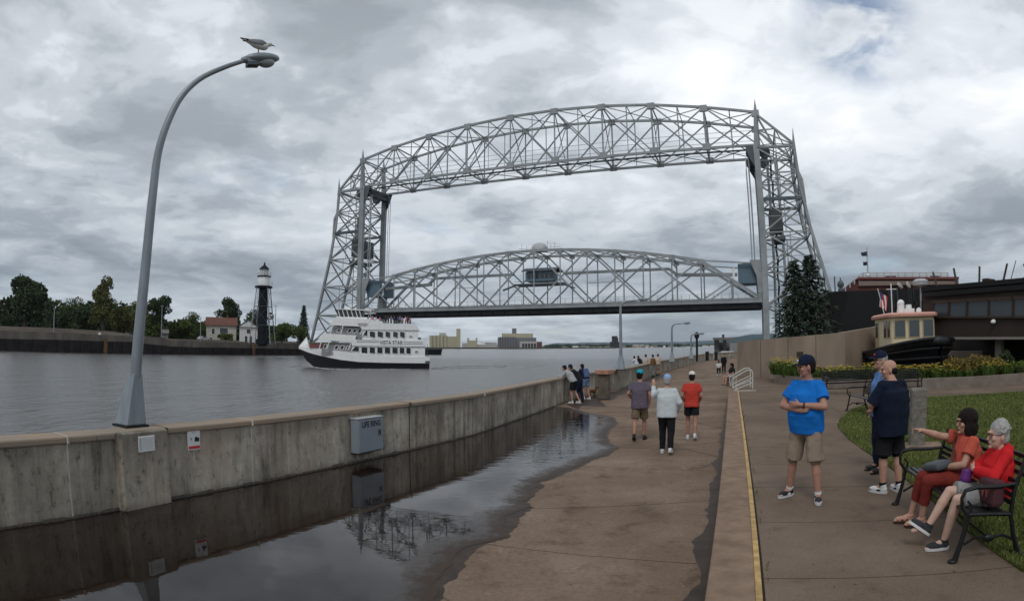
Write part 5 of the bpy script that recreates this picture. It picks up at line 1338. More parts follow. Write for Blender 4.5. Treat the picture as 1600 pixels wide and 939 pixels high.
    m = MB(); m.extr([(X(563), .02, Zf(511)), (X(600), .02, Zf(511)), (X(596), .02, Zf(503)), (X(578), .02, Zf(500.5)), (X(572), .02, Zf(501))], (0, -.12, 0)); m.build('side_screen', M_white, th)
    m = MB()
    for z_ in (504.0, 506.0): m.bar((X(597), .0, Zf(z_ - 1.5)), (X(648), .0, Zf(z_)), .04)
    for i in range(12): a = 598 + i * 4.4; m.bar((X(a), 0, Zf(509)), (X(a), 0, Zf(502.6 + i * .12)), .04)
    m.build('top_rail', M_leg, th)
    m = MB()
    m.box((X(660), -.4, Zf(534)), (.9, .5, .5)); m.bar((X(668), -.3, Zf(560)), (X(668), -.3, Zf(538)), .08); m.box((X(668), -.05, Zf(565.5)), (.7, .12, .32)); m.box((X(655), -.3, Zf(529)), (.5, .4, .3)); m.build('stern_gear', M_steel2, th)
    slab(X(671), X(664), Zf(561.5), Zf(559.5), 'stern_deck', M_steel2, .3)
    # wake: pale bow wave and stern wash
    m = MB()
    def foam(pts, w, z=ZW + .03):
        for i in range(len(pts) - 1):
            a = onz(*pts[i], ZW); b = onz(*pts[i + 1], ZW); d = (b - a).normalized(); n_ = Vector((-d.y, d.x, 0))
            w0 = w * (1 - i / len(pts)); w1 = w * (1 - (i + 1) / len(pts)); K = 8
            for j in range(K):
                if rnd.random() < .06: continue
                p = a.lerp(b, j / K); q = a.lerp(b, (j + 1) / K); s_ = lerp(w0, w1, j / K) * rnd.uniform(.3, .8) + .02
                m.prism([(v.x, v.y) for v in (p - n_ * s_, q - n_ * s_, q + n_ * s_, p + n_ * s_)], z - .2, z + rnd.uniform(.02, .09))
    foam([(473, 571), (490, 574), (510, 576.6), (535, 577.6), (560, 577.8), (600, 577.5), (640, 577.2)], .32); foam([(470, 572), (462, 572.5), (452, 573.5)], .3)
    foam([(672, 576), (700, 573), (740, 571.8), (790, 571), (850, 572)], .22); foam([(672, 577), (700, 576), (735, 575), (790, 573.5)], .16)
    o = m.build('foam', mat('wake_foam', (.38, .39, .40), .7, .2, 3)); tag(o, 'thin white bow wave and wake line left on the water by the ferry', 'foam', None, 'stuff')
    return th, X, Zf, rz, ps
FE, FX, FZ, FRZ, FPS = ferry()
FM = Matrix.Translation(FPS) @ Matrix.Rotation(FRZ, 4, 'Z')

# ================================================================ RIGHT SIDE: RAMP WALL, BUILDINGS
# ramp wall: face from left end towards the right, top rising
M_rampc = mat('tan_board_concrete', (.25, .195, .150), .9, .22, .9, bump=.4, bscale=20, stretch=(1, 1, .5))
rw = [(1152, 588, 533.5, None), (1212, 590, 528.5, None)]
w0 = onz(1152, 587.5, PZ); w1 = onz(1212, 592, PZ)
dirw = (w1 - w0).normalized()
def ramp_x(px):
    d = ray(px, 500); d2 = Vector((d.x, d.y)); # intersect with line w0 + s*dirw
    det = d2.x * (-dirw.y) + d2.y * dirw.x
    s = (d2.x * w0.y * -1 + d2.y * w0.x) / det if False else None
    # solve k*d2 = w0 + s*dirw
    k = (w0.x * dirw.y - w0.y * dirw.x) / (d2.x * dirw.y - d2.y * dirw.x)
    return Vector((d2.x * k, d2.y * k, 0))
# let the wall run gently away from the eye to the right
p_a = w0.copy(); p_b = w1.copy(); p_c = atd(1320, 520, 33.0); p_d = atd(1400, 505, 37.0); p_e = atd(1470, 500, 40.0)
pts = [(p_a, atd(1152, 533.5, math.hypot(p_a.x, p_a.y)).z), (p_b, atd(1212, 528.6, math.hypot(p_b.x, p_b.y)).z), (p_c, atd(1320, 519, 33.0).z), (p_d, atd(1400, 505.5, 37).z), (p_e, atd(1470, 498, 40).z)]
RW = thing('ramp_wall', 'high tan concrete ramp wall with sloping top behind the flower bed', 'wall', (p_a.x, p_a.y, PZ))
m = MB()
for i in range(len(pts) - 1):
    (a, za), (b, zb) = pts[i], pts[i + 1]; n_ = Vector((a.x + b.x, a.y + b.y, 0)).normalized() * .4
    n_ = Vector(((b - a).y * -1, (b - a).x, 0)).normalized() * .4
    if n_.dot(Vector((a.x, a.y, 0))) < 0: n_ = -n_
    A0 = Vector((a.x, a.y, 0)); B0 = Vector((b.x, b.y, 0))
    m.add([A0, B0, B0 + Vector((0, 0, zb)), A0 + Vector((0, 0, za)), A0 + n_, B0 + n_, B0 + n_ + Vector((0, 0, zb)), A0 + n_ + Vector((0, 0, za))], [(0, 1, 2, 3), (7, 6, 5, 4), (3, 2, 6, 7), (0, 3, 7, 4), (1, 5, 6, 2)])
m.build('wall_body', M_rampc, RW, world=True)
m = MB(); 
for px in (1190, 1232, 1276):
    i = 0 if px < 1212 else 1; a, b = pts[i], pts[i + 1]; f = (px - (1152, 1212)[i]) / ((60, 108)[i]); p = a[0].lerp(b[0], f); zt = lerp(a[1], b[1], f); v_ = -Vector((p.x, p.y, 0)).normalized() * .006
    m.box((p.x + v_.x, p.y + v_.y, zt / 2 + .2), (.025, .02, zt - .5), rz=math.atan2((b[0] - a[0]).y, (b[0] - a[0]).x))
m.build('form_joint', mat('form_joint_dark', (.11, .09, .07), .9), RW, world=True)
pq = pts[1][0].lerp(pts[2][0], (1251 - 1212) / 108); D_ = math.hypot(pq.x, pq.y); zq = atd(1251, 555, D_).z; v_ = -Vector((pq.x, pq.y, 0)).normalized() * .05
pla = thing('wall_plaque', 'small dark square plaque on the tan ramp wall above the flowers', 'plaque', (pq.x + v_.x, pq.y + v_.y, zq), math.atan2((pts[2][0] - pts[1][0]).y, (pts[2][0] - pts[1][0]).x))
MB().box((0, 0, 0), (.34, .04, .34)).build('plate', mat('dark_bronze', (.05, .035, .025), .5), pla, bevel=.01)
MB().box((0, 0, 0), (.38, .02, .38)).build('frame', M_iron, pla)

# museum: dark box behind, nearer wing with a window band on the right
M_mus = mat('dark_brown_metal', (.011, .011, .012), .8, .2, .6, stretch=(1, 1, .2)); M_mus2 = mat('dark_brown_timber', (.034, .023, .017), .7, .25, .8, stretch=(1, 1, .25))
M_trim = mat('brown_trim', (.045, .028, .02), .6)
def wallpoly(m, pts_, D0, D1, off):
    """polygon on a vertical wall between two columns with distances D0 (left px) and D1 (right px)"""
    return [Vector(p) for p in pts_]
def facade(px0, D0, px1, D1):
    a = atd(px0, 500, D0); b = atd(px1, 500, D1); a.z = 0; b.z = 0; t = (b - a).normalized()
    n_ = Vector((t.y, -t.x, 0));
    if n_.dot(a) > 0: n_ = -n_
    def F(px, py, o=0.0):
        d = ray(px, py); k = (a.x * t.y - a.y * t.x) / (d.x * t.y - d.y * t.x); q = Vector((d.x * k, d.y * k, d.z * k + CZ)); return q + n_ * o
    return F, t, n_
def pad(m, F, n_, poly, depth, o=0.0): return m.extr([F(px, py, o) for px, py in poly], -n_ * depth)
# rear block
F1, t1, n1 = facade(1292, 52, 1450, 50)
MU = thing('museum', 'dark brown flat roofed waterfront museum with a long dark window band', 'building', tuple(F1(1292, 520).xy.to_3d()))
m = MB(); pad(m, F1, n1, [(1292, 560), (1292, 457), (1300, 455.5), (1462, 451), (1462, 560)], 14); m.build('rear_block', M_mus, MU, world=True)
F0, t0, n0 = facade(1270, 62, 1292, 52)
m = MB(); pad(m, F0, n0, [(1268, 560), (1268, 473), (1293, 457), (1293, 560)], 6); sb = m.build('side_block', M_mus, MU, world=True)
m = MB(); m.bar(F0(1267, 473, .05), F0(1293, 456.5, .05), .12, .3); m.build('roof_edge', M_steel2, sb, world=True)
m = MB(); pad(m, F0, n0, [(1273, 521), (1273, 490), (1286, 486.5), (1286, 520)], .1, .08); wn = m.build('window', mat('pale_window', (.50, .52, .54), .4, .1, 1), sb, world=True)
m = MB()
for py in (497, 505, 513): m.bar(F0(1273, py + .5, .12), F0(1286, py - .6, .12), .06)
m.bar(F0(1279.5, 521, .12), F0(1279.5, 488, .12), .06); m.build('glazing_bar', M_mus, wn, world=True)
# front wing
F2, t2, n2 = facade(1440, 33, 1620, 30)
m = MB(); pad(m, F2, n2, [(1442, 527), (1442, 452), (1500, 446), (1620, 436), (1800, 420), (1800, 526)], 12); m.build('front_wing', M_mus2, MU, world=True)
m = MB(); pad(m, F2, n2, [(1444, 530), (1444, 526.5), (1800, 524), (1800, 528.5)], 12, .06); m.build('sill_band', mat('grey_sill', (.22, .19, .17), .8), MU, world=True)
for a, b in ((1459, 1483), (1484, 1511), (1512, 1545), (1546, 1582), (1584, 1640), (1642, 1700)):
    t_ = 472 - (a - 1459) * .05; u_ = 472 - (b - 1459) * .05
    wn = MB(); pad(wn, F2, n2, [(a, 495 - (a - 1459) * .01), (a, t_), (b, u_), (b, 495 - (b - 1459) * .01)], .1, .05); wn = wn.build('window', glass_mat('museum_glass', (.035, .045, .055), .12), MU, world=True)
    m = MB(); m.bar(F2(a, t_, .08), F2(a, 496, .08), .10); m.bar(F2(a, t_, .08), F2(b, u_, .08), .14); m.bar(F2(a, 495.5, .08), F2(b, 495.2, .08), .10); m.build('frame', M_trim, wn, world=True)
m = MB(); m.bar(F2(1444, 461, .1), F2(1620, 447, .1), .16, .22); m.bar(F2(1442, 452.3, .08), F2(1620, 436.5, .08), .2, .22); m.build('cornice', M_mus, MU, world=True)
F3, t3, n3 = facade(1440, 41, 1700, 37)
m = MB(); pad(m, F3, n3, [(1446, 600), (1446, 522), (1800, 520), (1800, 600)], 3); m.build('recessed_wall', mat('recess_brown', (.03, .026, .024), .8, .3, 1), MU, world=True)
m = MB(); pad(m, F2, n2, [(1544, 572), (1544, 527), (1553.5, 527), (1553.5, 572)], .4, -.8); m.build('column', mat('tan_column', (.23, .20, .17), .9), MU, world=True)
m = MB(); pad(m, F3, n3, [(1487, 575), (1487, 548), (1543, 548), (1543, 575)], .6, .8); m.build('low_wall', mat('tan_column', (.23, .20, .17), .9), MU, world=True)
m = MB(); p_ = F2(1554, 503, .16); m.ell(p_, (.14, .14, .10)); m.box(p_ + Vector((0, 0, .09)) - n2 * .05, (.12, .12, .05)); m.build('wall_lamp', mat('lamp_opal', (.7, .7, .68), .3), MU, world=True, smooth=True)
for a, b, w_ in ((1519, 1530, 0),):
    m = MB(); pad(m, F2, n2, [(1521, 452), (1521, 434), (1529, 433), (1529, 452)], 1.0, -1); m.build('chimney', M_mus2, MU, world=True)
for i, (xa, ya, xb, yb, w_) in enumerate(((1476, 418, 1494, 456, .10), (1517, 415, 1527, 455, .10), (1561, 410, 1562, 452, .08), (1575, 405, 1576, 440, .03), (1443, 424, 1462, 452, .08), (1598, 428, 1597, 450, .08))):
    m = MB(); m.bar(F2(xa, ya, -1.0), F2(xb, yb, -.2), w_); m.build('roof_mast', M_mus2, MU, world=True)
# red roofed building behind
F4, t4, n4 = facade(1310, 80, 1505, 84)
RB = thing('brick_building', 'dark red flat roofed building with a white roof railing rising behind the museum', 'building', tuple(F4(1400, 520).xy.to_3d()))
m = MB(); pad(m, F4, n4, [(1316, 480), (1316, 452), (1341, 437), (1497, 436), (1497, 480)], 16); m.build('wall', mat('dark_red_brick', (.085, .035, .032), .9, .15, 1), RB, world=True)
m = MB(); pad(m, F4, n4, [(1337, 437), (1341, 433.5), (1497, 433), (1497, 437)], 17, .4); m.build('cornice', mat('dull_red_cornice', (.16, .06, .055), .8), RB, world=True)
m = MB(); pad(m, F4, n4, [(1341, 447), (1341, 439.5), (1497, 439.5), (1497, 444.5)], .4, .3); m.build('pale_band', mat('dull_tan_band', (.20, .15, .13), .8), RB, world=True)
m = MB()
for py in (425.2, 429): m.bar(F4(1350, py, -1), F4(1484, py, -1), .14)
m.bar(F4(1314, 453, 0), F4(1350, 425.2, -1), .14); m.bar(F4(1314, 457, 0), F4(1350, 429.4, -1), .12)
for k in range(13): px = 1350 + k * 11.2; m.bar(F4(px, 425, -1), F4(px, 433, -1), .12)
for k in range(6): px = 1314 + k * 7; m.bar(F4(px, 453 - k * 5.4, 0), F4(px, 460 - k * 5.2, 0), .12)
m.build('roof_railing', mat('pale_rail', (.45, .46, .46), .5), RB, world=True)
m = MB(); pad(m, F4, n4, [(1386, 433), (1392, 427), (1408, 426.5), (1407, 433)], 1, -3); pad(m, F4, n4, [(1466, 433), (1466, 424.5), (1478, 426), (1478, 433)], 1, -3); m.build('rooftop_unit', M_steel2, RB, world=True)
m = MB(); m.cyl(F4(1358, 432, -2), F4(1364, 432.2, -2), .6, n=10); m.build('rooftop_tank', M_white, RB, world=True)
m = MB(); m.cyl(F4(1403, 448, .8), F4(1405, 446, .9), .5, n=10); m.cyl(F4(1416, 447, .8), F4(1418, 446, .9), .5, n=10); m.build('wall_fan', M_elc, RB, world=True)
# flagpole with two flags
p0 = F4(1364, 436, -4); FP = thing('flagpole', 'thin white flagpole above the red building flying two dark flags', 'flagpole', tuple(p0)); pt = F4(1362.5, 379, -4)
MB().cyl((0, 0, -1), tuple(pt - p0), .16, .09, n=6).build('shaft', mat('pale_rail', (.45, .46, .46)), FP)
def flagm(pts_, name, mt, lb):
    m = MB(); K = 8; rows = []
    for j in range(K + 1):
        f = j / K; a = pts_[0].lerp(pts_[1], f); b = pts_[3].lerp(pts_[2], f); o = n4 * (.25 * math.sin(f * 7)); rows.append((a + o, b + o))
    for j in range(K): m.extr([rows[j][0], rows[j + 1][0], rows[j + 1][1], rows[j][1]], n4 * .04)
    o = m.build(name, mt); tag(o, lb, 'flag', 'dark flags on the pole'); return o
flagm([F4(1363, 386, -4), F4(1352, 387.5, -4), F4(1353, 392.5, -4), F4(1363, 394, -4)], 'flag', mat('flag_dark', (.05, .055, .07), .8), 'upper larger dark flag on the pole above the red building')
flagm([F4(1363.3, 403, -4), F4(1356, 402.5, -4), F4(1356, 408.5, -4), F4(1363.5, 409, -4)], 'flag', mat('flag_dark', (.05, .055, .07), .8), 'lower small dark flag on the pole above the red building')
for px, py0, py1, lb in ((1305, 432, 457, 'bare thin pole behind the left corner of the dark museum block'), (1314, 434, 457, 'thin pole with small instruments just left of the roof railing')):
    a = atd(px, py1, 60); th = thing('thin_pole', lb, 'pole', tuple(a)); MB().cyl((0, 0, -2), (0, 0, atd(px, py0, 60).z - a.z), .07, n=6).build('shaft', M_steel2, th)
    if px == 1314: m = MB(); m.lathe([(.3, .5), (.35, .8), (.2, 1.1)]); m.ell((0, 0, .2), .3); m.build('instrument', M_steel2, th)
# firs in front of the right tower
b_ = atd(1268, 540, 46); t_ = atd(1272, 396, 46); b_.z = 1.0
conifer('fir_tree', 'tallest dark drooping fir standing before the right bridge tower', b_, t_.z - 1.0, 3.1, 21, group='dark firs by the right bridge tower')
b_ = atd(1244, 540, 45); t_ = atd(1245, 404, 45); b_.z = 1.0
conifer('fir_tree', 'slightly shorter left fir of the pair before the right bridge tower', b_, t_.z - 1.0, 2.5, 22, group='dark firs by the right bridge tower')
b_ = atd(1622, 520, 36); t_ = atd(1622, 372, 36); b_.z = .5
broad_tree('leafy_tree', 'dark leafy tree peeking in at the right edge above the museum roof', 1640, 530, 370, 105, 48, M_leafB, 77, 'trees beside the museum', 'round', zb=PZ, n=5200)

# ================================================================ PLANTER BEDS
PL = [onz(1209, 598.5, PZ), onz(1245, 603, PZ), onz(1300, 607.5, PZ), onz(1370, 609.5, PZ), onz(1440, 608.5, PZ), onz(1520, 605.5, PZ), onz(1610, 598.5, PZ), onz(1720, 586, PZ)]
back = [p + Vector((p.x, p.y, 0)).normalized() * 6.5 for p in PL]
BD = thing('planter', 'long low curved concrete planter wall along the flower bed in front of the museum', 'planter', (PL[2].x, PL[2].y, PZ))
m = MB(); ctop = .42; thk = .3
for i in range(len(PL) - 1):
    a, b = PL[i], PL[i + 1]; va = Vector((a.x, a.y, 0)).normalized() * thk; vb = Vector((b.x, b.y, 0)).normalized() * thk
    m.prism([(v.x, v.y) for v in (a, b, b + vb, a + va)], PZ - .05, PZ + ctop)
a = PL[0]; bk = onz(1211, 590.5, PZ); m.prism([(v.x, v.y) for v in (a, a + Vector((.3, -.1, 0)), bk + Vector((.3, 0, 0)), bk)], PZ - .05, PZ + ctop)
m.build('rim', mat('planter_concrete', (.18, .15, .125), .9, .2, 3, bump=.4), BD, world=True)
m = MB()
for i in range(len(PL) - 1): m.quad((PL[i].x, PL[i].y, PZ + .36), (PL[i + 1].x, PL[i + 1].y, PZ + .36), (back[i + 1].x, back[i + 1].y, PZ + .5), (back[i].x, back[i].y, PZ + .36))
m.build('soil', mat('soil', (.045, .03, .02), .95, .3, 8), BD, world=True)
M_fy = leaf_mat('yellow_petals', (.70, .52, .03), (.85, .78, .25)); M_fo = leaf_mat('orange_petals', (.45, .16, .03), (.55, .40, .12)); M_lily = leaf_mat('lily_leaves', (.045, .08, .015), (.12, .18, .04))
def lily(label, seed, h, w, flowers, petals, mt=None, nb=200):
    th = thing('lily_clump', label, 'flower plant', (0, 0, 0), 0, 'plants in the flower bed'); r = random.Random(seed); m = MB()
    for k in range(nb):
        a = r.uniform(0, 6.28); o = Vector((math.cos(a), math.sin(a), 0)) * r.uniform(0, w * .45); L = h * r.uniform(.6, 1.1); d = Vector((math.cos(a), math.sin(a), 0)) * L * r.uniform(.2, .75); s_ = Vector((-math.sin(a), math.cos(a), 0)) * .016
        p0, p1, p2 = o, o + d * .45 + Vector((0, 0, L * .75)), o + d + Vector((0, 0, L * r.uniform(.45, .95)))
        i = len(m.v); m.v += [tuple(p0 - s_), tuple(p0 + s_), tuple(p1 + s_), tuple(p1 - s_), tuple(p2)]; m.f += [(i, i + 1, i + 2, i + 3), (i + 3, i + 2, i + 4)]
    m.build('leaves', mt or M_lily, th, fix=False)
    if flowers:
        m = MB()
        for k in range(flowers):
            a = r.uniform(0, 6.28); q = r.uniform(0, w * .75); c = Vector((math.cos(a) * q, math.sin(a) * q, h * r.uniform(.5, 1.12))); az = r.uniform(0, 6.28)
            for j in range(6):
                b = az + j * math.pi / 3; d = Vector((math.cos(b), math.sin(b), .5)) * .072; s_ = Vector((-math.sin(b), math.cos(b), 0)) * .034; i = len(m.v)
                m.v += [tuple(c), tuple(c + d * .6 - s_), tuple(c + d), tuple(c + d * .6 + s_)]; m.f.append((i, i + 1, i + 2, i + 3))
        m.build('blossom', petals, th, fix=False)
    return th
LP = [lily('leafy clump with many yellow lilies in the planter', 1, .62, .62, 24, M_fy), lily('leafy clump with a few pale yellow lilies in the planter', 2, .50, .6, 15, M_fy), lily('clump with orange and cream lilies in the planter', 3, .5, .6, 13, M_fo), lily('low dull green clump without blossoms in the planter', 4, .42, .7, 0, None, M_leafA), lily('low reddish brown foliage clump in the planter', 5, .4, .6, 4, M_fo, leaf_mat('bronze_leaves', (.10, .05, .025), (.17, .10, .05)))]
used = [False] * 5; r = random.Random(12); LQ = []
def put(k, px, dd, sc, label=None):
    f = None
    for i in range(len(PL) - 1):
        d = ray(px, 600); a, b = PL[i], PL[i + 1]; t = (b - a).normalized(); kk = (a.x * t.y - a.y * t.x) / (d.x * t.y - d.y * t.x); q = Vector((d.x * kk, d.y * kk, 0)); u_ = (q - a).dot(t) / (b - a).length
        if -.001 <= u_ <= 1.001: f = q; break
    if f is None: return
    p = f + f.normalized() * (.55 + dd); p.z = PZ + .34
    if not used[k]: o = LP[k]; used[k] = True; o.location = p; o.scale = (sc,) * 3
    else: o = copy_tree(LP[k], p, r.uniform(0, 6.28), LP[k]['label'], sc)
    LQ.append((px, dd, k, o))
for k, px, dd, sc in ((0, 1218, .3, 1.25), (0, 1232, .1, 1.2), (0, 1226, 1.6, 1.3), (0, 1214, 1.9, 1.3), (1, 1246, .3, 1.2), (0, 1254, 1.5, 1.25), (1, 1262, .2, 1.15), (0, 1240, 2.2, 1.25)): put(k, px, dd, sc)
for i in range(74):
    px = 1268 + i * 4.6 + r.uniform(-2, 2); back_ = r.random()
    k = r.choice((1, 1, 0, 2, 1, 3)) if px < 1500 else r.choice((1, 0, 1, 3))
    if 1395 < px < 1520 and back_ < .5: k = r.choice((2, 2, 1, 0))
    put(k, px, .1 + back_ * 1.3, r.uniform(.78, 1.05))
for i in range(26):
    px = 1268 + i * 7 + r.uniform(-3, 3); 
    if px < 1390: put(r.choice((4, 3, 4)), px, 2.3 + r.random() * 1.6, r.uniform(.95, 1.25))
LQ.sort(key=lambda q: q[0])
for k in range(5):
    for row in (0, 1):
        qs = [q for q in LQ if q[2] == k and (q[1] > .75) == bool(row)]
        for i, q in enumerate(qs):
            q[3]['label'] = ('tall bright yellow lily clump', 'pale yellow lily clump', 'orange and cream lily clump', 'dull green leafy clump', 'reddish brown leafy clump')[k] + ', ' + ORD[i] + ' from left, %s row of planter' % ('back' if row else 'front')
# rounded shrubs of the right bed
def shrub(label, px, pyb, pyt, D, wpx, mt, seed):
    b_ = atd(px, pyb, D); h = atd(px, pyt, D).z - PZ - .3; w = wpx / FPX * D / 2; th = thing('shrub', label, 'shrub', (b_.x, b_.y, PZ + .3), 0, 'rounded shrubs in the right bed'); r_ = random.Random(seed)
    cl = [((r_.uniform(-.65, .65) * w, r_.uniform(-.4, .4) * w, h * r_.uniform(.08, .72)), (w * .45, w * .45, h * .26)) for _ in range(16)]
    MB().tube([(0, 0, -.2), (0, 0, h * .5)], [.04, .02], 5).build('stem', M_bark, th)
    leaves_mesh(cl, 4200, .085, seed).build('foliage', mt, th, fix=False)
M_lgold = leaf_mat('golden_leaves', (.10, .075, .02), (.20, .15, .05))
shrub('wide golden brown shrub below the museum sill left of the column', 1512, 586, 552, 27.5, 72, M_lgold, 1)
shrub('golden brown shrub right behind the rounded green shrub', 1552, 586, 554, 28, 50, M_lgold, 2)
shrub('rounded bright green shrub between the yellow lilies of the right bed', 1530, 584, 560, 28.5, 46, M_leafA, 3)
shrub('spiky dark grey green shrub near the museum column', 1568, 585, 545, 29, 34, M_leafB, 4)
shrub('green shrub at the right end of the flower bed', 1592, 584, 563, 29, 36, M_lily, 5)

# ================================================================ TUGBOAT ON DISPLAY
def tug():
    D = 28.0; bow = atd(1472, 560, D); stern = atd(1344, 563, D + 13.5); d = bow - stern; d.z = 0; L = d.length; rz = math.atan2(d.y, d.x)
    zb = PZ + .22; th = thing('tugboat', 'small museum tugboat with black hull and cream wheelhouse standing ashore behind the flower bed', 'tugboat', (stern.x, stern.y, zb), rz)
    inv = (Matrix.Translation(Vector((stern.x, stern.y, zb))) @ Matrix.Rotation(rz, 4, 'Z')).inverted()
    B = 3.5; cy = 0
    def top(x):
        f = x / L; return .92 + .30 * f + .95 * max(0, f - .25) ** 1.6
    def hw(x):
        f = x / L
        if f > .55: return B / 2 * math.sqrt(max(.002, 1 - ((f - .55) / .45) ** 2.6))
        if f < .12: return B / 2 * (.72 + .28 * math.sin(f / .12 * 1.57))
        return B / 2
    m = MB(); N_ = 26; rows = []
    for i in range(N_ + 1):
        x = L * i / N_; h = hw(x); z = top(x); fl = .55 + .3 * (1 - abs(2 * i / N_ - 1)); row = []
        for (yy, zz) in ((0, -.2), (h * fl * .6, -.1), (h * fl, z * .35), (h * .93, z * .7), (h, z)): row.append((x - (.35 * (1 - zz / max(z, .1)) * max(0, (i / N_ - .6) / .4) * 2.2), yy, zz))
        rows.append(row)
    for sg in (1, -1):
        for i in range(N_):
            for j in range(4):
                q = [rows[i][j], rows[i + 1][j], rows[i + 1][j + 1], rows[i][j + 1]]; m.quad(*[(a, sg * b, c) for a, b, c in q])
    for i in range(N_): a, b = rows[i][4], rows[i + 1][4]; m.quad((a[0], a[1], a[2] - .3), (b[0], b[1], b[2] - .3), (b[0], -b[1], b[2] - .3), (a[0], -a[1], a[2] - .3))
    m.build('hull', mat('tug_black', (.012, .013, .016), .35, .3, 2), th, smooth='all')
    for zf, r_ in ((.97, .075), (.74, .05), (.52, .05), (.36, .045)):
        for sg in (1, -1): MB().tube([(rows[i][4][0] - .1 * (1 - zf), sg * (hw(L * i / N_) * (1.015 if zf > .9 else .95 + .03 * zf) ), top(L * i / N_) * zf) for i in range(N_ + 1)], r_, 6).build('rubbing_strake', M_black, th, smooth=True)
    m = MB(); m.ell((L - .02, 0, top(L) - .2), (.10, .42, .20)); m.build('bow_fender', M_black, th, smooth=True)
    M_cr = mat('tug_cream', (.64, .54, .36), .6, .06, 2); M_pk = mat('tug_roof_salmon', (.62, .33, .26), .6, .08, 2)
    # wheelhouse placed by its two corners
    c1 = inv @ atd(1399, 555, 31.0); wx0, wx1 = L * .52, L * .745
    zf0 = top(L * .6) - .35; zr = (atd(1430, 492, 29.6).z - zb); hwid = 1.2
    front = wx1
    WHs = MB(); WHs.loft([((wx0 + (wx1 - wx0) / 2, 0, zf0), (wx1 - wx0) / 2, hwid), ((wx0 + (wx1 - wx0) / 2, 0, zr), (wx1 - wx0) / 2, hwid)], 40, side=(1, 0, 0), p=14)
    wh = WHs.build('wheelhouse', M_cr, th, smooth=True)
    cx = (wx0 + wx1) / 2; hx = (wx1 - wx0) / 2
    m = MB(); m.loft([((cx, 0, zr), hx + .22, hwid + .22), ((cx, 0, zr + .12), hx + .24, hwid + .24), ((cx, 0, zr + .20), hx + .12, hwid + .12)], 32, side=(1, 0, 0), p=7); m.build('roof', M_pk, wh, smooth=True)
    zw0, zw1 = lerp(zf0, zr, .50), lerp(zf0, zr, .90)
    def fwin(y0, y1):
        f = MB().box((wx1 + .012, (y0 + y1) / 2, (zw0 + zw1) / 2), (.05, y1 - y0 + .1, zw1 - zw0 + .1)).build('window', mat('tug_trim', (.42, .34, .22), .6), wh)
        MB().box((wx1 + .035, (y0 + y1) / 2, (zw0 + zw1) / 2), (.03, y1 - y0, zw1 - zw0)).build('pane', glass_mat('tug_glass', (.06, .075, .08), .08), f)
    for y in (-.78, 0, .78): fwin(y - .27, y + .27)
    for sg in (1, -1):
        for x in (wx1 - .45, wx1 - 1.08):
            f = MB().box((x, sg * (hwid + .008), (zw0 + zw1) / 2), (.46, .05, zw1 - zw0 + .1)).build('window', mat('tug_trim', (.42, .34, .22)), wh); MB().box((x, sg * (hwid + .03), (zw0 + zw1) / 2), (.4, .03, zw1 - zw0)).build('pane', M_glass, f)
        f = MB().box((wx0 + .62, sg * (hwid + .012), lerp(zf0, zr, .45)), (.62, .04, (zr - zf0) * .85)).build('door', mat('tug_trim', (.42, .34, .22)), wh); MB().box((wx0 + .62, sg * (hwid + .035), (zw0 + zw1) / 2), (.38, .02, zw1 - zw0)).build('pane', M_glass, f)
    MB().box((wx1 + .02, 0, lerp(zf0, zr, .33)), (.06, 2 * hwid - .2, .05)).build('trim_line', M_pk, wh)
    nb = MB(); 
    text('BAYFIELD', .17, mat('tug_letter', (.30, .10, .05), .6), wh, (wx1 + .035, .35, lerp(zf0, zr, .40)), (R(90), 0, R(90)), bold=.002)
    # fore cabin trunk
    # aft house
    m = MB(); m.box((wx0 - 1.2, 0, top(wx0) + .25), (2.2, 1.5, .95)); af = m.build('aft_cabin', M_cr, th, bevel=.04)
    MB().box((wx0 - 1.6, -.76, top(wx0) + .3), (.35, .04, .35)).build('porthole', mat('ochre', (.35, .22, .06), .6), af); 
    MB().box((wx0 - 1.2, 0, top(wx0) + .75), (2.35, 1.65, .07)).build('roof', M_cr, af)
    m = MB(); m.prism([(0.1, -B * .35), (wx0 - 2.4, -B * .46), (wx0 - 2.4, B * .46), (.1, B * .35)], top(1) - .02, top(1) + .05); m.build('aft_deck', M_wside, th)
    # roof gear
    z = zr + .2
    m = MB(); m.box((cx + .1, .1, z + .12), (.9, .7, .24)); m.cyl((cx + .5, -.3, z), (cx + .5, -.3, z + .42), .2, n=12); m.ell((cx + .5, -.3, z + .5), .2); m.cyl((cx + .2, .25, z), (cx + .2, .25, z + .45), .17, n=12); m.build('roof_box', M_white, wh, smooth=True)
    m = MB(); m.cyl((cx - .35, .62, z), (cx - .35, .62, z + 1.35), .16, n=14); m.cyl((cx - .35, .62, z + .45), (cx - .35, .62, z + .62), .26, n=14); m.build('smoke_stack', M_black, wh, smooth=True)
    m = MB(); m.cyl((wx0 - .3, .1, z - .2), (wx0 - .3, .1, z + 1.5), .30, .27, n=16); m.build('funnel', M_black, th, smooth=True)
    m = MB(); m.cyl((cx - .4, -.5, z), (cx - .4, -.5, z + 1.6), .03, n=6); m.bar((cx - .4, -.8, z + 1.3), (cx - .4, -.2, z + 1.3), .03); m.build('mast', M_white, wh)
    m = MB(); m.cyl((cx + .75, .55, z + .1), (cx + .95, .55, z + .12), .10, .14, n=12); m.cyl((cx + .75, .55, z), (cx + .75, .55, z + .1), .03, n=6); m.build('search_light', M_white, wh, smooth=True)
    m = MB(); m.lathe([(.05, 0), (.42, .10), (.46, .30), (.25, .42)], (cx - .2, 1.15, z + 1.35), 14); m.cyl((cx - .2, 1.1, z), (cx - .2, 1.15, z + 1.36), .05, n=6); m.build('lamp_hood', mat('pale_hood', (.40, .41, .41), .5), th, smooth=True)
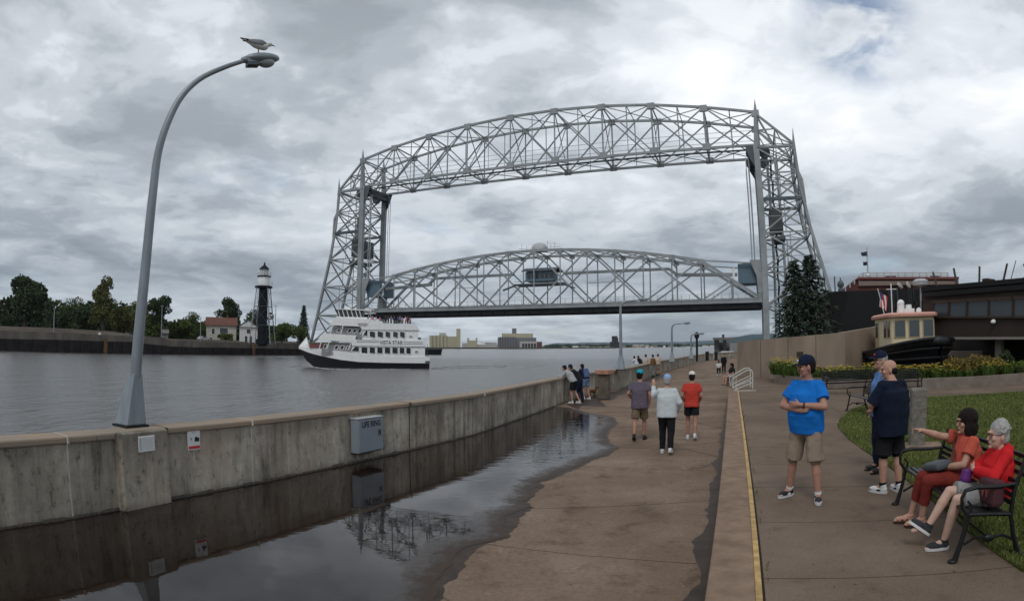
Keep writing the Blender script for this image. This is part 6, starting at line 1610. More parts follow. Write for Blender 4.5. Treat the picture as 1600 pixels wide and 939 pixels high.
    # flag on a short staff at the left of the roof
    fl = MB(); a = Vector((cx + .2, -1.15, z + .05)); K = 7
    for s_ in range(7):
        for j in range(K):
            x0 = -j * .07 - .03; x1 = x0 - .07; zt = z + 1.1 - j * .10; fl.quad((a.x + .05 * math.sin(j), a.y + x0 * .55 + .2, zt - s_ * .09), (a.x + .05 * math.sin(j + 1), a.y + x1 * .55 + .2, zt - .10 - s_ * .09), (a.x + .05 * math.sin(j + 1), a.y + x1 * .55 + .2, zt - .19 - s_ * .09), (a.x + .05 * math.sin(j), a.y + x0 * .55 + .2, zt - .09 - s_ * .09))
    pass
    return th, inv, rz, wh, (cx, z, hwid, L, top)
TG, TGI, TRZ, TWH, (tcx, tz, thw, TL_, TTOP) = tug()
TGM = TGI.inverted()
# flag on its staff (held by the tug, a thing of its own)
fp_ = TGM @ Vector((tcx - .1, -1.02, tz)); FL = thing('small_flag', 'small red and white striped flag with blue canton drooping beside the tug wheelhouse roof', 'flag', tuple(fp_), TRZ)
MB().cyl((0, 0, -.1), (-.2, -.28, 1.35), .022, n=6).build('staff', M_wside, FL)
m = MB(); m2 = MB(); m3 = MB()
for j in range(6):
    for s_ in range(9):
        def pt(jj, ss): return (-.16 + .05 * jj, -.22 + .055 * jj + .03 * math.sin(jj * 1.3 + ss * .4), 1.2 - ss * .085 - jj * .05)
        q = [pt(j, s_), pt(j + 1, s_), pt(j + 1, s_ + 1), pt(j, s_ + 1)]
        (m3 if (s_ < 4 and j < 3) else (m if j % 2 else m2)).extr(q, (.006, 0, 0))
m.build('red_stripe', mat('flag_red', (.45, .05, .06), .8), FL); m2.build('white_stripe', mat('flag_white', (.7, .68, .68), .8), FL); m3.build('canton', mat('flag_blue', (.05, .06, .16), .8), FL)

# ================================================================ LAWN, STONE POST
lawn = [(1309, 668), (1312, 655), (1330, 640), (1360, 630), (1400, 625), (1450, 621), (1520, 617), (1600, 612.5), (1700, 603), (1850, 640), (1850, 1000), (1640, 940), (1597, 893), (1560, 868), (1530, 845), (1480, 800), (1440, 770), (1410, 745), (1385, 727), (1350, 704), (1325, 685)]
lw = [onz(a, b, PZ) for a, b in lawn if a < 1750 and (a, b) not in ((1640, 940),)]
_i = [k for k, (a, b) in enumerate([q for q in lawn if q[0] < 1750 and q != (1640, 940)]) if (a, b) == (1700, 603)][0]
lw[_i + 1:_i + 1] = [Vector((30, 22, PZ)), Vector((26, 4, PZ)), Vector((20, -14, PZ)), Vector((6.5, -14, PZ)), Vector((5.3, -3, PZ)), Vector((4.7, 1.0, PZ)), Vector((4.35, 2.7, PZ))]
m = MB(); m.add([(p.x, p.y, PZ + .02) for p in lw] + [(p.x, p.y, PZ - .05) for p in lw], [tuple(range(len(lw)))] + [(i, (i + 1) % len(lw), len(lw) + (i + 1) % len(lw), len(lw) + i) for i in range(len(lw))])
struct(m.build('lawn', M_grass))
def inside(x, y, poly):
    c = False; n_ = len(poly); j = n_ - 1
    for i in range(n_):
        if (poly[i].y > y) != (poly[j].y > y) and x < (poly[j].x - poly[i].x) * (y - poly[i].y) / (poly[j].y - poly[i].y) + poly[i].x: c = not c
        j = i
    return c
r = random.Random(5); vs = []; fs = []; cnt = 0
while cnt < 60000:
    px, py = r.uniform(1305, 1640), 612 + r.random() ** 1.6 * 330; p = onz(px, py, PZ) if cnt < 42000 else Vector((r.uniform(4, 17), r.uniform(-4, 14), PZ))
    if not inside(p.x, p.y, lw): 
        cnt += .2; continue
    a = r.uniform(0, 6.28); h = r.uniform(.025, .06); s_ = .006 + .0008 * p.length; dx, dy = math.cos(a) * s_, math.sin(a) * s_; o = len(vs)
    vs += [(p.x - dx, p.y - dy, PZ + .015), (p.x + dx, p.y + dy, PZ + .015), (p.x + r.uniform(-.03, .03), p.y + r.uniform(-.03, .03), PZ + .015 + h)]; fs.append((o, o + 1, o + 2)); cnt += 1
mg = MB(); mg.v = vs; mg.f = fs; o = mg.build('grass', leaf_mat('grass_blades', (.07, .095, .022), (.16, .175, .055)), fix=False); tag(o, 'short mown grass of the lawn behind the benches', 'grass', None, 'stuff')
# weeds along the yellow edge
vs = []; fs = []
for k in range(260):
    t = r.random() ** 1.2 * 14; cl_ = noise.noise(Vector((t * 1.1, 4, 0)))
    if cl_ < .02: continue
    p = YL[0] + yd * t + kn * (.065 + r.uniform(0, .03)); h = r.uniform(.015, .05); a = r.uniform(0, 6.28); o = len(vs)
    vs += [(p.x - .006 * math.cos(a), p.y, PZ), (p.x + .006, p.y + .006 * math.sin(a), PZ), (p.x + r.uniform(-.02, .03), p.y + r.uniform(-.02, .02), PZ + h)]; fs.append((o, o + 1, o + 2))
mg = MB(); mg.v = vs; mg.f = fs; o = mg.build('weeds', M_lily, fix=False); tag(o, 'tiny weeds growing in the crack beside the yellow edge line', 'weeds', None, 'stuff')
q = onz(1432, 700, PZ); SP = thing('stone_post', 'rough grey stone pillar on a flat concrete foot standing in the lawn', 'stone post', tuple(q), -.5)
m = MB(); m.box((0, 0, .55), (.30, .26, 1.06)); m.build('pillar', mat('rough_granite', (.17, .155, .135), .95, .35, 9, bump=1.0), SP, bevel=.04)
MB().box((.05, 0, .045), (.85, .55, .05)).build('foot', mat('kerb_concrete', (.20, .165, .135)), SP, bevel=.01)

# ================================================================ BENCHES
def bench():
    th = thing('park_bench', 'x', 'bench', (0, 0, 0), 0, 'black iron park benches')
    Lb = 1.85; y_seat = (0.02, -.46)  # y forward = sitting direction; seat from front y=.0 back to -.46
    ends = (-Lb / 2, Lb / 2)
    for k in range(6):
        y = -.03 - k * .078; z = .45 - .012 * k + (.0 if k else -.012)
        MB().box((0, y, z), (Lb, .055, .022)).build('seat_slat', M_iron, th, bevel=.006)
    for k in range(7):
        z = .50 + k * .056; y = -.45 - k * .020 - (.004 * k * k if k > 3 else 0); MB().box((0, y, z), (Lb, .018, .042)).build('back_slat', M_iron, th, bevel=.005)
    for x in ends:
        MB().tube([(x, .06, .02), (x, .02, .18), (x, -.01, .34), (x, -.02, .43)], [.030, .024, .022, .024], 8).build('leg', M_iron, th, smooth=True)
        MB().tube([(x, -.60, .02), (x, -.52, .20), (x, -.46, .40), (x, -.47, .60), (x, -.56, .88)], [.030, .024, .024, .022, .018], 8).build('leg', M_iron, th, smooth=True)
        m = MB(); m.ell((x, .075, .018), (.035, .055, .018)); m.ell((x, -.62, .018), (.035, .055, .018)); m.build('foot', M_iron, th, smooth=True)
        MB().tube([(x, -.02, .43), (x, -.24, .42), (x, -.46, .40)], .022, 8).build('seat_bearer', M_iron, th, smooth=True)
        MB().tube([(x, -.01, .43), (x, .05, .50), (x, .06, .58), (x, .03, .645), (x, -.08, .665), (x, -.30, .655), (x, -.50, .665)], [.018, .018, .018, .020, .022, .02, .016], 8).build('arm_rest', M_iron, th, smooth=True)
        m = MB(); m.tube([(x, -.01, .16), (x, -.12, .22), (x, -.26, .20), (x, -.40, .22), (x, -.53, .16)], .014, 6); m.ell((x, -.26, .20), (.018, .06, .035)); m.tube([(x, -.03, .43), (x, -.05, .50), (x, -.0, .55)], .012, 6)
        m.build('scroll', M_iron, th, smooth=True)
    MB().tube([(-Lb / 2, -.26, .20), (Lb / 2, -.26, .20)], .012, 6).build('stretcher', M_iron, th)
    return th
BN = bench()
fA = onz(1500, 878, PZ); fB = onz(1408, 788, PZ); bd = (fB - fA).normalized(); BL = (fB - fA).length
BRZ = math.atan2(bd.y, bd.x)      # local x runs away from the camera along the bench; local +y = left of it = towards the canal
cB = (fA + fB) / 2; cB.z = PZ; BN.location = cB + Vector((0, 0, .0)); BN.rotation_euler = (0, 0, BRZ); BN.scale = (BL / 1.85, 1, 1)
BN['label'] = 'black iron slatted bench in the right foreground with the two women sitting on it'
g1 = onz(1305, 655, PZ); g2 = onz(1336, 628, PZ); 
copy_tree(BN, ((onz(1308, 654, PZ) + onz(1372, 640, PZ)) / 2), R(78), 'black iron bench standing at the lawn corner right of the man in bright blue', (.92, 1, 1))
copy_tree(BN, (onz(1338, 616, PZ) + Vector((0, .3, 0))), R(170), 'dark bench before the flower bed just right of the bright blue shirt', (1.15, 1, 1))
copy_tree(BN, (onz(1412, 615, PZ) + Vector((0, .3, 0))), R(160), 'dark bench before the flower bed mostly hidden by the man in navy', (1.0, 1, 1))

# leaf litter and grit washed against the puddle shore and the kerb
r = random.Random(31); vs = []; fs = []
for k in range(420):
    if k < 220: p = onz(r.uniform(640, 1040), r.uniform(690, 935), 0) if k < 90 else shore[r.randrange(6, len(shore) - 2)] + Vector((r.gauss(.15, .35), r.gauss(0, .25), 0)); z = .012
    elif k < 320: t = r.random() * 16; p = KA + kd * t - kn * abs(r.gauss(0, .12)); z = .010
    else: p = onz(r.uniform(1195, 1560), r.uniform(640, 930), PZ); z = PZ + .006
    a = r.uniform(0, 6.28); s_ = r.uniform(.006, .018); o = len(vs); c, q = math.cos(a) * s_, math.sin(a) * s_
    vs += [(p.x - c, p.y - q, z), (p.x + q * .5, p.y - c * .5, z + .004), (p.x + c, p.y + q, z + .002), (p.x - q * .5, p.y + c * .5, z + .003)]; fs.append((o, o + 1, o + 2, o + 3))
mg = MB(); mg.v = vs; mg.f = fs; o = mg.build('leaf_litter', leaf_mat('litter', (.03, .02, .012), (.22, .16, .09)), fix=False); tag(o, 'scattered leaf bits and grit along the puddle shore and the kerb', 'litter', None, 'stuff')

# ================================================================ HANDRAIL AND STEPS
M_rail = mat('pale_handrail', (.46, .45, .42), .45, .08, 6)
hr0 = onz(1173, 611, PZ); HR = thing('handrail', 'pale tubular double handrail beside the short steps at the end of the kerb', 'handrail', tuple(hr0))
def hp(px, py, D): return atd(px, py, D)
Dh = math.hypot(hr0.x, hr0.y)
for dD in (0, 1.3):
    D_ = Dh + dD; sx = -3.5 if dD else 0; sy = -3 if dD else 0
    a, b, c, e_ = hp(1144 + sx, 592 + sy, D_), hp(1167 + sx, 578.5 + sy, D_), hp(1174 + sx, 578 + sy, D_), hp(1176 + sx, 582 + sy, D_)
    f_ = hp(1176 + sx, 607 + sy, D_)
    MB().tube([hp(1145 + sx, 606 + sy, D_), hp(1143.5 + sx, 598 + sy, D_), a, b, c, e_, f_], .028, 8).build('rail', M_rail, HR, world=True, smooth=True)
    MB().tube([hp(1148 + sx, 603 + sy, D_), hp(1175.5 + sx, 590 + sy, D_)], .024, 8).build('rail', M_rail, HR, world=True, smooth=True)
    MB().tube([hp(1148 + sx, 609 + sy, D_), hp(1175.5 + sx, 598 + sy, D_)], .024, 8).build('rail', M_rail, HR, world=True, smooth=True)
    MB().tube([hp(1150 + sx, 589 + sy, D_), hp(1150 + sx, 610 + sy, D_)], .022, 8).build('post', M_rail, HR, world=True, smooth=True)
st = thing('steps', 'short concrete steps with pale nosing at the far end of the kerb', 'steps', tuple(onz(1155, 612, .3)))
m = MB(); s0 = onz(1150, 611, PZ); s1_ = onz(1183, 611.5, PZ); s2_ = onz(1150, 608, PZ)
m.box(((s0 + s1_) / 2 + Vector((0, .2, .005))), ((s1_ - s0).length, .35, .04), rz=-A * .2); m.build('nosing', mat('pale_nosing', (.40, .36, .29), .8), st, world=True)
m = MB(); cs = K1 + kn * .35
for k in range(3): q = cs + kd * (.15 + .32 * k); m.box((q.x, q.y, (PZ - .16 * (k + 1)) / 2 + .02), (kw + .3, .36, PZ - .14 * (k + 1)), rz=-A)
m.build('tread', mat('kerb_concrete', (.20, .165, .135)), st, world=True)

# ================================================================ PEOPLE
def V(*a): return Vector(a)
SK1 = (.42, .235, .17); SK2 = (.36, .19, .14)
def cloth(name, c, var=.15): return mat('cloth_' + name, c, .9, var, 7, bump=.5, bscale=11, spec=.12)
M_skin = mat('skin', SK1, .5, .12, 18); M_skin3 = mat('skin_pale', (.50, .32, .25), .5, .1, 12); M_skin2 = mat('skin_tan', SK2, .5, .06, 12)
M_sole = mat('shoe_white', (.60, .60, .60), .6, .05); M_shb = mat('shoe_black', (.02, .02, .022), .5)
M_lip = mat('lips', (.30, .11, .09), .5); M_eye = mat('eye_dark', (.03, .02, .015), .2)

def stand():
    return dict(head=V(0, .02, 1.63), neck=V(0, -.01, 1.50), chest=V(0, -.005, 1.30), waist=V(0, 0, 1.07), pelvis=V(0, -.01, .93),
        shL=V(-.162, -.01, 1.415), elL=V(-.235, -.03, 1.14), wrL=V(-.22, .06, .90), shR=V(.162, -.01, 1.415), elR=V(.235, -.03, 1.14), wrR=V(.22, .06, .90),
        hipL=V(-.095, 0, .90), knL=V(-.105, .02, .50), anL=V(-.11, -.02, .09), toL=V(-.13, .15, .035),
        hipR=V(.095, 0, .90), knR=V(.105, .02, .50), anR=V(.11, -.02, .09), toR=V(.13, .15, .035))
def hand(m, wr, d, palm, side, curl=.5, k=1.0, point=False):
    """five separate fingers; d = direction of the hand, palm = palm normal, side = towards the thumb"""
    d = d.normalized(); palm = (palm - d * palm.dot(d)).normalized(); s = palm.cross(d).normalized()
    if s.dot(side) < 0: s = -s
    c = wr + d * .05 * k
    Mx = Matrix((s, palm, d)).transposed(); m.ell(c, (.040 * k, .017 * k, .052 * k), Mx, 10, 8); m.cap(wr - d * .01, wr + d * .03 * k, .026 * k, .026 * k, 8)
    for i, (o, L) in enumerate(((.028, .072), (.010, .080), (-.009, .074), (-.027, .058))):
        b = wr + d * .088 * k + s * o * k; cu = curl if not (point and i == 0) else 0.02
        a1 = (d * math.cos(cu * .7) + palm * math.sin(cu * .7)).normalized(); a2 = (d * math.cos(cu * 1.9) + palm * math.sin(cu * 1.9)).normalized(); a3 = (d * math.cos(cu * 2.7) + palm * math.sin(cu * 2.7)).normalized()
        p1 = b + a1 * L * .45 * k; p2 = p1 + a2 * L * .32 * k; p3 = p2 + a3 * L * .23 * k
        m.cap(b - d * .02, p1, .0092 * k, .0088 * k, 6); m.cap(p1, p2, .0088 * k, .0082 * k, 6); m.cap(p2, p3, .0082 * k, .0072 * k, 6)
    t0 = wr + d * .022 * k + s * .026 * k; t1 = t0 + (d * .6 + s * .65 + palm * .25).normalized() * .038 * k; t2 = t1 + (d * .85 + s * .2 + palm * .35).normalized() * .032 * k
    m.cap(t0, t1, .0125 * k, .0105 * k, 6); m.cap(t1, t2, .0105 * k, .009 * k, 6)
def headm(yaw, pitch, roll=0): return Euler((pitch, roll, yaw), 'XYZ').to_matrix()
def person(name_label, loc, rz, J, P_, group=None, category='person'):
    g = dict(fat=0.0, voxel=.011, skin=M_skin, yaw=0, pitch=0, roll=0, top=None, sleeve=.45, topmat=None, botmat=None, bot='shorts', botlen=.85, shoe=M_sole, sole=M_sole, hair='short', hairmat=None, hat=None, hatmat=None, scale=1.0, hem=0.0, face=True, handL=None, handR=None, curl=.5, socks=None, w=1.0, seated=False, hood=False, collar=False)
    g.update(P_); f = g['fat']; vx = g['voxel']; w = g['w']
    th = thing('person', name_label, category, tuple(loc), rz, group); th.scale = (g['scale'],) * 3
    side = (J['shR'] - J['shL']).normalized(); hs = (J['hipR'] - J['hipL']).normalized()
    H = headm(g['yaw'], g['pitch'], g['roll']) * g.get('hk', 1.09); hd = J['head']
    def h(x, y, z): return hd + H @ V(x, y, z)
    # ---- body: one continuous surface
    m = MB()
    m.loft([(J['pelvis'] + V(0, 0, -.06) if not g['seated'] else J['pelvis'] + V(0, .0, -.05), .13 + f * .3, .095 + f * .25), (J['pelvis'], .155 * w + f * .5, .11 + f * .5), (J['waist'], .140 * w + f * .9, .10 + f * 1.0), (J['chest'], .165 * w + f * .5, .112 + f * .5), (J['shL'].lerp(J['shR'], .5) + V(0, 0, -.03), .145 * w, .085), (J['neck'], .06, .058)], 16, side=side, p=2.2)
    m.cap(J['neck'] + V(0, 0, -.03), hd + V(0, 0, -.04), .058 + f * .12, .052 + f * .12, 10)
    m.ell(h(0, -.012, .035), (.074, .094, .088), H, 14, 10); m.ell(h(0, .022, -.045), (.055 + f * .08, .064, .062), H, 12, 8); m.ell(h(0, .0, -.01), (.068 + f * .05, .08, .08), H, 12, 8)
    if g['face']:
        m.cap(h(0, .082, .018), h(0, .104, -.014), .009, .014, 8); m.ell(h(0, .092, .040), (.045, .012, .010), H, 10, 6); m.ell(h(0, .078, -.082), (.022, .016, .016), H, 8, 6)
        m.ell(h(0, .084, -.047), (.024, .010, .010), H, 8, 6)
        for s_ in (-1, 1): m.ell(h(s_ * .040, .068, -.012), (.022, .018, .022), H, 8, 6)
    for s_ in (-1, 1): m.ell(h(s_ * .076, -.008, -.002), (.011, .020, .032), H, 8, 6)
    for s_ in 'LR':
        sh, el, wr = J['sh' + s_], J['el' + s_], J['wr' + s_]
        m.ell(sh + V(0, 0, -.012), (.048 + f * .15,) * 3); m.cap(sh + V(0, 0, -.012), el, .047 + f * .15, .040 + f * .1, 10); m.cap(el, el.lerp(wr, .35), .041 + f * .08, .043 + f * .08, 10); m.cap(el.lerp(wr, .35), wr, .042 + f * .07, .027, 10)
        hh = g['hand' + s_] or ((wr - el).normalized() + V(0, .1, -.1), V((1 if s_ == 'L' else -1), 0, 0), V(0, 1, 0))
        hand(m, wr, hh[0], hh[1], hh[2], g['curl'] if len(hh) < 4 else hh[3], 1.0, len(hh) > 4)
        hp_, kn, an, to = J['hip' + s_], J['kn' + s_], J['an' + s_], J['to' + s_]
        m.ell(hp_, (.085 + f * .3,) * 3); m.cap(hp_, kn, .083 + f * .28, .054 + f * .06, 12); m.cap(kn, kn.lerp(an, .35), .053 + f * .05, .056 + f * .08, 10); m.cap(kn.lerp(an, .35), an, .054 + f * .07, .036, 10)
        m.cap(an, to, .036, .028, 8)
    body = m.organic('body', g['skin'], th, vx, 3)
    # ---- shirt
    mg = .014
    if g['topmat']:
        m = MB(); hz_ = g['hem']
        low = J['pelvis'] + (J['pelvis'] - J['waist']) * (.15 + hz_)
        m.loft([(low, .172 * w + f * .75 + mg, .122 + f * .75 + mg), (J['pelvis'], .172 * w + f * .75 + mg, .122 + f * .8 + mg), (J['waist'] + V(0, f * .10, -.02), .155 * w + f * 1.15 + mg, .112 + f * 1.35 + mg), (J['chest'] + V(0, f * .05, 0), .175 * w + f * .6 + mg, .120 + f * .75 + mg), (J['shL'].lerp(J['shR'], .5) + V(0, 0, -.03), .168 * w + mg, .100 + mg), (J['shL'].lerp(J['shR'], .5) + V(0, 0, .025), .130 * w + mg * .5, .082 + mg * .5), (J['shL'].lerp(J['shR'], .5).lerp(J['neck'], .62) + V(0, 0, .012), .088 + f * .12, .078 + f * .1)], 18, side=side, p=2.3)
        for s_ in 'LR':
            sh, el, wr = J['sh' + s_], J['el' + s_], J['wr' + s_]
            m.ell(sh + V(0, 0, -.010), (.071 + f * .25,) * 3)
            t = g['sleeve']
            if t <= 1: m.cyl(sh + V(0, 0, -.01), sh.lerp(el, t * .9 + .1), .067 + f * .2, .062 + f * .25 + mg, 14)
            else: m.cap(sh + V(0, 0, -.008), el, .056 + f * .2 + mg * .5, .050 + f * .1 + mg, 12); m.cyl(el, el.lerp(wr, t - 1), .052 + f * .1 + mg, .036 + mg, 12); m.ell(el, .054 + f * .1 + mg)
        sh_ = m.organic('shirt', g['topmat'], th, vx, 3, (.012, 7))
        if g['hood']:
            m = MB(); c = J['neck'] + V(0, -.06, -.02); m.ell(c, (.13, .085, .075)); m.ell(c + V(.08, .04, 0), (.05, .07, .05)); m.ell(c + V(-.08, .04, 0), (.05, .07, .05)); m.organic('hood', g['topmat'], th, vx, 4, (.008, 12))
        if g['collar']:
            m = MB(); m.lathe([(.068, -.03), (.078, .012), (.066, .016)], J['neck'] + V(0, .01, -.005), 16); m.build('collar', g['topmat'], th, smooth=True)
    # ---- shorts or trousers
    if g['botmat']:
        m = MB(); q = .012
        m.loft([(J['pelvis'] + V(0, 0, -.07) if not g['seated'] else J['pelvis'] + V(0, .02, -.07), .15 * w + f * .5, .115 + f * .5), (J['pelvis'], .168 * w + f * .62 + q, .120 + f * .65 + q), (J['pelvis'].lerp(J['waist'], .55), .158 * w + f * .8 + q, .112 + f * .85 + q)], 18, side=hs, p=2.3)
        for s_ in 'LR':
            hp_, kn, an = J['hip' + s_], J['kn' + s_], J['an' + s_]; bl = g['botlen']
            m.ell(hp_, (.094 + f * .32 + q,) * 3)
            if bl <= 1.2:
                e_ = hp_ + (kn - hp_) * min(bl, 1.0); m.cap(hp_, hp_.lerp(e_, .5), .092 + f * .3 + q, .085 + f * .2 + q, 14); m.cyl(hp_.lerp(e_, .45), e_, .087 + f * .22 + q, .088 + f * .16 + q * 1.5, 14)
                if bl > 1: m.cyl(e_ - (an - kn) * .02, kn.lerp(an, bl - 1), .078 + f * .1, .070 + f * .08, 14); m.ell(kn, .068 + f * .1)
            else:
                m.cap(hp_, kn, .092 + f * .3 + q, .066 + f * .1 + q, 14); m.ell(kn, .066 + f * .1 + q); m.cyl(kn, kn.lerp(an, min(1.0, bl - 1)), .064 + f * .1 + q, .052 + f * .05 + q, 14)
        m.organic('shorts' if bl_short(g) else 'trousers', g['botmat'], th, vx, 3, (.011, 8))
    # ---- shoes
    for s_ in 'LR':
        an, to = J['an' + s_], J['to' + s_]; d = (to - an); fd = V(d.x, d.y, d.z).normalized(); 
        flat = g.get('shoeflat', True) and abs(an.z - .09) < .05
        up = V(0, 0, 1) if flat else (J['kn' + s_] - an).normalized(); fx = (d - up * d.dot(up)).normalized(); sd = fx.cross(up).normalized(); Mx = Matrix((sd, fx, up)).transposed()
        base = an - up * .085; zc = base + up * .012; c = zc + fx * .065
        m = MB(); m.loft([(base + fx * .065, .046, .138), (base + fx * .065 + up * .028, .050, .143)], 20, side=sd, p=2.2)
        sl = m.build('sole', g['sole'], th, smooth=True)
        m = MB(); m.ell(c + up * .035 + fx * .03, (.046, .105, .040), Mx, 14, 10); m.ell(c + up * .045 - fx * .07, (.042, .065, .052), Mx, 12, 8); m.cyl(an + up * .0 - fx * .01, an + up * .022, .050, .047, 12)
        so_ = m.organic('shoe', g['shoe'], th, max(.009, vx * .8), 3)
        sl.parent = so_
        if g['socks']:
            m = MB(); kn = J['kn' + s_]; m.cyl(an, an.lerp(kn, g.get('socklen', .16)), .043 + f * .02, .045 + f * .04, 14); m.build('sock', g['socks'], th, smooth=True)
        if g.get('stripe'):
            m = MB()
            for q_ in (-1, 1): m.ell(c + up * .030 + sd * q_ * .030 - fx * .02, (.018, .045, .016), Mx, 8, 6)
            m.ell(c + up * .028 + fx * .095, (.036, .036, .018), Mx, 8, 6); m.build('shoe_panel', g['stripe'], so_, smooth=True)
    # ---- hair, hat, eyes, lips
    hm = g['hairmat']
    if hm:
        m = MB()
        if g['hair'] == 'short': m.ell(h(0, -.020, .045), (.082, .096, .090), H, 14, 10); m.ell(h(0, -.052, -.010), (.072, .060, .070), H, 12, 8)
        elif g['hair'] == 'fringe': m.ell(h(0, -.045, -.005), (.081, .068, .052), H, 14, 10)
        elif g['hair'] == 'bob': m.ell(h(0, -.022, .045), (.097, .108, .100), H, 14, 10); m.ell(h(0, -.045, -.045), (.098, .085, .100), H, 12, 8); m.ell(h(-.068, .0, -.05), (.034, .060, .085), H, 10, 8); m.ell(h(.068, .0, -.05), (.034, .060, .085), H, 10, 8)
        elif g['hair'] == 'curly':
            m.ell(h(0, -.022, .052), (.086, .100, .094), H, 14, 10); m.ell(h(0, -.058, -.012), (.076, .058, .072), H, 12, 8)
            rr = random.Random(4)
            for _ in range(46):
                a = rr.uniform(0, 6.28); b = rr.uniform(-.3, 1.5); m.ell(h(.084 * math.cos(a) * math.cos(b), -.026 + .098 * math.sin(a) * math.cos(b), .05 + .092 * math.sin(b)) if (math.sin(a) < .45 or b > .8) else h(0, -.03, .09), .018, None, 6, 5)
        m.organic('hair', hm, th, max(.008, vx * .8), 2, (.005, 40))
    if g['hat']:
        m = MB()
        if g['hat'] == 'cap':
            m.loft([(h(0, -.012, .045), .088, .108), (h(0, -.012, .075), .088, .108), (h(0, -.014, .112), .078, .094), (h(0, -.016, .138), .05, .06), (h(0, -.018, .146), .012, .015)], 18, side=H @ V(1, 0, 0), p=2)
            cp_ = m.build('cap', g['hatmat'], th, smooth=True)
            m = MB(); fb = g.get('back', 1)
            m.extr([h(-.075, .060 * fb, .050), h(-.062, .135 * fb, .044), h(-.025, .172 * fb, .040), (h(.025, .172 * fb, .040)), h(.062, .135 * fb, .044), h(.075, .060 * fb, .050)], H @ V(0, 0, .010)); m.build('visor', g['hatmat'], cp_)
            m = MB(); m.ell(h(0, -.018, .146), .009); m.build('button', g['hatmat'], cp_)
            if g.get('badge'): MB().ell(h(0, .092, .088), (.020, .010, .018), H).build('badge', g['badge'], cp_, smooth=True)
        elif g['hat'] == 'beanie':
            m.loft([(h(0, -.012, .02), .088, .106), (h(0, -.012, .055), .090, .108), (h(0, -.014, .105), .080, .094), (h(0, -.016, .14), .05, .06), (h(0, -.018, .15), .012, .015)], 18, side=H @ V(1, 0, 0), p=2); m.build('hat', g['hatmat'], th, smooth=True)
        elif g['hat'] == 'bucket':
            m.loft([(h(0, -.01, .035), .125, .14), (h(0, -.01, .05), .10, .12), (h(0, -.012, .10), .085, .10), (h(0, -.014, .14), .07, .08)], 18, side=H @ V(1, 0, 0), p=2); m.build('hat', g['hatmat'], th, smooth=True)
    if g['face']:
        for s_ in (-1, 1): MB().ell(h(s_ * .031, .080, .022), (.013, .007, .006), H, 8, 6).build('eye', M_eye, th, smooth=True)
        MB().ell(h(0, .0925, -.045), (.022, .006, .006), H, 8, 6).build('mouth', M_lip, th, smooth=True)
    return th
def bl_short(g): return g['botlen'] <= 1.2
def place(px, py, z): return onz(px, py, z)
def face_to(az_deg): return -R(az_deg)     # local +y looks along compass azimuth (clockwise from the view axis)

black = cloth('black', (.014, .014, .017)); navy = cloth('navy', (.012, .018, .042)); khaki = cloth('khaki', (.25, .195, .15)); 
grey_hair = mat('grey_hair', (.36, .35, .34), .9, .25, 40, bump=.6, spec=.2); brown_hair = mat('dark_hair', (.014, .009, .008), .7, .3, 40, bump=.6, spec=.15)

# man in the bright blue shirt, arms crossed, looking left --------------------------------------
pos = (onz(1237, 776, PZ) + onz(1272, 783, PZ)) / 2
J = stand(); J.update(anL=V(-.23, .05, .09), knL=V(-.17, .05, .50), toL=V(-.30, .19, .035), anR=V(.22, -.05, .09), knR=V(.165, .0, .50), toR=V(.27, .12, .035))
J.update(elL=V(-.285, .10, 1.17), elR=V(.285, .10, 1.17), wrL=V(-.02, .245, 1.20), wrR=V(.03, .215, 1.13), waist=V(0, .02, 1.08))
blue_ = person('man in bright blue shirt, tan shorts and dark cap, arms crossed, looking left', pos, face_to(-128), J, dict(fat=.045, w=1.08, voxel=.0075, topmat=cloth('bright_blue', (.010, .145, .50), .12), sleeve=.62, hem=.30, botmat=khaki, botlen=1.03, shoe=M_shb, hairmat=brown_hair, hair='short', hat='cap', hatmat=navy, badge=M_sw, socks=M_sole, socklen=.10, stripe=M_sole, skin=M_skin2, yaw=R(-50), pitch=R(-8),
    handL=(V(.9, .1, .05), V(0, -1, 0), V(0, 0, 1), .35), handR=(V(-.9, .12, .10), V(0, -1, 0), V(0, 0, 1), .35), scale=1.0))
w_ = MB(); w_.cyl(V(-.075, .225, 1.192), V(-.055, .232, 1.195), .036, n=14); w_.build('wristwatch', M_shb, blue_, smooth=True)
# older man in navy seen from behind -------------------------------------------------------------
pos = (onz(1376, 772, PZ) + onz(1396, 766, PZ)) / 2
J = stand(); J.update(anL=V(-.10, .0, .09), toL=V(-.15, .17, .035), anR=V(.12, -.10, .09), knR=V(.11, -.03, .50), toR=V(.16, .07, .035), head=V(0, .06, 1.55), neck=V(0, .0, 1.44), elL=V(-.30, .08, 1.13), elR=V(.31, .06, 1.12), wrL=V(-.10, .30, 1.10), wrR=V(.10, .30, 1.12), shL=V(-.175, 0, 1.37), shR=V(.175, 0, 1.37))
navyman = person('stout balding man in navy top, black shorts and white trainers, seen from behind', pos, face_to(-12), J, dict(fat=.066, w=1.08, voxel=.009, topmat=cloth('deep_navy', (.008, .012, .026)), sleeve=.95, hem=1.25, botmat=black, botlen=1.02, hairmat=brown_hair, hair='fringe', socks=black, socklen=.14, stripe=M_shb, yaw=R(52), pitch=R(-6)))
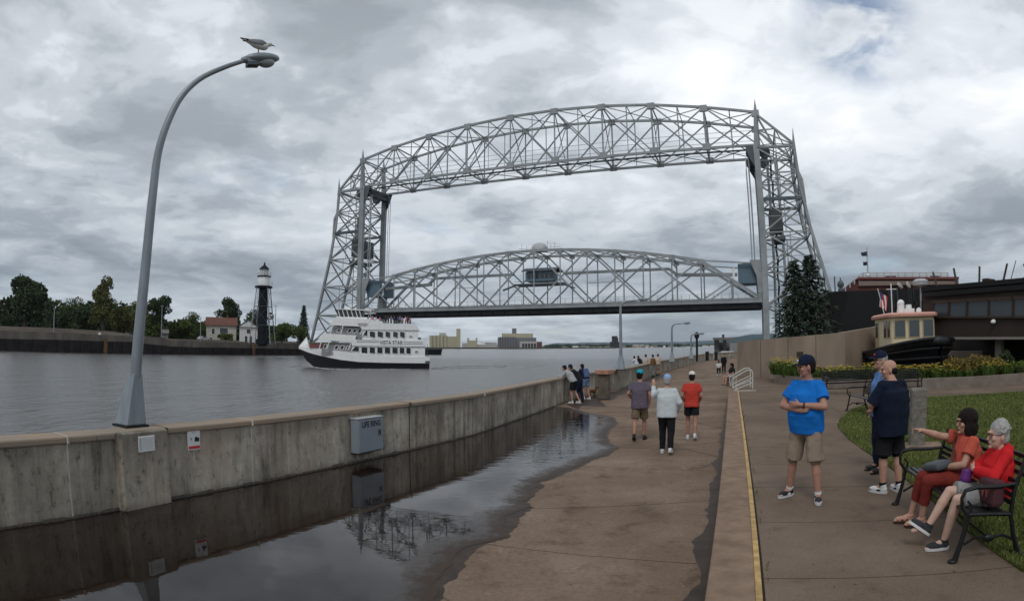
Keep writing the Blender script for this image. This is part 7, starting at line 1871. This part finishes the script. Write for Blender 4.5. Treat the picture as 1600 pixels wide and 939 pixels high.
# tall man behind him with cap and light blue stripe ----------------------------------------------
pos = onz(1372, 737, PZ)
J = stand(); J.update(toL=V(-.15, .16, .035), elL=V(-.25, .0, 1.14), wrL=V(-.15, .16, .98))
capman = person('man in dark blue cap and glasses half hidden behind the stout man in navy', pos, face_to(-75), J, dict(fat=.03, voxel=.011, topmat=cloth('light_blue', (.10, .20, .42)), sleeve=.5, hem=.5, botmat=navy, botlen=1.95, shoe=M_shb, sole=M_shb, hairmat=grey_hair, hair='short', hat='cap', hatmat=navy, yaw=R(10), badge=M_red))
m = MB(); m.loft([(V(.0, -.03, 1.02), .19, .135), (V(.0, -.03, 1.25), .19, .135), (V(.0, -.03, 1.43), .175, .10)], 16, p=2.4); m.build('vest', navy, capman, smooth=True)
H = headm(R(10), 0) * 1.09; m = MB(); hdp = V(0, .02, 1.63)
for s_ in (-1, 1): m.tube([hdp + H @ V(s_ * .032 + .02 * math.cos(a * .7854), .098, .022 + .016 * math.sin(a * .7854)) for a in range(9)], .0025, 5); m.bar(hdp + H @ V(s_ * .052, .096, .024), hdp + H @ V(s_ * .078, .0, .02), .004)
m.build('glasses', M_shb, capman)

# seated women ------------------------------------------------------------------------------------
def seat_pose():
    return dict(head=V(0, -.20, 1.135), neck=V(0, -.24, 1.01), chest=V(0, -.235, .84), waist=V(0, -.22, .67), pelvis=V(0, -.20, .555),
        shL=V(-.152, -.235, .945), shR=V(.152, -.235, .945), elL=V(-.21, -.14, .71), elR=V(.21, -.14, .71), wrL=V(-.08, .05, .66), wrR=V(.08, .12, .66),
        hipL=V(-.10, -.15, .53), hipR=V(.10, -.15, .53), knL=V(-.11, .28, .53), knR=V(.11, .28, .53), anL=V(-.12, .36, .09), anR=V(.12, .30, .09), toL=V(-.13, .53, .035), toR=V(.13, .47, .035))
fdir = V(-bd.y, bd.x, 0)      # sitting direction (towards the canal)
seat_rz = BRZ
def on_bench(t, back=.10): p = fA.lerp(fB, t) + fdir * (-.06 - back); p.z = PZ; return p
orange = cloth('coral', (.44, .085, .055)); maroon = cloth('brick_red', (.165, .026, .020)); redc = cloth('hoodie_red', (.50, .018, .022)); greyc = cloth('short_grey', (.24, .235, .235))
J = seat_pose(); J.update(elL=V(-.20, .14, 1.02), wrL=V(-.24, .38, 1.08), elR=V(.20, -.02, .73), wrR=V(.02, .14, .66), head=V(0, -.06, 1.19))
# the pointing arm reaches forward past the man in navy
J = seat_pose(); J.update(shR=V(.155, -.20, .955), elR=V(.215, .06, .975), wrR=V(.19, .29, 1.05), elL=V(-.23, -.10, .71), wrL=V(-.03, .09, .665), anL=V(-.05, .30, .09), toL=V(-.05, .48, .035), anR=V(.13, .38, .09), toR=V(.14, .56, .035))
wA = person('seated dark haired woman in coral blouse and brick red trousers pointing left', on_bench(.57, .18), seat_rz, J, dict(fat=.034, w=1.03, voxel=.0078, seated=True, topmat=orange, sleeve=.55, hem=.1, botmat=maroon, botlen=1.6, hk=1.2, shoe=M_skin, sole=mat('sandal_brown', (.05, .025, .018), .6), hairmat=brown_hair, hair='bob', yaw=R(8), collar=True,
    handR=(V(-.05, .9, .22), V(0, 0, -1), V(-1, 0, 0), .75, 'point'), handL=(V(.75, .5, .0), V(0, 0, -1), V(0, 1, 0), .25), scale=.93))
m = MB()
for s_ in 'LR':
    an = J['an' + s_]
    for k in (.05, .11): m.tube([an + V(-.05, k, -.045), an + V(0, k + .005, -.005 - k * .12), an + V(.05, k, -.045)], .011, 6)
m.build('sandal_strap', mat('sandal_brown', (.05, .025, .018)), wA, smooth=True)
m = MB(); m.cyl(V(-.085, .118, .666), V(-.070, .125, .666), .034, n=12); m.build('wristwatch', M_shb, wA, smooth=True)
m = MB(); m.loft([(V(-.02, .10, .615), .13, .10), (V(-.02, .11, .655), .12, .085)], 16, p=3); bg_ = MB(); bg_.box((0, 0, 0), (.30, .22, .085)); o = bg_.build('handbag', mat('grey_bag', (.075, .085, .095), .6, .2, 8), None, bevel=.03)
o.location = on_bench(.57, .18) + Matrix.Rotation(seat_rz, 3, 'Z') @ V(.02, .12, .63); o.rotation_euler = (R(-8), R(10), seat_rz + .25); tag(o, 'dark grey handbag lying in the lap of the woman in coral', 'handbag')
m = MB(); m.tube([V(.13, -.15, 1.0), V(.05, -.06, .89), V(-.05, -.04, .78), V(-.10, .0, .70)], .012, 6); m.build('bag_strap', mat('sandal_brown', (.05, .025, .018)), wA, smooth=True)
J = seat_pose(); J.update(head=V(0, -.19, 1.115), neck=V(0, -.235, .995), elL=V(-.24, -.06, .76), wrL=V(.02, .06, .80), elR=V(.235, -.06, .76), wrR=V(-.03, .04, .77), knR=V(.09, .30, .57), anR=V(.05, .52, .235), toR=V(.06, .68, .19), knL=V(-.11, .28, .53), anL=V(-.05, .36, .09), toL=V(-.06, .53, .035))
wB = person('seated grey haired woman in red hooded jacket with folded arms and crossed legs', on_bench(.20, .22), seat_rz, J, dict(fat=.040, w=1.0, voxel=.0078, seated=True, topmat=redc, sleeve=1.92, hem=.1, botmat=greyc, botlen=.86, shoe=cloth('trainer_dark', (.035, .037, .042)), sole=M_sole, hairmat=grey_hair, hair='curly', hk=1.2, skin=M_skin3, hood=True, yaw=R(6), socks=M_shb, socklen=.05,
    handL=(V(.9, 0, 0), V(0, -1, 0), V(0, 0, 1), .5), handR=(V(-.9, 0, 0), V(0, -1, 0), V(0, 0, 1), .5), scale=.915))
hdp = V(0, -.19, 1.115); H = headm(R(6), 0) * 1.2; m = MB()
for s_ in (-1, 1): m.tube([hdp + H @ V(s_ * .032 + .020 * math.cos(a * .7854), .098, .022 + .016 * math.sin(a * .7854)) for a in range(9)], .002, 5); m.bar(hdp + H @ V(s_ * .052, .096, .024), hdp + H @ V(s_ * .080, .0, .02), .004)
m.build('glasses', mat('glasses_red', (.14, .02, .03), .4), wB)
o = MB().box((0, 0, 0), (.11, .10, .13)).build('purse', mat('purple_purse', (.11, .02, .16), .6), None, bevel=.03); o.location = on_bench(.20, .22) + Matrix.Rotation(seat_rz, 3, 'Z') @ V(.10, .10, .655); o.rotation_euler = (.3, .2, seat_rz); tag(o, 'small purple purse on the lap of the woman in the red jacket', 'purse')
o = MB().box((0, 0, 0), (.30, .14, .24)).build('tote_bag', mat('dark_tote', (.06, .02, .025), .7), None, bevel=.04); o.location = on_bench(.06, .12) + Matrix.Rotation(seat_rz, 3, 'Z') @ V(.02, -.12, .58); o.rotation_euler = (0, 0, seat_rz + .1); tag(o, 'dark maroon shoulder bag standing on the bench beside the red jacket', 'bag')
m = MB()
for k_ in range(1): text('W', .16, mat('tote_print', (.30, .08, .07), .7), o, (0, .0725, 0), (R(90), 0, R(180)))

# three walkers seen from behind --------------------------------------------------------------------
def walkpose(ph):
    J = stand(); s = ph
    J.update(knL=V(-.10, .10 * s, .50), anL=V(-.10, .10 * s - (.14 if s < 0 else 0), .09 + (.07 if s < 0 else 0)), knR=V(.10, -.10 * s + .04, .50), anR=V(.10, -.16 * s, .09 + (.06 if s > 0 else 0)))
    J['toL'] = J['anL'] + V(-.02, .165, -.055 if s > 0 else -.11); J['toR'] = J['anR'] + V(.02, .15, -.11 if s > 0 else -.055)
    return J
AZ = 20
J = walkpose(-1); J.update(elL=V(-.285, -.04, 1.18), wrL=V(-.20, .14, 1.02), elR=V(.26, -.05, 1.16), wrR=V(.24, .03, .93))
person('man walking away in grey purple shirt, khaki shorts and turquoise cap worn backwards', onz(999, 688, 0), face_to(AZ), J, dict(fat=.034, w=1.05, voxel=.011, topmat=cloth('grey_purple', (.115, .095, .125)), sleeve=.6, hem=.7, botmat=cloth('khaki_dark', (.15, .115, .075)), botlen=.85, shoe=M_shb, sole=M_shb, socks=None, hairmat=brown_hair, hat='cap', back=-.6, hatmat=cloth('turquoise', (.01, .30, .40)), yaw=R(-8), face=False, scale=1.02, skin=M_skin2))
J = walkpose(1); J.update(elL=V(-.30, .06, 1.30), wrL=V(-.33, .16, 1.52), elR=V(.275, -.05, 1.16), wrR=V(.24, .12, .98))
person('walking man in white long sleeved top and pale blue cap raising his left hand', onz(1041, 709, 0), face_to(AZ), J, dict(fat=.045, w=1.08, voxel=.011, topmat=cloth('off_white', (.50, .54, .56), .06), sleeve=1.95, hem=.6, botmat=black, botlen=1.97, shoe=M_sole, sole=M_sole, hairmat=grey_hair, hat='cap', back=-.5, hatmat=cloth('pale_blue', (.22, .36, .58)), yaw=R(5), face=False, handL=(V(0, .2, 1), V(0, 1, 0), V(1, 0, 0), .3)))
J = walkpose(1); J.update(elL=V(-.25, -.04, 1.15), wrL=V(-.19, .12, .98), elR=V(.25, -.04, 1.15), wrR=V(.19, .12, .98))
person('man walking away in red shirt, black shorts and white cap', onz(1080, 687, 0), face_to(AZ), J, dict(fat=.018, voxel=.011, topmat=cloth('shirt_red', (.46, .05, .035)), sleeve=.55, hem=.35, botmat=black, botlen=.62, shoe=M_sole, sole=M_sole, hairmat=brown_hair, hat='cap', hatmat=cloth('cap_white', (.6, .58, .52)), back=1, face=False, scale=.985, socks=M_sole, socklen=.06, skin=M_skin2))

# people leaning on the canal wall ---------------------------------------------------------------------
def leanpose(k=1.0, legs=0):
    J = stand()
    J.update(pelvis=V(0, -.10, .92), waist=V(0, -.02 * k, 1.06), chest=V(0, .10 * k, 1.25), neck=V(0, .24 * k, 1.40), head=V(0, .33 * k, 1.49), shL=V(-.18, .19 * k, 1.34), shR=V(.18, .19 * k, 1.34), elL=V(-.26, .33 * k, 1.13), elR=V(.26, .33 * k, 1.13), wrL=V(-.10, .50 * k, 1.16), wrR=V(.10, .50 * k, 1.16), hipL=V(-.095, -.10, .89), hipR=V(.095, -.10, .89), knL=V(-.10, -.04, .49), knR=V(.11, -.12, .49), anL=V(-.10, -.08, .09), anR=V(.12, -.22 - legs, .09), toL=V(-.11, .09, .035), toR=V(.13, -.05 - legs, .035))
    return J
wl_t, wl_d = along(885); waz = math.degrees(math.atan2(wl_d.x, wl_d.y))
gL = 'people leaning on the canal wall by the brown capped pier'
person('leftmost of the leaning group at the wall, in pale grey jacket and black shorts', onz(893, 630, 0), face_to(waz - 78), leanpose(1.1, .1), dict(fat=.02, voxel=.014, topmat=cloth('pale_grey', (.33, .34, .35)), sleeve=1.95, botmat=black, botlen=.8, shoe=M_sole, hairmat=brown_hair, face=False), gL)
person('darkly dressed person leaning on the wall between grey jacket and blue backpack', onz(902, 628, 0), face_to(waz - 80), leanpose(1.05), dict(fat=.02, voxel=.014, topmat=black, sleeve=1.95, botmat=navy, botlen=1.96, shoe=M_shb, sole=M_shb, hairmat=brown_hair, hat='beanie', hatmat=navy, face=False), gL)
bp_ = person('person in navy top and pale blue shorts at the right end of the leaning group', onz(913, 624, 0), face_to(waz - 60), leanpose(.5), dict(fat=.015, voxel=.014, topmat=navy, sleeve=.5, botmat=cloth('denim_pale', (.13, .17, .27)), botlen=.7, shoe=M_sole, hairmat=brown_hair, face=False), gL)
o = MB().loft([(V(0, 0, -.20), .14, .085), (V(0, 0, .0), .15, .10), (V(0, 0, .20), .11, .07)], 14, p=3).build('backpack', cloth('pack_blue', (.09, .12, .24)), None, smooth=True); o.location = bp_.location + Matrix.Rotation(bp_.rotation_euler.z, 3, 'Z') @ V(0, -.13, 1.22); o.rotation_euler = (R(-15), 0, bp_.rotation_euler.z); tag(o, 'blue backpack worn by the person at the right end of the leaning group', 'backpack')
# small brown dog by the leaners
dg_ = thing('dog', 'small brown dog standing at the foot of the canal wall beside the leaning group', 'dog', tuple(onz(925, 621, 0)), face_to(60))
m = MB(); m.ell((0, .10, .30), (.085, .13, .10)); m.ell((0, -.10, .31), (.075, .14, .085)); m.cap((0, .18, .34), (0, .26, .45), .06, .05); m.ell((0, .30, .48), (.05, .065, .052)); m.cap((0, .33, .465), (0, .40, .45), .03, .02)
for x in (-.05, .05):
    m.cap((x, .15, .26), (x, .14, .14), .035, .022); m.cap((x, .14, .14), (x, .15, .03), .021, .02); m.ell((x, .17, .02), (.022, .035, .018)); m.cap((x, -.17, .28), (x, -.12, .18), .05, .03); m.cap((x, -.12, .18), (x, -.21, .11), .027, .02); m.cap((x, -.21, .11), (x, -.19, .03), .019, .018); m.ell((x, -.17, .02), (.022, .035, .018)); m.cap((x * .8, .28, .53), (x, .26, .49), .018, .012)
m.cap((0, -.22, .34), (0, -.33, .44), .022, .012); m.organic('body', mat('dog_brown', (.12, .055, .025), .9, .4, 14), dg_, .010, 3)

# far groups ------------------------------------------------------------------------------------------
gF = 'people standing along the far canal wall'
far_specs = [
 (994, 587, 'woman in white top and turquoise skirt farthest left of the far group at the wall', cloth('off_white', (.50, .54, .56)), cloth('turquoise', (.01, .30, .40)), .8, 1.02, leanpose(.6)),
 (1001, 586, 'person in black top next to the turquoise skirt in the far group', black, cloth('denim_pale', (.13, .17, .27)), 1.95, 1.95, leanpose(.8)),
 (1009, 588, 'person in cream top and cream trousers in the middle of the far group', cloth('cream', (.50, .42, .33)), cloth('cream', (.50, .42, .33)), 1.9, 1.9, stand()),
 (1020, 589, 'person in brown jacket and grey trousers standing apart at the far wall', cloth('brown', (.17, .085, .035)), cloth('short_grey', (.24, .235, .235)), 1.95, 1.95, stand()),
 (1028, 586, 'slim person in pale long coat rightmost of the far group at the wall', cloth('cream', (.50, .42, .33)), khaki, 1.95, 1.02, stand())]
for i, (px, py, lb, tm, bm, sl, bl, J) in enumerate(far_specs):
    person(lb, onz(px, py, 0), face_to(waz - 70 + i * 8), J, dict(fat=.012, voxel=.018, topmat=tm, sleeve=sl, botmat=bm, botlen=bl, shoe=M_shb, sole=M_shb, hairmat=brown_hair, face=False), gF)
# by the ramp wall
J = stand()
person('person all in black standing near the far end of the tan ramp wall', onz(1131, 583, 0), face_to(190), J, dict(fat=.02, voxel=.018, topmat=black, sleeve=1.9, botmat=black, botlen=1.96, shoe=M_shb, sole=M_shb, hairmat=brown_hair, face=False, scale=.95))
J = seat_pose(); cz = onz(1123, 586, 0)
person('person in white top and black trousers crouched low left of the black clad person', cz, face_to(200), {k: v - V(0, 0, .0) for k, v in seat_pose().items()}, dict(fat=.0, voxel=.018, seated=True, topmat=cloth('off_white', (.50, .54, .56)), sleeve=.6, botmat=black, botlen=1.9, shoe=M_sole, hairmat=brown_hair, hat='cap', hatmat=black, face=False, scale=.92))
o = thing('folding_stool', 'small white stool under the crouched person by the far walk', 'stool', tuple(cz), face_to(200)); MB().box((0, -.2, .42), (.4, .36, .04)).build('seat', M_sw, o)
for x in (-.17, .17):
    for y in (-.35, -.05): MB().cyl((x, y, 0), (x, y, .42), .015, n=6).build('leg', M_sw, o)
J = seat_pose(); cz = onz(1139, 603, 0)
lady = person('long haired woman in black top and pale shorts sitting beside the handrail', cz, face_to(250), J, dict(fat=.01, voxel=.015, seated=True, topmat=black, sleeve=.7, botmat=cloth('short_pale', (.33, .35, .37)), botlen=.7, shoe=M_shb, sole=M_sole, hairmat=brown_hair, hair='bob', face=False, scale=1.05))
m = MB(); m.box((0, -.24, .22), (.6, .4, .44)); o = m.build('ledge', mat('kerb_concrete', (.20, .165, .135)), None, bevel=.02); o.location = cz; o.rotation_euler = (0, 0, face_to(250)); tag(o, 'low concrete ledge under the long haired woman by the handrail', 'ledge')

# passengers on the ferry's top deck --------------------------------------------------------------------
gP = 'passengers on the top deck of the ferry'
cols = [((.45, .20, .24), 'pink'), ((.03, .03, .04), 'black'), ((.50, .52, .55), 'white'), ((.10, .14, .25), 'blue'), ((.40, .10, .10), 'red')]
for i, (px, ci) in enumerate(((580, 0), (585, 2), (591, 0), (601, 1), (605, 1), (610, 3), (615, 1), (620, 1), (624, 3), (628, 0), (633, 2), (637, 1), (641, 0))):
    lx = FX(px); ly = -1.0 - (i * 37 % 5) * .8; lzv = FZ(509.4); wp = FM @ V(lx, ly, lzv)
    c, cn = cols[ci]; where = ('nearest the side screen', 'second from the side screen', 'third from the side screen', 'at the front of the top rail', 'next along the top rail', 'sixth counted from the bow side', 'seventh counted from the bow side', 'middle of the rail, seated row', 'ninth counted from the bow side', 'fourth from the stern', 'third from the stern', 'next to last towards the stern', 'closest to the stern')[i]
    person('small figure in %s on the ferry top deck, %s' % (cn, where), wp, FRZ + i * 1.1, stand(), dict(fat=.02, voxel=.05, topmat=cloth('deck_' + cn, c), sleeve=1.5, botmat=black, botlen=1.9, shoe=M_shb, sole=M_shb, hairmat=brown_hair, face=False, scale=.9 if i not in (3, 8) else .97), gP)
# haze: even thin air from the camera out past the hills
hz = MB(); hz.box((0, 3500, 650 + ZW - 2), (19000, 17000, 1300)); 
HAZE = 4.5e-5
o = hz.build('haze', None); tag(o, 'thin even haze over the whole harbour', 'haze', None, 'stuff')
mh = bpy.data.materials.new('haze_air'); mh.use_nodes = True; nt = mh.node_tree; nt.nodes.remove(nt.nodes['Principled BSDF'])
pv = nt.nodes.new('ShaderNodeVolumePrincipled'); pv.inputs['Color'].default_value = (.70, .86, 1, 1); pv.inputs['Density'].default_value = HAZE; pv.inputs['Anisotropy'].default_value = .2
nt.links.new(pv.outputs[0], nt.nodes['Material Output'].inputs['Volume']); o.data.materials.append(mh)
